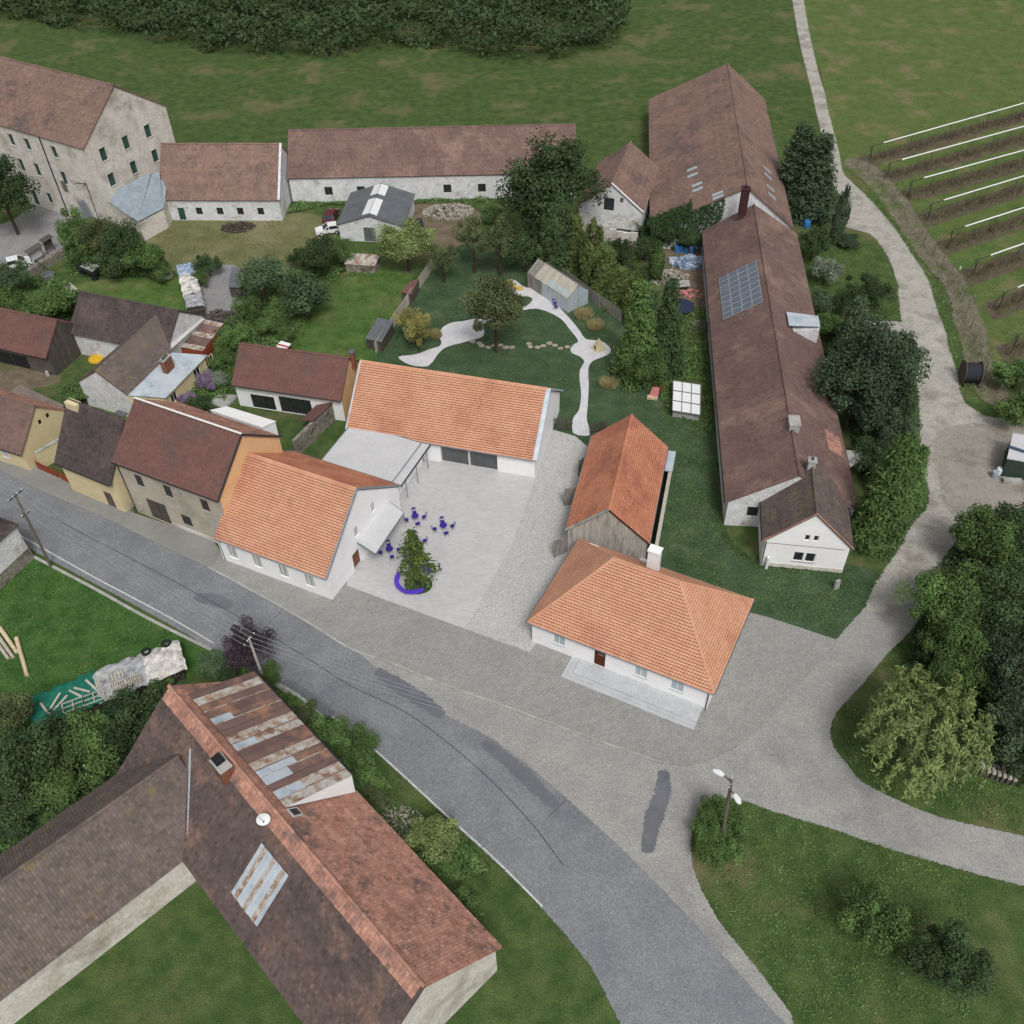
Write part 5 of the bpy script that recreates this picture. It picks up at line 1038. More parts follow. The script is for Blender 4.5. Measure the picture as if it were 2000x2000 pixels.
# garden trees
T('garden_tree', 'full round green tree with pale trunk in the middle of the garden lawn', 966, 600, 55, 'round', 'olive', .95, .75)
T('yellow_bush', 'rounded yellow-green bush near the board fence and curved path', 808, 640, 34, 'round', 'yellow', 1.1, .0, 'shrub')
T('young_tree', 'small young tree beside the far end of the left board fence', 864, 505, 28, 'loose', 'olive', 1, .6)
T('young_tree', 'taller thin tree left of the pair at the far garden edge', 924, 463, 36, 'loose', 'olive', 1.15, .6)
T('young_tree', 'thin tree right of the pair at the far garden edge', 976, 470, 36, 'loose', 'olive', 1.15, .6)
T('dry_grass_clump', 'pale dry ornamental grass between pavilion and path', 1140, 610, 16, 'tuft', 'straw_stem', .8, -.3, 'grass clump')
T('dry_grass_clump', 'pale dry ornamental grass below the pavilion beside the path', 1163, 632, 15, 'tuft', 'straw_stem', .8, -.3, 'grass clump')
T('dry_grass_clump', 'pale dry grass tuft right of the yellow bush', 850, 650, 12, 'tuft', 'straw_stem', .8, -.3, 'grass clump')
T('dry_grass_clump', 'pale dry grass tuft at the right edge of the lawn below the pyramid', 1190, 745, 16, 'tuft', 'straw_stem', .8, -.3, 'grass clump')
# big dark tree and hedge of conifers along the right garden edge
T('big_dark_tree', 'big dense dark green tree left of the white gable barn', 1070, 375, 80, 'big', 'dark', 1.05, .15)
T('dense_tree', 'dark tree crown below the big dark tree toward the garden', 1045, 445, 38, 'round', 'dark', 1, .1)
T('hedge_tree', 'dark bush at the far corner behind the pavilion', 1025, 490, 36, 'bush', 'dark', 1, .05, 'shrub', 'trees along the right garden edge')
for x, y, r_, k, m, s_, lb in ((1088, 455, 28, 'column', 'dark', 1, 'dark column conifer nearest the ruined lean-to'), (1124, 470, 30, 'cone', 'thuja', .9, 'yellow-green conifer behind the pavilion roof'), (1070, 490, 26, 'bush', 'olive', 1, 'olive bush directly behind the pavilion ridge'),
    (1158, 492, 24, 'column', 'thuja', 1, 'yellow-green column conifer left of the grey shrub'), (1188, 500, 24, 'bush', 'grey', 1, 'pale grey-green shrub in the conifer hedge'), (1186, 530, 28, 'cone', 'thuja', .85, 'bushy yellow-green conifer beside the right board fence'),
    (1212, 560, 26, 'cone', 'thuja', .9, 'yellow-green conifer midway along the right board fence'), (1240, 585, 22, 'column', 'thuja', .9, 'yellow-green column near the lower end of the right fence'), (1233, 545, 30, 'bush', 'dark', .9, 'rounded dark bush beside the scrap yard'),
    (1262, 590, 26, 'bush', 'blue', 1, 'blue-green bush between hedge and scrap yard'), (1210, 495, 26, 'round', 'dark', 1.1, 'dark round tree above the rounded dark bush'), (1283, 510, 16, 'column', 'mid', 1, 'slim green bush in the scrap yard'), (1258, 486, 24, 'bush', 'dark', .8, 'dark ivy bush in front of the lean-to')):
    T('hedge_conifer' if k in ('cone', 'column') else 'hedge_shrub', lb, x, y, r_, k, m, s_, .02 if k == 'bush' else 0, 'tree' if k in ('cone', 'column', 'round') else 'shrub')
T('spruce', 'tall dark conifer left of the pair by the playground lawn', 1250, 645, 42, 'cone', 'mid', 1.4, .0)
T('spruce', 'tall darkest conifer right of the pair by the playground lawn', 1304, 640, 36, 'cone', 'dark', 1.5, .0)
T('round_shrub', 'broad green bush at the foot of the conifer pair above the toy slide', 1254, 720, 38, 'round', 'mid', 1.1, 0, 'shrub')
for x, y, r_, lb in ((1300, 448, 26, 'ivy mass on the low eave of the great barn'), (1330, 440, 26, 'ivy mass against the white end wall of the great barn'), (1348, 470, 22, 'ivy hanging by the broken white wall corner')):
    T('ivy_bush', lb, x, y, r_, 'bush', 'dark', 1.0, .1, 'ivy')
# top left garden belt
for a in ((5, 385, 55, 'big', 'dark', 1.1, 'dark tree cut by the left edge beside the manor'), (152, 452, 34, 'round', 'fresh', 1.1, 'fresh green tree nearest the manor yard'), (196, 470, 38, 'round', 'olive', 1, 'olive bushy tree below the manor annex'), (240, 480, 40, 'round', 'dark', 1, 'darker bushy tree right of the olive one'),
    (282, 508, 36, 'round', 'mid', .9, 'green bush at the right end of the manor garden thicket'), (225, 515, 34, 'bush', 'dark', .9, 'dark low thicket behind the flat trailer'), (178, 500, 28, 'bush', 'mid', .9, 'green low bush beside the old yard wall'), (315, 535, 20, 'bush', 'mid', .9, 'small bush left of the wrapped pallet'),
    (22, 545, 34, 'round', 'blue', 1, 'blue-green tree at the left edge by the notice boards'), (30, 598, 38, 'bush', 'mid', .9, 'green bush at the left edge above the plank barn'), (92, 602, 44, 'round', 'mid', .8, 'broad green bush above the plank barn gable'), (140, 590, 22, 'bush', 'dark', .9, 'dark bush touching the dark barn verge'),
    (405, 520, 22, 'bush', 'dark', 1, 'dark bush right of the covered woodpile'), (392, 545, 16, 'bush', 'mid', 1, 'small bush behind the covered woodpile'), (512, 545, 44, 'round', 'blue', 1, 'blue-green apple tree beside the meadow lawn'), (596, 578, 48, 'bush', 'blue', 1.0, 'large dense blue-green bush left of the meadow lawn'),
    (540, 615, 16, 'column', 'fresh', .9, 'fresh green column bush at the end of the hedge row'), (520, 640, 20, 'bush', 'fresh', 1, 'fresh green bush above the brown barn roof'), (560, 655, 16, 'bush', 'mid', .9, 'low green bush above the red and white board'), (490, 600, 26, 'bush', 'mid', .9, 'green bush below the apple tree'),
    (625, 500, 36, 'round', 'dark', 1, 'dark tree left of the junk lean-to'), (665, 490, 22, 'round', 'fresh', 1.2, 'fresh green tree touching the junk lean-to'), (590, 505, 22, 'bush', 'dark', .9, 'dark shrub at the near edge of the farm meadow'), (793, 478, 44, 'round', 'light', 1.0, 'light yellow-green tree in front of the grey garage'),
    (450, 660, 30, 'bush', 'fresh', .7, 'fresh green bed of plants right of the rusty shed'), (430, 700, 24, 'bush', 'mid', .8, 'green bush behind the yellow-walled house'), (150, 765, 34, 'bush', 'fresh', .5, 'low fresh hedge behind the dark-roofed house'), (388, 790, 22, 'bush', 'dark', .9, 'dark bush beside the small patio'),
    (405, 745, 20, 'bush', 'lilac_blossom', .9, 'purple flowering bush at the corner of the yellow-walled house'), (425, 742, 18, 'bush', 'grey', .9, 'grey-green flowering bush next to the purple one'), (365, 780, 16, 'bush', 'lilac_blossom', .7, 'pinkish flowering bush below the metal lean-to'), (150, 925, 15, 'bush', 'dark', .8, 'dark plants in the fenced front garden'),
    (960, 420, 22, 'bush', 'fresh', .8, 'fresh weeds before the stable beside the big dark tree')):
    x, y, r_, k, m, s_, lb = a; T('tree' if k in ('round', 'big') else 'shrub', lb, x, y, r_, k, m, s_, .12 if k in ('round', 'big') else -.1, 'tree' if k in ('round', 'big') else 'shrub')
# right side
for a in ((1558, 330, 46, 'cone', 'pine', .9, 'dark conifer behind the green carport'), (1595, 345, 44, 'cone', 'pine', 1, 'broad dark conifer at the bend of the gravel track'), (1643, 422, 15, 'column', 'pine', 1.5, 'slim cypress column beside the gravel track'), (1590, 475, 32, 'round', 'dark', .9, 'round dark shrub below the blue water butt'),
    (1655, 470, 26, 'bush', 'pine', .35, 'flat spreading juniper below the slim cypress'), (1615, 528, 26, 'bush', 'grey', 1.1, 'pale grey-green shrub near the long barn'), (1605, 590, 30, 'bush', 'blue', .9, 'blue-green bush above the metal dormer'), (1660, 585, 26, 'round', 'dark', 1, 'dark bush left of the round one by the track'),
    (1700, 578, 36, 'round', 'dark', .9, 'dark round tree by the gravel track'), (1660, 542, 5, 'bush', 'dark', 1, 'tiny round box shrub on the small lawn'), (1620, 640, 30, 'bush', 'fresh', .9, 'yellow-green bush right of the metal dormer'), (1665, 645, 34, 'cone', 'blue', 1.1, 'blue spruce hiding the parked white car'),
    (1700, 740, 88, 'big', 'pine', 1, 'huge dark pine beside the long barn'), (1745, 690, 44, 'round', 'pine', 1, 'dark pine crown right behind the huge pine'), (1665, 790, 50, 'round', 'pine', 1, 'dark pine crown leaning toward the long barn roof'), (1740, 830, 50, 'round', 'pine', .9, 'dark pine crown below the huge pine'),
    (1735, 960, 54, 'cone', 'mid', 1.35, 'big green conifer right of the small white house'), (1786, 930, 32, 'cone', 'fresh', 1.2, 'fresh green conifer by the gravel track bend'), (1705, 900, 40, 'round', 'dark', .9, 'dark tree between the long barn and the big green conifer'), (1692, 1046, 14, 'bush', 'fresh', .9, 'small round bush at the corner of the small white house'),
    (1990, 730, 40, 'bush', 'fresh', .8, 'fresh green bush at the right edge above the cabin'), (1995, 800, 40, 'bush', 'mid', .9, 'green bush overhanging the dark green cabin'),
    (1930, 1060, 60, 'round', 'mid', 1, 'green tree at the top of the right wood'), (1995, 1040, 60, 'round', 'dark', 1, 'dark tree at the right edge below the cabin'), (1855, 1180, 74, 'big', 'mid', 1, 'large green tree overhanging the side road bend'), (1940, 1190, 80, 'big', 'dark', 1, 'large dark tree in the middle of the right wood'), (1880, 1290, 70, 'big', 'mid', .9, 'large tree right behind the pale willow'),
    (1985, 1310, 80, 'big', 'pine', 1, 'darkest tree at the right edge of the wood'), (1808, 1425, 112, 'willow', 'light', .85, 'pale yellow-green weeping willow at the road fork'), (1985, 1440, 60, 'round', 'pine', 1, 'dark tree at the right edge above the woodpile'), (1830, 1320, 40, 'round', 'dark', .9, 'dark tree above the crown of the willow')):
    x, y, r_, k, m, s_, lb = a; tr = k in ('round', 'big', 'cone', 'column', 'willow'); T('conifer' if k in ('cone', 'column') else 'willow' if k == 'willow' else 'tree' if tr else 'shrub', lb, x, y, r_, k, m, s_, (.12 if k in ('round', 'big') else .1 if k == 'willow' else -.05), 'tree' if tr else 'shrub')
# bottom
for a in ((486, 1262, 44, 'round', 'plum', .9, 'dark purple-leaved plum tree beside the leaning pole'), (530, 1318, 22, 'bush', 'mid', .9, 'green bush at the foot of the leaning pole'), (420, 1300, 32, 'bush', 'blue', .8, 'blue-green bush at the end of the tarped woodpile'), (450, 1330, 30, 'bush', 'dark', .8, 'dark bush behind the farmhouse peak'),
    (640, 1450, 44, 'round', 'fresh', .9, 'fresh green bush along the street side of the farmhouse'), (690, 1470, 44, 'round', 'mid', .9, 'green bush overhanging the white road line'), (590, 1400, 30, 'bush', 'olive', .6, 'low weedy strip above the fresh green bush'), (735, 1560, 26, 'bush', 'olive', .7, 'olive weeds at the gravel corner'),
    (845, 1640, 46, 'round', 'light', .9, 'light green shrub at the bottom beside the road'), (810, 1665, 34, 'bush', 'fresh', .8, 'fresh low shrub by the farmhouse eave'), (265, 1400, 60, 'bush', 'dark', .8, 'dark bramble mass above the farmhouse gable'), (180, 1450, 62, 'bush', 'mid', .7, 'green bramble mass left of the farmhouse'),
    (70, 1470, 70, 'round', 'dark', .8, 'dark tree in the bottom left thicket'), (20, 1400, 50, 'round', 'olive', .9, 'drooping olive tree at the left edge by the green tarp'), (120, 1540, 60, 'bush', 'mid', .6, 'low green thicket along the wing roof'), (20, 1580, 56, 'bush', 'dark', .7, 'dark thicket at the bottom left edge'), (320, 1350, 28, 'bush', 'mid', .7, 'green bush before the farmhouse peak'),
    (900, 1780, 40, 'bush', 'mid', .8, 'green bush on the verge below the picture'), (1700, 1800, 60, 'round', 'mid', .9, 'tree south of the grass island'), (1850, 1880, 70, 'big', 'dark', 1, 'large tree south of the side road')):
    x, y, r_, k, m, s_, lb = a; tr = k in ('round', 'big'); T('tree' if tr else 'shrub', lb, x, y, r_, k, m, s_, .1 if tr else -.1, 'tree' if tr else 'shrub')
for k, (x, y, r_) in enumerate(((1398, 1588, 34), (1437, 1612, 30), (1380, 1630, 32), (1420, 1655, 30), (1385, 1672, 28))):
    T('clipped_ball_shrub', ['largest clipped ball shrub left of the lamp pole', 'clipped ball shrub right of the lamp pole', 'clipped ball shrub at the island tip', 'lower right clipped ball shrub of the island', 'lowest clipped ball shrub of the island'][k], x, y, r_, 'bush', 'fresh' if k % 2 else 'mid', .95, 0, 'shrub', 'ball shrubs round the lamp pole')
ordn = ('first', 'second', 'third', 'fourth')
# ================================================================ courtyard furniture
def chair():
    th = thing('cafe_chair', 'x', 'chair', (0, 0, 0)); mb = MB(); mb.box((0, 0, .43), .4, .4, .03); mb.obj('seat', PURPLED, th)
    for y in (.66, .78):
        mb = MB(); mb.slab([(-.2, .2 + (y-.43)*.25, y), (.2, .2 + (y-.43)*.25, y), (.2, .22 + (y-.43)*.25, y + .1), (-.2, .22 + (y-.43)*.25, y + .1)], (0, .02, 0)); mb.obj('back_slat', PURPLED, th)
    for s_ in (-1, 1):
        mb = MB(); mb.tube((s_*.19, -.22, .0), (s_*.19, .30, .9), .014, None, 6); mb.obj('leg', METALD, th)
        mb = MB(); mb.tube((s_*.19, .26, 0), (s_*.19, -.18, .43), .014, None, 6); mb.obj('leg', METALD, th)
    return th
def table():
    th = thing('cafe_table', 'x', 'table', (0, 0, 0)); mb = MB(); mb.lathe((0, 0, .71), ((.36, 0), (.38, .012), (.38, .025), (.36, .03)), 24); mb.obj('table_top', PURPLED, th)
    for k in range(3):
        a = 2.09*k; mb = MB(); mb.tube((.3*math.cos(a), .3*math.sin(a), 0), (.1*math.cos(a+2), .1*math.sin(a+2), .71), .014, None, 6); mb.obj('leg', METALD, th)
    return th
C0, T0 = chair(), table(); first = [True, True]
spots = [((812, 1017), 'farthest purple cafe table near the canopy', 'by the farthest cafe table near the canopy'), ((867, 1035), 'rightmost purple cafe table out in the courtyard', 'by the rightmost cafe table'), ((762, 1081), 'purple cafe table nearest the gable house door', 'by the cafe table nearest the gable house'), ((813, 1064), 'purple cafe table hidden behind the plaza tree', 'by the cafe table behind the plaza tree')]
side = ['far-side', 'right-hand', 'near-side', 'left-hand']
def put(proto, key, loc, rz, lab, grp, idx):
    if first[idx]: o = proto; first[idx] = False; o.location = loc; o.rotation_euler = (0, 0, rz)
    else: o = dup(proto, None, loc, rz)
    o['label'] = lab; o['group'] = grp; return o
for (x, y), tl, cl in spots:
    p = at(x, y, PZ + .01); p = Vector((p.x, p.y, PZ + .01)); put(T0, 't', p, 0, tl, 'purple cafe tables in the courtyard', 1)
    for k, (a, d) in enumerate(((1.75, .72), (.15, .82), (-1.25, .8), (-2.9, .84))):
        q = p + Vector((math.cos(a)*d*1.1, math.sin(a)*d*1.1, 0)); put(C0, 'c', q, a - math.pi/2 + R.uniform(-.15, .15), 'purple folding chair, the %s one %s' % (side[k], cl), 'purple chairs at the cafe tables', 0)
for k, (x, y) in enumerate(((1083, 597), (1086, 604))):
    p = at(x, y, .02); put(C0, 'c', p, .4 if k == 0 else 2.5, ['purple folding chair nearest the pavilion glass on the path', 'purple folding chair on the path facing the pavilion'][k], 'purple chairs at the cafe tables', 0)
def arc_bench(name, label, c, r, a0, a1, w2=.44):
    th = thing(name, label, 'bench', c); n = 20; mb = MB(); P = []
    for k in range(n + 1):
        a = a0 + (a1 - a0)*k/n; P.append(((r - w2/2)*Vector((math.cos(a), math.sin(a), 0)) + c, (r + w2/2)*Vector((math.cos(a), math.sin(a), 0)) + c))
    for k in range(n): mb.slab([P[k][0] + ZV*.38, P[k][1] + ZV*.38, P[k+1][1] + ZV*.38, P[k+1][0] + ZV*.38], (0, 0, .09))
    for e in (0, n):
        m_ = (P[e][0] + P[e][1])/2; mb.lathe(m_ + ZV*.381, ((w2/2 - .01, 0), (w2/2, .02), (w2/2, .07), (w2/2 - .02, .088)), 14)
    mb.obj('seat', PURPLE, th)
    for t in (.08, .36, .64, .92):
        a = a0 + (a1 - a0)*t
        for rr in (r - w2*.33, r + w2*.33):
            m2 = MB(); q = c + Vector((math.cos(a), math.sin(a), 0))*rr; m2.tube(q, q + ZV*.38, .025, None, 6); m2.obj('leg', METALD, th)
bc = at(808, 1137, PZ); bc = Vector((bc.x, bc.y, PZ + .01))
arc_bench('curved_bench', 'long purple curved bench on the near side of the tree lawn', bc, 1.62, math.radians(150), math.radians(303))
arc_bench('curved_bench', 'short purple curved bench behind the trunk of the plaza tree', bc + Vector((.2, .12, 0)), 1.62, math.radians(32), math.radians(112))
# playground pyramid with round holes (a closed shell, holes cut through its faces)
th = thing('play_pyramid', 'sand-coloured play pyramid with round holes at the path end', 'play sculpture', at(1172, 683, 0))
B = [at(1153, 681, 0), at(1164, 690, 0), at(1185, 685, 0), at(1176, 676, 0)]; ap = at(1170, 660, 2.1)
def holeface(mb, A, Bp, Cp, holes):
    u = (Bp - A).normalized(); n = (Bp - A).cross(Cp - A).normalized(); v = n.cross(u); to2 = lambda p: Vector(((p - A).dot(u), (p - A).dot(v))); pts = [to2(A), to2(Bp), to2(Cp)]; ed = [(0, 1), (1, 2), (2, 0)]
    for s_, t_, r_ in holes:
        c = pts[0].lerp(pts[1], s_).lerp(pts[2], t_); k0 = len(pts); m = 12
        pts += [c + Vector((math.cos(6.283*k/m), math.sin(6.283*k/m)))*r_ for k in range(m)]; ed += [(k0 + k, k0 + (k+1) % m) for k in range(m)]
        ring = [A + u*p.x + v*p.y for p in pts[k0:]]
        for k in range(m): mb.face([ring[(k+1) % m], ring[k], ring[k] - n*.15, ring[(k+1) % m] - n*.15])
    r = delaunay_2d_cdt(pts, ed, [], 1, 1e-5); cs = [(pts[0].lerp(pts[1], s_).lerp(pts[2], t_), r_) for s_, t_, r_ in holes]
    for f in r[2]:
        c = sum((r[0][i] for i in f), Vector((0, 0)))/len(f)
        if any((c - q).length < r_*.98 for q, r_ in cs): continue
        P = [A + u*r[0][i].x + v*r[0][i].y for i in f]
        if (P[1]-P[0]).cross(P[2]-P[0]).dot(n) < 0: P = P[::-1]
        mb.face(P)
mb = MB(); holeface(mb, B[0], B[1], ap, [(.5, .25, .3), (.35, .58, .1), (.62, .58, .1)]); holeface(mb, B[1], B[2], ap, []); holeface(mb, B[2], B[3], ap, []); holeface(mb, B[3], B[0], ap, [(.5, .3, .3)]); mb.obj('shell', SAND, th)
for k, (x, y) in enumerate(((1003, 562), (1016, 566), (993, 553))):
    o = MB(); o.lathe(at(x, y, .02), ((.05, 0), (.3, .01), (.34, .2), (.34, .38), (.28, .45), (.05, .46)), 12); o = o.obj('round_stool', YELLOW); tag(o, ['yellow round stool between the other two on the garden path', 'yellow round stool nearest the pavilion', 'yellow round stool partly behind the garden tree'][k], 'stool')
# ---------------------------------------------------------------- fences
def board_fence(name, label, pts, h, bw, mat, gap=.02, base=0):
    c = at(*pts[0], 0); th = thing(name, label, 'fence', c); me = None; W = [at(x, y, 0) for x, y in pts]
    for i in range(len(W) - 1):
        d = W[i+1] - W[i]; n = max(1, int(d.length / (bw + gap))); a = math.atan2(d.y, d.x)
        for k in range(n):
            if me is None: u = MB(); u.box((0, 0, 0), bw, .04, h); me = u.mesh('board', mat)
            o = bpy.data.objects.new('board', me); link(o, th); o.location = W[i] + d*((k + .5)/n) - c + ZV*(base + R.uniform(-.02, .03)); o.rotation_euler = (0, 0, a)
        nn = Vector((-d.y, d.x, 0)).normalized()*.05
        for z in (.35, h - .3):
            mb = MB(); mb.beam(W[i] + nn + ZV*z, W[i+1] + nn + ZV*z, .05, .09); mb.obj('rail', mat, th)
    return th
board_fence('board_fence', 'pale vertical board fence on the left side of the garden lawn', [(734, 692), (770, 638), (815, 570), (846, 525)], 1.7, .28, PALEWOOD)
board_fence('board_fence', 'grey vertical board fence on the right side of the garden lawn', [(1098, 545), (1160, 592), (1214, 630)], 1.8, .28, WOOD)
board_fence('picket_gate', 'dark slatted gate left of the path between white barn and court', [(1081, 837), (1118, 843)], 1.5, .09, WOODD, .09, .1)
board_fence('picket_gate', 'dark slatted fence panel between the path and the timber barn', [(1151, 849), (1186, 838)], 1.4, .09, WOODD, .09)
# ---------------------------------------------------------------- poles and wires
def pole(name, label, base, top, mat, r0=.14, arms=()):
    th = thing(name, label, 'utility pole', base); mb = MB(); mb.tube(base - ZV*.2, top, r0, r0*.7, 10); mb.obj('post', mat, th)
    for d, dz, ln in arms:
        mb = MB(); c = top - ZV*dz; d = d.normalized(); mb.beam(c - d*ln/2, c + d*ln/2, .09, .09); a = mb.obj('cross_arm', METALD, th)
        for t in (-.45, -.15, .15, .45):
            m2 = MB(); q = c + d*ln*t + ZV*.045; m2.lathe(q, ((.02, 0), (.05, .04), (.05, .12), (.03, .16)), 8); m2.obj('insulator', CARW, a)
    return th
p1b = at(100, 1107, 0); p1t = at(29, 966, 9.8); p2b = at(517, 1332, 0); p2t = at(486, 1247, 6.6); p3b = at(1409, 1645, 0); p3t = at(1429, 1522, 8.6)
wd = Vector((.9, -.45, 0)).normalized(); wp = Vector((.45, .9, 0))
pole('utility_pole', 'tall dark wooden pole with insulator arm by the left roadside lawn', p1b, p1t, POLE, .15, ((wp, .15, 1.8), (wp, 2.6, .9)))
pole('utility_pole', 'pale concrete pole rising from the purple plum tree', p2b, p2t, CONPOLE, .15, ((wp, .2, 1.5),))
lp = pole('lamp_pole', 'grey pole with two white street lamps on the grass island', p3b, p3t, POLE, .16, ((wp, .6, .9),))
for d in (Vector((-.55, .35, 0)), Vector((.25, -.7, 0))):
    mb = MB(); c = p3t - ZV*(.3 if d.x < 0 else 1.3); mb.tube(c, c + d*.9 + ZV*.25, .04); a = mb.obj('lamp_arm', METALD, lp)
    m2 = MB(); e = c + d*.9 + ZV*.25; dn = d.normalized(); sd_ = Vector((-dn.y, dn.x, 0))
    ring = [(0, .1), (.2, .19), (.55, .2), (.8, .1)]
    for k in range(3):
        (x0, w0), (x1, w1) = ring[k], ring[k+1]; m2.slab([e + dn*x0 - sd_*w0, e + dn*x1 - sd_*w1, e + dn*x1 + sd_*w1, e + dn*x0 + sd_*w0], (0, 0, .14 if k == 1 else .1))
    m2.obj('lamp_head', CARW, a)
mb = MB(); mb.tube(p3t - ZV*.2, p3t + ZV*.6, .03); mb.obj('mast_tip', CARW, lp)
def wire(name, label, A, B, sag, r=.016):
    mb = MB(); n = 14
    P = [A.lerp(B, k/n) - ZV*sag*4*(k/n)*(1 - k/n) for k in range(n+1)]
    for k in range(n): mb.tube(P[k], P[k+1], r, None, 4, cap=False)
    o = mb.obj(name, WIRE); tag(o, label, 'wire', 'overhead wires along the street')
for k, t in enumerate((-.8, -.27, .27, .8)):
    nm = ('outermost', 'second', 'third', 'fourth')[k]
    wire('overhead_wire', '%s of the overhead wires between the left pole and the plum tree pole' % nm, p1t - ZV*.1 + wp*t, p2t - ZV*.1 + wp*t*.8, .8)
    wire('overhead_wire', '%s of the overhead wires from the plum tree pole to the lamp pole' % nm, p2t - ZV*.1 + wp*t*.8, p3t - ZV*.5 + wp*t*.4, 1.0)
    wire('overhead_wire', '%s of the overhead wires leaving the left pole out of the picture' % nm, p1t - ZV*.1 + wp*t, p1t + Vector((-40, 24, 0)) + wp*t, .9)
wire('overhead_wire', 'single cable from the lamp pole over the side road to the right edge', p3t - ZV*.4, at(2060, 1660, 6), .7)
wire('overhead_wire', 'short stay cable from the lamp pole top toward the pavement', p3t - ZV*.2, p3t + Vector((-2.6, 3.2, -.6)), .05, .03)
# ---------------------------------------------------------------- orchard rows
rd = None
rows = [((1782, 354), (2010, 291)), ((1821, 398), (2060, 326)), ((1862, 450), (2090, 377)), ((1911, 507), (2120, 434)), ((1963, 571), (2150, 500)), ((1990, 654), (2180, 600)), ((1740, 318), (1960, 258)), ((1705, 285), (1900, 230))]
for k, (A, B) in enumerate(rows):
    Hn = 2.5; a, b = at(*A, Hn), at(*B, Hn); a0, b0 = Vector((a.x, a.y, 0)), Vector((b.x, b.y, 0)); d = (b0 - a0).normalized(); far = a0 + d*75; a0s = a0 - d*2.5; n = Vector((-d.y, d.x, 0))
    sheet('orchard_soil', [a0s + d*t - n*1.7 for t in range(0, 78, 2)] + [far - d*t + n*1.7 for t in range(0, 78, 2)], .045 + .002*(k % 2), ROWSOIL, 1, .22, world=True, soft=.7)
    lab = ['fourth', 'fifth', 'sixth', 'seventh', 'eighth', 'nearest', 'second', 'farthest'][k]
    if lab == 'fourth': lab = 'third'
    elif lab == 'fifth': lab = 'fourth'
    elif lab == 'sixth': lab = 'fifth'
    elif lab == 'seventh': lab = 'sixth'
    elif lab == 'eighth': lab = 'seventh'
    th = thing('orchard_trellis', 'post-and-net trellis of the %s orchard row counted from the far end' % lab if lab not in ('nearest', 'farthest') else 'post-and-net trellis of the %s orchard row' % lab, 'trellis', a0, 'orchard trellis rows')
    for j in range(0, 9):
        p = a0 + d*(j*8.5); mb = MB(); mb.tube(p, p + ZV*Hn, .06, None, 6); mb.tube(p + ZV*1.3, p + ZV*Hn + n*.4, .03, None, 5); mb.obj('post', METALD if j == 0 else POLE, th)
    mb = MB(); mb.tube(a0 - d*2.2 + ZV*.9, a0 + ZV*Hn, .04, None, 5); mb.tube(a0 + ZV*Hn, a0 + d*2.2 + ZV*Hn, .05, None, 6); mb.obj('end_brace', METALD, th)
    if k != 5: mb = MB(); mb.tube(a0 + d*2.2 + ZV*(Hn + .05), far + ZV*(Hn + .05), .1, None, 8); mb.obj('rolled_net', CARW, th)
    r2 = random.Random(40 + k); V = MB()
    for j in range(1100):
        t = r2.uniform(-1, 60); p = a0 + d*t + n*r2.gauss(0, .55); V.tube(p, p + Vector((r2.gauss(0, .25), r2.gauss(0, .25), r2.uniform(.3, 1.3))), .03, .01, 3, r2.random(), cap=False)
    o = V.obj('dry_canes', MATS['row_soil'], th); o['kind'] = 'stuff'
# orchard ground, dry weed band and fence
og = [(1640, 318), (1690, 350), (1735, 405), (1790, 470), (1830, 525), (1866, 570), (1890, 640), (1910, 720), (1960, 800), (2080, 830), (2400, 700), (2600, 300), (2300, -150), (1590, -150), (1612, 150), (1625, 250)]
sheet('orchard_ground', og, .041, ORCH, 3, .2, soft=1.5)
sheet('weed_band', [(1655, 318), (1715, 372), (1768, 450), (1815, 515), (1852, 556), (1872, 625), (1890, 690), (1915, 760), (1945, 790), (1960, 770), (1925, 690), (1905, 610), (1880, 555), (1840, 500), (1795, 440), (1745, 365), (1690, 318)], Z3, DRYBAND, 3, .2, soft=1.2)
V = MB(); r2 = random.Random(77); bl = smooth([at(x, y, 0) for x, y in ((1675, 318), (1735, 378), (1785, 450), (1830, 512), (1868, 565), (1890, 630), (1910, 700), (1935, 770))], 10, False)
for j in range(2600):
    i = r2.randrange(len(bl) - 1); p = bl[i].lerp(bl[i+1], r2.random()) + Vector((r2.gauss(0, 1.2), r2.gauss(0, 1.0), 0)); V.tube(p, p + Vector((r2.gauss(0, .3), r2.gauss(0, .3), r2.uniform(.15, .7))), .022, .008, 3, r2.random(), cap=False)
o = V.obj('dry_weeds', DRYBAND); tag(o, 'grey dry weeds along the orchard fence', 'weeds', kind='stuff')
th = thing('orchard_fence', 'thin wire fence with slim posts in the dry weed band', 'fence', bl[0])
for i in range(0, len(bl), 4):
    mb = MB(); mb.tube(bl[i], bl[i] + ZV*1.9, .045, None, 6); mb.obj('post', POLE, th)
for z in (.5, 1.1, 1.7):
    mb = MB()
    for i in range(0, len(bl) - 4, 4): mb.tube(bl[i] + ZV*z, bl[i+4] + ZV*z, .012, None, 3, cap=False)
    mb.obj('wire', WIRE, th)
th = thing('marker_post', 'short white-topped marker post by the orchard fence', 'post', at(1868, 545, 0)); mb = MB(); mb.tube(at(1868, 545, 0), at(1868, 545, 0) + ZV*1.5, .06); mb.obj('post', POLE, th); mb = MB(); mb.tube(at(1868, 545, 0) + ZV*1.5, at(1868, 545, 0) + ZV*1.9, .09); mb.obj('cap', CARW, th)
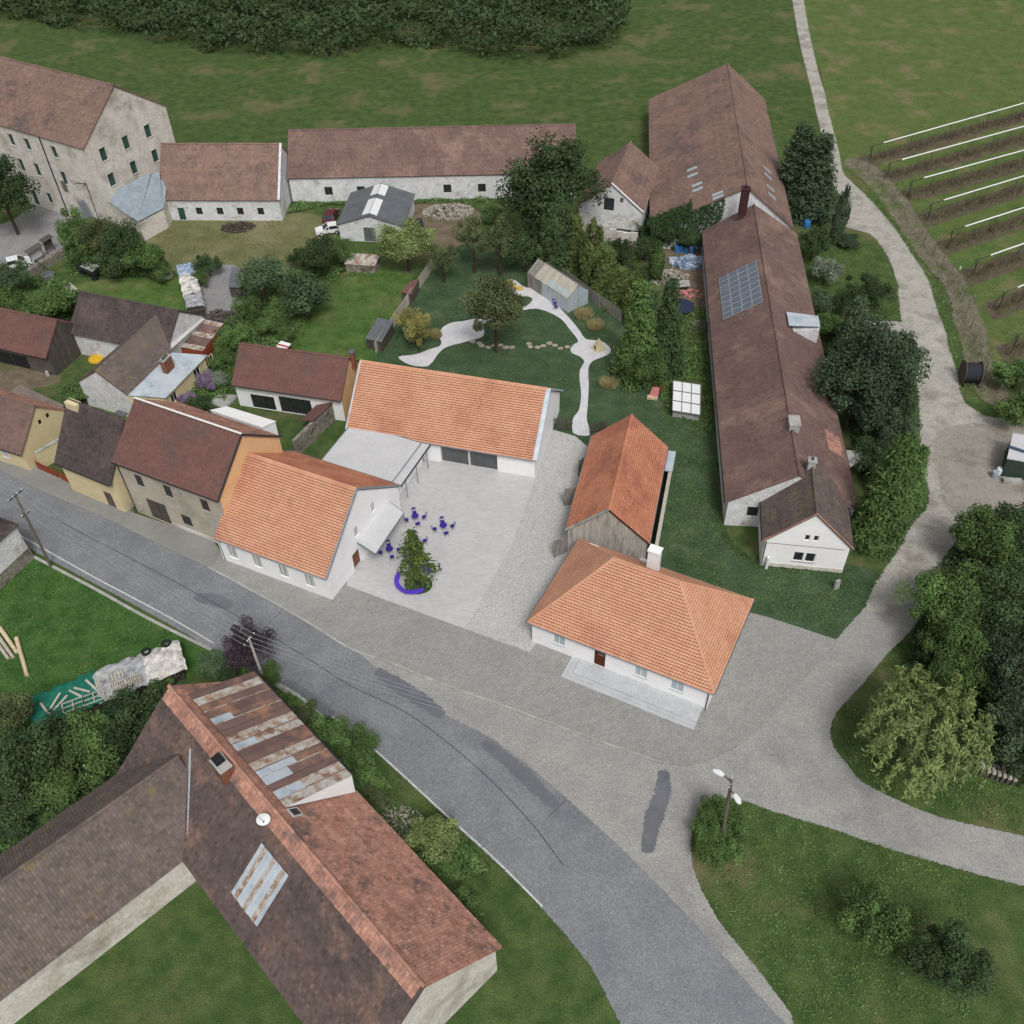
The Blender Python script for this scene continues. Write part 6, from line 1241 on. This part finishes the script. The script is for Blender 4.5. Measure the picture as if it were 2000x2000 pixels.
# cable drum
th = thing('cable_drum', 'big black cable drum standing at the edge of the gravel track', 'cable drum', at(1890, 748, 0)); c = at(1890, 745, 0); ax = Vector((.98, -.15, 0)).normalized(); rr = 1.35
for s_ in (-.95, .95):
    mb = MB(); q = c + ZV*rr + ax*s_; mb.tube(q - ax*.06, q + ax*.06, rr, rr, 24); mb.obj('flange', WOODD, th)
mb = MB(); mb.tube(c + ZV*rr - ax*.88, c + ZV*rr + ax*.88, 1.12, 1.12, 24); mb.obj('cable_coil', MAT('black_cable', (52, 54, 62), (38, 40, 46), 6, fine=.3), th)
for s_ in (-.8, .8):
    mb = MB(); q = c + ax*s_ + Vector((.15, 1, 0))*.0; mb.box(q + Vector((0, -1.05, 0)), .2, .5, .3, 0); mb.obj('chock', WOODD, th)
# ---------------------------------------------------------------- vehicles
def car(name, label, p, rz, paint, L_=4.1, W2=1.7, H_=1.5, van=False):
    th = thing(name, label, 'car', p, None, rz); F = lambda x, y, z: Vector((x, y, z)); w2 = W2/2
    prof = [(-L_/2, .35), (-L_/2 + .05, .75), (-L_/2 + .15, .92), (L_/2 - .9, .9), (L_/2 - .1, .72), (L_/2, .35)]
    mb = MB()
    for sgn in (-1, 1):
        P = [F(x, sgn*w2, z) for x, z in prof]; mb.face(P if sgn < 0 else P[::-1])
    for i in range(len(prof)):
        (x0, z0), (x1, z1) = prof[i], prof[(i+1) % len(prof)]; mb.face([F(x0, -w2, z0), F(x0, w2, z0), F(x1, w2, z1), F(x1, -w2, z1)])
    o = bpy.data.objects.new('body', mb.mesh('body', paint)); link(o, th)
    rf = [(-L_/2 + (.1 if van else .25), .92), (-L_/2 + (.2 if van else .6), H_), (L_/2 - 1.9, H_), (L_/2 - 1.15, .9)]; iw = w2*.86
    mb = MB()
    for sgn in (-1, 1):
        P = [F(rf[0][0], sgn*w2*.97, rf[0][1]), F(rf[3][0], sgn*w2*.97, rf[3][1]), F(rf[2][0], sgn*iw, rf[2][1]), F(rf[1][0], sgn*iw, rf[1][1])]; mb.face(P if sgn < 0 else P[::-1])
    for (i, j) in ((0, 1), (2, 3)):
        ya, yb = (w2*.97, iw) if i == 0 else (iw, w2*.97); mb.face([F(rf[i][0], -ya, rf[i][1]), F(rf[i][0], ya, rf[i][1]), F(rf[j][0], yb, rf[j][1]), F(rf[j][0], -yb, rf[j][1])])
    o = bpy.data.objects.new('cabin_glass', mb.mesh('cabin_glass', GLASS)); link(o, th)
    mb = MB(); mb.slab([F(rf[1][0], -iw, H_ - .02), F(rf[2][0], -iw, H_ - .02), F(rf[2][0], iw, H_ - .02), F(rf[1][0], iw, H_ - .02)], (0, 0, .05))
    for x0, x1 in ((rf[0], rf[1]), (rf[3], rf[2])):
        for sgn in (-1, 1): mb.beam(F(x0[0], sgn*w2*.97, x0[1]), F(x1[0], sgn*iw, x1[1]), .09)
    for sgn in (-1, 1):
        mb.beam(F(-.1, sgn*w2*.98, .9), F(-.1, sgn*iw, H_), .09)
        if van: mb.slab([F(rf[0][0], sgn*w2*.985, .92), F(-.2, sgn*w2*.985, .92), F(-.2, sgn*iw*1.02, H_), F(rf[1][0], sgn*iw*1.02, H_)], (0, sgn*.02, 0))
    o = bpy.data.objects.new('roof', mb.mesh('roof', paint)); link(o, th)
    for x in (-L_/2 + .75, L_/2 - .8):
        for sgn in (-1, 1):
            mb = MB(); mb.tube(F(x, sgn*(w2 - .1), .31), F(x, sgn*(w2 + .03), .31), .31, .31, 14); o = bpy.data.objects.new('wheel', mb.mesh('wheel', BLACK)); link(o, th)
            m2 = MB(); m2.tube(F(x, sgn*(w2 + .03), .31), F(x, sgn*(w2 + .045), .31), .18, .17, 12); h = bpy.data.objects.new('rim', m2.mesh('rim', ALU)); link(h, o)
    for sgn in (-1, 1):
        mb = MB(); mb.slab([F(L_/2 - .08, sgn*.55 - .15, .58), F(L_/2 - .08, sgn*.55 + .15, .58), F(L_/2 - .1, sgn*.55 + .15, .72), F(L_/2 - .1, sgn*.55 - .15, .72)], (.05, 0, 0)); o = bpy.data.objects.new('headlight', mb.mesh('headlight', CARW)); link(o, th)
    return th
car('parked_car', 'white hatchback parked half hidden under the blue spruce', at(1688, 648, 0), .08, CARW, 4.0, 1.7, 1.6, True)
car('parked_car', 'dark red car parked left of the grey garage', at(648, 428, 0), 1.45, CARR, 4.2, 1.7, 1.45)
car('parked_car', 'pale old car with heaped load before the dark red car', at(642, 455, 0), -2.9, CARW, 3.8, 1.6, 1.35)
car('parked_car', 'white car in the manor yard near the left edge', at(40, 520, 0), .4, CARW, 4.0, 1.7, 1.4)
th = thing('flat_trailer', 'dark farm trailer with pale load bed on the rear lawn', 'trailer', at(177, 540, 0)); q = [at(150, 524, 1.1), at(183, 538, 1.1), at(203, 522, 1.1), at(172, 512, 1.1)]
mb = MB(); mb.slab(q, (0, 0, .08)); mb.obj('load_bed', CONC, th)
for i in range(4):
    mb = MB(); mb.beam(q[i] + ZV*.3, q[(i+1) % 4] + ZV*.3, .08, .5); mb.obj('side_board', METALD, th)
for i in (0, 1, 2, 3):
    mb = MB(); p = Vector((q[i].x, q[i].y, 0)).lerp(Vector((sum(v.x for v in q)/4, sum(v.y for v in q)/4, 0)), .25); mb.tube(p + Vector((0, -.1, .4)), p + Vector((0, .1, .4)), .4, .4, 14); mb.obj('wheel', BLACK, th)
mb = MB(); a = (q[1] + q[2])/2; mb.beam(Vector((a.x, a.y, .6)), Vector((a.x + 2.2, a.y - .4, .4)), .1); mb.obj('drawbar', METALD, th)
# ---------------------------------------------------------------- wood piles and heaps
def tarped(name, label, pts, w2, h, mats, seg=.36):
    """row of stacked firewood under sheets: pts = near edge line of the top"""
    W = [at(x, y, h) for x, y in pts]; W = [Vector((p.x, p.y, 0)) for p in W]; c = W[0]; th = thing(name, label, 'woodpile', c); r2 = random.Random(5)
    d = (W[-1] - W[0]).normalized(); n = Vector((-d.y, d.x, 0)); Lt = (W[-1] - W[0]).length
    V = MB(); nx = int(Lt/.3)
    for i in range(nx):
        for j in range(int(h/.24)):
            p = W[0] + d*(i*.3 + r2.uniform(-.05, .05)) + ZV*(.12 + j*.24); rr = r2.uniform(.1, .15); V.tube(p - n*r2.uniform(-.05, .12), p + n*w2, rr, rr, 6, r2.random())
    o = V.obj('stacked_logs', LOGEND, th); o['kind'] = 'stuff'
    for (t0, t1, m, z) in mats:
        mb = MB(); nx = max(2, int((t1 - t0)*Lt/seg)); ny = 8; G = {}
        for i in range(nx + 1):
            for j in range(ny + 1):
                u = (j/ny - .06)*1.12; G[i, j] = W[0] + d*(Lt*(t0 + (t1 - t0)*i/nx)) + n*(w2*u) + Vector((r2.uniform(-.08, .08), r2.uniform(-.08, .08), 0)) + ZV*(h + z + r2.uniform(-.06, .2) - (.4 if j in (0, ny) else 0)*r2.uniform(.2, 1))
        for i in range(nx):
            for j in range(ny): mb.face([G[i, j], G[i+1, j], G[i+1, j+1], G[i, j+1]], r2.random())
        mb.obj('tarp', m, th)
    return th, W[0], d, n, Lt
th, w0, wd_, wn, wl = tarped('tarped_woodpile', 'long firewood stack under green, grey and white tarps on the roadside lawn', [(62, 1421), (366, 1305)], 3.3, 1.3, [(0, .45, TARPGR, .12), (.42, .78, TARPG, .18), (.74, 1.0, TARPW, .26)])
def pallet(label, p, rz, n=6, L_=1.4, W2=1.0, tilt=0):
    t = thing('wooden_frame', label, 'pallet', p, 'frames lying on the tarped woodpile', rz)
    for k in range(n):
        mb = MB(); mb.box((-L_/2 + k*L_/(n-1), 0, .05), .1, W2, .03); o = bpy.data.objects.new('slat', mb.mesh('slat', WOODP)); link(o, t)
    for y in (-W2/2, 0, W2/2):
        mb = MB(); mb.box((0, y, 0), L_, .09, .05); o = bpy.data.objects.new('bearer', mb.mesh('bearer', WOODP)); link(o, t)
wa = math.atan2(wd_.y, wd_.x)
for lb, t, v, n, z in (('ladder-like frame at the green end of the tarped woodpile', .27, .45, 3, 1.62), ('second frame from the green end of the tarped woodpile', .4, .4, 3, 1.62), ('dense slatted pallet in the middle of the tarped woodpile', .56, .55, 7, 1.68), ('slatted pallet right of the middle of the tarped woodpile', .66, .6, 7, 1.68), ('small slatted rack on the grey tarp', .56, 1.9, 5, 1.68)):
    p = w0 + wd_*wl*t + wn*v; pallet(lb, p + ZV*z, wa, n, 1.7 if n == 3 else 1.2, 1.0)
for k in range(7):
    t, v = (.1, .17, .2, .3, .34, .4, .45)[k], (1.2, 1.6, 1.2, 1.5, 1.7, 1.9, 2.0)[k]; p = w0 + wd_*wl*t + wn*v + ZV*1.62
    mb = MB(); a = wa + (1.9, .9, .7, 2.2, 2.4, 2.0, 1.2)[k]; dv = Vector((math.cos(a), math.sin(a), 0)); mb.beam(p - dv*.8, p + dv*.8, .2, .05); o = mb.obj('loose_plank', WOODP); tag(o, 'loose pale plank, number %s from the green tarp end of the woodpile' % ('one', 'two', 'three', 'four', 'five', 'six', 'seven')[k], 'plank', 'planks weighing down the green tarp')
for k, (x, y) in enumerate(((286, 1274), (325, 1258))):
    p = at(x, y, 1.62); mb = MB(); n = 18
    for i in range(n):
        for j in range(8):
            def tp(i, j): a = 6.283*i/n; b = 6.283*j/8; rr = .34 + .12*math.cos(b); return p + Vector((rr*math.cos(a), rr*math.sin(a), .12 + .12*math.sin(b)))
            mb.face([tp(i, j), tp(i+1, j), tp(i+1, j+1), tp(i, j+1)])
    o = mb.obj('rubber_ring', BLACK); tag(o, ['old black tyre at the edge between grey and white tarps', 'old black tyre on the far corner of the white tarp'][k], 'tyre')
tarped('tarped_woodpile', 'silver-wrapped firewood stack standing on the rear lawn', [(366, 603), (346, 520)], -2.1, 1.5, [(0, .3, TARPG, .05), (.28, .75, TARPW, .1), (.7, 1, TARPB, .12)])
def log(label, a, b, r_, mat=WOODL):
    mb = MB(); mb.tube(at(*a, r_), at(*b, r_), r_, r_*.85, 12); o = mb.obj('felled_log', mat); tag(o, label, 'log', 'logs lying on the roadside lawn')
log('single pale log lying apart on the roadside lawn', (32, 1246), (53, 1319), .2); log('pale log beside the bundle at the left edge', (0, 1226), (33, 1274), .2)
log('grey log at the left edge, uppermost of the bundle', (-8, 1236), (26, 1284), .18, WOODP); log('grey log at the left edge, lower of the bundle', (-14, 1244), (16, 1286), .18, WOODP)
th = thing('log_stack', 'short stack of cut logs under the right wood', 'log stack', at(1935, 1510, 0))
for i in range(7):
    for j in range(3):
        p = at(1915, 1516, 0) + Vector((i*.36, -i*.16, .2 + j*.33)); mb = MB(); mb.tube(p, p + Vector((.4, 1.7, 0)), .16, .16, 8); mb.obj('log', WOODP if j == 2 else WOODD, th)
def heap(name, label, px, py, r_, h, n, mat, s0=.15, s1=.45, cat='heap'):
    c = at(px, py, 0); V = MB(); r2 = random.Random(px)
    for k in range(n):
        a = r2.uniform(0, 6.28); q = r2.random()**.5; z = h*(1 - q)*r2.random(); s_ = r2.uniform(s0, s1); V.box(c + Vector((math.cos(a)*q*r_*1.5, math.sin(a)*q*r_, z)), s_, s_*r2.uniform(.4, 1), s_*.6, r2.uniform(0, 3), r2.random())
    o = V.obj(name, mat); tag(o, label, cat, kind='stuff')
heap('rubble_heap', 'pale stone rubble heap in the far yard', 875, 415, 2.6, 1.0, 420, RUBM)
heap('brush_heap', 'brown brush heap before the farm range', 465, 445, 1.7, .6, 260, LOGEND, .1, .35)
heap('scrap_heap', 'mixed scrap heap in front of the ruined lean-to', 1195, 470, 2.6, .8, 200, RUBM)
heap('scrap_heap', 'pale scrap heap in the middle of the scrap yard', 1305, 545, 2.0, .7, 140, RUBM)
heap('brick_heap', 'red-brown brick rubble left in the ruined lean-to', 1140, 462, 2.2, .9, 260, BRICK, .15, .35)
heap('plank_heap', 'untidy heap of poles behind the rusty shed', 425, 625, 2.0, .7, 160, WOODD, .15, .6)
heap('pebble_strip', 'loose gravel at the roadside corner before the farmhouse', 770, 1610, 1.6, .12, 500, RUBM, .05, .16, 'gravel')
heap('scrap_heap', 'blue-grey tarpaulins and tubs by the long barn wall', 1340, 515, 1.6, .9, 60, TARPB, .3, .9)
heap('toy_heap', 'faded plastic toys at the lower end of the scrap yard', 1345, 575, 1.2, .4, 40, PINK, .15, .45)
heap('scrap_heap', 'dark junk along the left wall of the long barn', 1368, 640, 1.0, .8, 90, WOODD, .2, .7)
# yard bits
def bit(name, label, cat, fn, mat):
    mb = MB(); fn(mb); return tag(mb.obj(name, mat), label, cat)
bit('water_butt', 'blue water butt on the small lawn beside the long barn', 'water butt', lambda m: m.lathe(at(1575, 444, 0), ((.45, 0), (.5, .4), (.5, 1.0), (.42, 1.1), (.2, 1.12))), BLUE)
bit('blue_ball', 'blue ball toy near the toy slide', 'ball', lambda m: m.lathe(at(1291, 740, 0), ((.05, 0), (.25, .08), (.36, .3), (.36, .45), (.25, .66), (.05, .72))), BLUE)
bit('silage_bale', 'white wrapped bale beside the silver woodpile', 'bale', lambda m: m.lathe(at(328, 543, 0), ((.5, 0), (.75, .15), (.8, .7), (.7, 1.15), (.3, 1.25)), 12), TARPW)
bit('stacked_boards', 'stack of weathered white boards above the dark barn', 'boards', lambda m: [m.slab([at(105 + k*2, 573 + k, .1 + .0*k), at(121 + k*2, 586 + k*.3, .1), at(150 + k*1.2, 565 + k, .1), at(136 + k*1.2, 553 + k, .1)], (0, 0, .1 + .08*k)) for k in range(3)], WOODP)
sb_ = bit('signal_board', 'white board with a red stripe above the brown barn', 'board', lambda m: [m.slab([at(537, 678, .6), at(558, 684, .6), at(569, 672, 1.0), at(549, 666, 1.0)], (0, 0, .06))], CARW)
mb = MB(); mb.beam(at(543, 672, .88), at(564, 678, .88), .25, .03); mb.obj('stripe', MAT('red_paint', (190, 60, 66)), sb_)
bit('yellow_cover', 'yellow round cover leaning beside the dark barn door', 'cover', lambda m: m.lathe(at(189, 702, .05), ((.1, 0), (1.0, .02), (.95, .25), (.6, .42), (.1, .5)), 16), YELLOW)
bit('plastic_sheet', 'pale upright slab leaning at the plank barn corner', 'slab', lambda m: m.slab([at(84, 713, 0), at(90, 712, 0), at(98, 735, .0), at(92, 736, .0)], (0, 0, .5)), CONC)
bit('round_dish', 'white round dish on the ground before the plank barn', 'dish', lambda m: m.lathe(at(78, 719, .02), ((.1, 0), (.45, .08), (.5, .2), (.46, .22)), 16), CARW)
bit('stone_ring', 'dark round well ring on the rear lawn', 'well', lambda m: m.lathe(at(97, 545, 0), ((.9, 0), (.9, .8), (.7, .82), (.65, .5), (.1, .45)), 14), GREYROOF)
bit('bollard', 'white post at the corner of the small white house', 'post', lambda m: m.tube(at(1496, 1110, 0), at(1496, 1110, 0) + ZV*1.6, .16, .16, 10), CARW)
bit('stone_post', 'grey stone post on the grass by the side road', 'stone post', lambda m: m.box(at(1632, 1150, 0), .5, .25, 1.2, .3), CONC)
for k in range(4): bit('barrel', 'blue barrel by the ivy wall of the great barn, %s from the left' % ordn[k], 'barrel', lambda m: m.lathe(at(1322 + k*9, 492, 0), ((.4, 0), (.45, .4), (.45, .9), (.4, 1.0)), 10), BLUE)
bit('garden_table', 'grey table top in the scrap yard', 'table', lambda m: [m.box(at(1325, 555, .7), 3.0, 1.6, .08, .1)] + [m.box(at(1325, 555, 0) + Vector((x, y, 0)), .1, .1, .7) for x in (-1.3, 1.3) for y in (-.6, .6)], CONC)
bit('trampoline', 'dark blue trampoline below the scrap yard', 'trampoline', lambda m: [m.lathe(at(1330, 598, .6), ((1.7, 0), (1.75, .05), (1.6, .08), (.1, .09)), 20)] + [m.tube(at(1330, 598, 0) + Vector((1.6*math.cos(a), 1.6*math.sin(a), 0)), at(1330, 598, 0) + Vector((1.6*math.cos(a), 1.6*math.sin(a), .62)), .04) for a in (0, 1.57, 3.14, 4.71)], MAT('navy_mat', (46, 54, 74)))
th = thing('toy_slide', 'small faded pink playhouse slide on the lawn', 'slide', at(1280, 770, 0)); mb = MB(); mb.slab([at(1268, 772, .3), at(1285, 776, .3), at(1288, 758, 1.5), at(1275, 756, 1.5)], (0, 0, .08)); mb.obj('ramp', PINK, th)
for x, y in ((1288, 770), (1276, 764), (1291, 766)): mb = MB(); mb.tube(at(x, y, 0), at(x, y, 0) + ZV*1.5, .05); mb.obj('leg', WOODR, th)
mb = MB(); mb.box(at(1274, 778, 0), 1.2, .6, .3, -.2); mb.obj('sand_tray', WOODL, th)
for x0, y0, x1, y1 in ((66, 520, 88, 506), (94, 498, 108, 489)):
    th = thing('notice_board', 'roofed notice board with pale panels at the manor yard edge' if x0 < 90 else 'smaller dark roofed notice board at the manor yard edge', 'notice board', at(x0, y0, 0))
    a, b = at(x0, y0, 0), at(x1, y1, 0); mb = MB(); d = (b - a).normalized(); n = Vector((-d.y, d.x, 0))*.06; mb.slab([a + ZV*.7, b + ZV*.7, b + n + ZV*.7, a + n + ZV*.7], (0, 0, 1.4)); mb.obj('board', FLATROOF if x0 < 90 else WOODD, th)
    mb = MB(); mb.slab([a - d*.3 + ZV*2.1 - n*6, b + d*.3 + ZV*2.1 - n*6, b + d*.3 + ZV*2.4 + n*6, a - d*.3 + ZV*2.4 + n*6], (0, 0, .06)); mb.obj('roof', WOODD, th)
    for p in (a, b): mb = MB(); mb.beam(p, p + ZV*2.2, .1); mb.obj('post', WOODD, th)
th = thing('low_stone_wall', 'low crumbling stone wall below the manor notice boards', 'wall', at(90, 525, 0)); a, b = at(45, 552, 0), at(132, 500, 0); d = (b - a).normalized(); n = Vector((-d.y, d.x, 0))*.7
mb = MB()
for k in range(24):
    p, q = a.lerp(b, k/24), a.lerp(b, (k + .96)/24); mb.slab([p, q, q + n, p + n], (0, 0, 1.2 + R.uniform(-.12, .1)))
mb.obj('wall', RUBBLE, th)
# weeds that soften the edges of lawns and roads
V = MB(); r2 = random.Random(9)
def weeds(V, pts, n, sp_, h0, h1):
    W = smooth([at(x, y, 0) for x, y in pts], 6, False)
    for k in range(n):
        i = r2.randrange(len(W) - 1); p = W[i].lerp(W[i+1], r2.random()) + Vector((r2.gauss(0, sp_), r2.gauss(0, sp_), 0)); h = r2.uniform(h0, h1); a = r2.uniform(0, 6.28); x = Vector((math.cos(a), math.sin(a), 0))*h*.5
        V.face([p - x*.25, p + x*.25, p + x*.6 + ZV*h*.9, p - x*.1 + ZV*h], r2.random())
for pts, n, s_ in (([(545, 1350), (600, 1392), (650, 1430), (730, 1500), (775, 1560)], 900, .5), ([(860, 1640), (920, 1670), (960, 1720)], 400, .5), 
    ([(1402, 900), (1408, 1030), (1490, 1104), (1658, 1116)], 500, .2), ([(567, 396), (810, 390), (992, 390)], 700, .35), ([(320, 426), (560, 420)], 500, .35), ([(574, 690), (600, 640), (660, 545), (780, 540)], 700, .35), ([(1290, 790), (1390, 850)], 300, .4)):
    weeds(V, pts, n*2, s_*1.3, .06, .24)
o = V.obj('verge_weeds', LF['mid']); tag(o, 'weedy grass along road edges and walls', 'weeds', kind='stuff')

# ---------------------------------------------------------------- undergrowth nobody could count
def infield(q, P):
    c = False; j = len(P) - 1
    for i in range(len(P)):
        if (P[i].y > q.y) != (P[j].y > q.y) and q.x < (P[j].x-P[i].x)*(q.y-P[i].y)/(P[j].y-P[i].y) + P[i].x: c = not c
        j = i
    return c
AVOID = [[at(x, y, 0) for x, y in P_] for P_ in (PTH, PTH2, trk)]
def undergrowth(name, label, px, n, h, mat, leaf=.3, seed=1, nf=.45):
    P = [at(x, y, 0) for x, y in px]; r = random.Random(seed); xs = [p.x for p in P]; ys = [p.y for p in P]; V = MB()
    from mathutils import noise as NZ
    def inside(q):
        c = False; j = len(P) - 1
        for i in range(len(P)):
            if (P[i].y > q.y) != (P[j].y > q.y) and q.x < (P[j].x-P[i].x)*(q.y-P[i].y)/(P[j].y-P[i].y) + P[i].x: c = not c
            j = i
        return c
    k = 0
    while k < n:
        q = Vector((r.uniform(min(xs), max(xs)), r.uniform(min(ys), max(ys)), 0))
        if not inside(q): continue
        if any(infield(q, E_) for E_ in AVOID): continue
        k += 1; hz = h * max(.08, .5 + 1.1*NZ.noise(q*nf + Vector((seed, 0, 0)))) ; z = hz * r.random()**.5
        s_ = leaf*r.uniform(.6, 1.4); d = Vector((r.gauss(0, .7), r.gauss(0, .7), 1)).normalized(); x = d.orthogonal().normalized(); x.rotate(Matrix.Rotation(r.uniform(0, 6.28), 3, d)); y = d.cross(x)
        c = q + ZV*z; V.face([c - x*s_*.5, c + y*s_*.28, c + x*s_*.5, c - y*s_*.28], min(1, max(0, .5 + .6*NZ.noise(q*.8) + r.gauss(0, .15))))
    o = V.obj(name, LF[mat]); tag(o, label, 'undergrowth', kind='stuff')
undergrowth('undergrowth', 'tangled shrubs and nettles below the manor garden', [(125, 490), (160, 450), (260, 450), (330, 520), (335, 545), (230, 545), (140, 540)], 9000, 2.2, 'mid', .34, 1)
undergrowth('undergrowth', 'weedy bushes above the plank barn', [(-20, 560), (60, 545), (140, 560), (145, 600), (130, 645), (60, 635), (-20, 610)], 8000, 1.5, 'mid', .32, 2)
undergrowth('undergrowth', 'overgrown garden bed between shed yard and meadow lawn', [(470, 560), (540, 540), (640, 500), (690, 520), (660, 545), (600, 620), (560, 690), (470, 690), (420, 680), (440, 630)], 12000, 1.0, 'mid', .3, 3)
undergrowth('undergrowth', 'dark bramble thicket between woodpile and farmhouse', [(-30, 1450), (60, 1475), (200, 1430), (325, 1375), (320, 1385), (235, 1505), (100, 1600), (-60, 1680)], 16000, 1.9, 'dark', .3, 4)
undergrowth('undergrowth', 'grassy weeds on the slope beside the farmhouse wing', [(60, 1560), (230, 1470), (240, 1520), (0, 1690), (-60, 1680)], 5000, .5, 'fresh', .25, 5)
undergrowth('undergrowth', 'weedy strip between the farmhouse and the road', [(430, 1300), (520, 1320), (560, 1350), (650, 1420), (720, 1480), (765, 1540), (740, 1600), (690, 1540), (560, 1400), (490, 1330)], 9000, .9, 'mid', .26, 6)
undergrowth('undergrowth', 'shrubby verge at the bottom of the road', [(790, 1620), (860, 1610), (920, 1660), (960, 1700), (900, 1720), (830, 1700)], 3500, .8, 'fresh', .26, 7)
undergrowth('undergrowth', 'dark shaded undergrowth of the right wood', [(1800, 1180), (1850, 1080), (1930, 1030), (2260, 1030), (2260, 1520), (1990, 1540), (1900, 1500), (1850, 1400), (1760, 1320)], 34000, 2.6, 'dark', .4, 8)
undergrowth('undergrowth', 'mixed hedge bottoms along the right garden fence', [(1010, 480), (1080, 470), (1180, 480), (1260, 560), (1300, 640), (1260, 660), (1225, 620), (1150, 560), (1100, 520)], 14000, 1.6, 'mid', .32, 9)
undergrowth('undergrowth', 'garden weeds between the conifer pair and the long barn', [(1290, 600), (1372, 600), (1388, 760), (1390, 850), (1300, 800), (1270, 740)], 7000, .8, 'mid', .26, 10)
undergrowth('undergrowth', 'shrubs crowding the far side of the long barn', [(1610, 620), (1640, 650), (1750, 710), (1775, 800), (1790, 940), (1720, 1040), (1695, 980), (1650, 800)], 18000, 2.2, 'dark', .36, 11)
undergrowth('undergrowth', 'rank grass before the stable wall', [(562, 396), (990, 388), (990, 396), (860, 398), (640, 402), (562, 420)], 5000, .6, 'fresh', .26, 12)
undergrowth('undergrowth', 'dark ivy and nettles below the great barn eave', [(1235, 440), (1330, 440), (1370, 465), (1340, 500), (1290, 480), (1240, 480)], 8000, 3.0, 'dark', .32, 13)
undergrowth('undergrowth', 'garden plants in the corner behind the yellow-walled house', [(380, 690), (440, 660), (455, 740), (440, 790), (400, 790), (360, 790)], 5000, 1.0, 'mid', .26, 14)

# ivy on the white end wall and low eave of the great barn
V = MB(); r2 = random.Random(21); wn_ = -dg
for k in range(5200):
    x = 9.5*r2.random()**1.6; top = 3.5 + x*6.0/12.3; z = top*(r2.random()**.55); q = bL + gx*(.3 + x) + dg*(.2 - r2.random()*.35) + ZV*z
    if r2.random() < .25: q = bL + gx*r2.uniform(-.4, 5.5) + dg*(abs(r2.gauss(0, .9)) - .3); q.z = 3.7 + max(0, (q - bL).dot(gx))*6.1/12.6 + r2.uniform(0, .4)
    d = (wn_ + Vector((r2.gauss(0, .5), r2.gauss(0, .5), r2.gauss(.4, .5)))).normalized(); a = d.orthogonal().normalized(); a.rotate(Matrix.Rotation(r2.uniform(0, 6.28), 3, d)); b = d.cross(a); s_ = r2.uniform(.2, .42)
    V.face([q - a*s_*.5, q + b*s_*.3, q + a*s_*.5, q - b*s_*.3], r2.random())
o = V.obj('ivy', IVY, GB); o['kind'] = 'stuff'

for lb, px, n, m, sd_ in (('short grass tufts on the roadside lawn', [(-40, 1090), (103, 1112), (272, 1205), (405, 1272), (330, 1250), (60, 1390), (-40, 1420)], 6000, 'mid', 31),
    ('short grass tufts on the meadow lawn', [(662, 542), (780, 538), (785, 560), (722, 698), (580, 690)], 5000, 'mid', 32),
    ('short grass tufts on the garden lawn', [(745, 690), (850, 525), (1000, 470), (1100, 530), (1210, 640), (1290, 800), (1120, 760), (1090, 830), (1075, 760), (860, 735)], 9000, 'blue', 33),
    ('short grass tufts round the small white house', [(1290, 800), (1385, 860), (1405, 1035), (1490, 1102), (1660, 1112), (1690, 1180), (1640, 1235), (1480, 1190), (1330, 1120), (1290, 1000)], 8000, 'mid', 34),
    ('short grass tufts on the island by the lamp pole', [(1365, 1600), (1440, 1562), (1624, 1620), (1900, 1700), (1900, 1990), (1560, 1990), (1400, 1780)], 7000, 'mid', 35),
    ('short grass tufts under the willow', [(1630, 1400), (1690, 1335), (1800, 1215), (1850, 1300), (1990, 1480), (1995, 1625), (1750, 1558), (1660, 1500)], 8000, 'mid', 36),
    ('short grass tufts on the track verge', [(1650, 350), (1720, 420), (1800, 520), (1845, 640), (1880, 780), (1910, 790), (1880, 640), (1820, 500), (1740, 400)], 4000, 'fresh', 37),
    ('short grass tufts beside the long barn', [(1560, 420), (1640, 440), (1740, 520), (1760, 620), (1680, 630), (1600, 600), (1570, 500)], 5000, 'fresh', 38),
    ('dry grass tufts on the farm meadow', [(290, 445), (560, 425), (640, 470), (560, 525), (340, 515)], 6000, 'olive', 39),
    ('short grass tufts between orchard rows', [(1720, 330), (2000, 330), (2000, 800), (1920, 760), (1860, 540)], 9000, 'mid', 40)):
    undergrowth('grass_tufts', lb, px, n, .16, m, .17, sd_)

# wood beyond the upper edge of the picture: one mass
undergrowth('far_wood', 'dense far wood behind the farm buildings', [(-300, 60), (0, 40), (200, 70), (420, 110), (640, 120), (820, 95), (1000, 130), (1180, 110), (1230, 60), (1200, -60), (800, -90), (300, -80), (-300, -40)], 60000, 11.0, 'dark', .9, 51, .13)
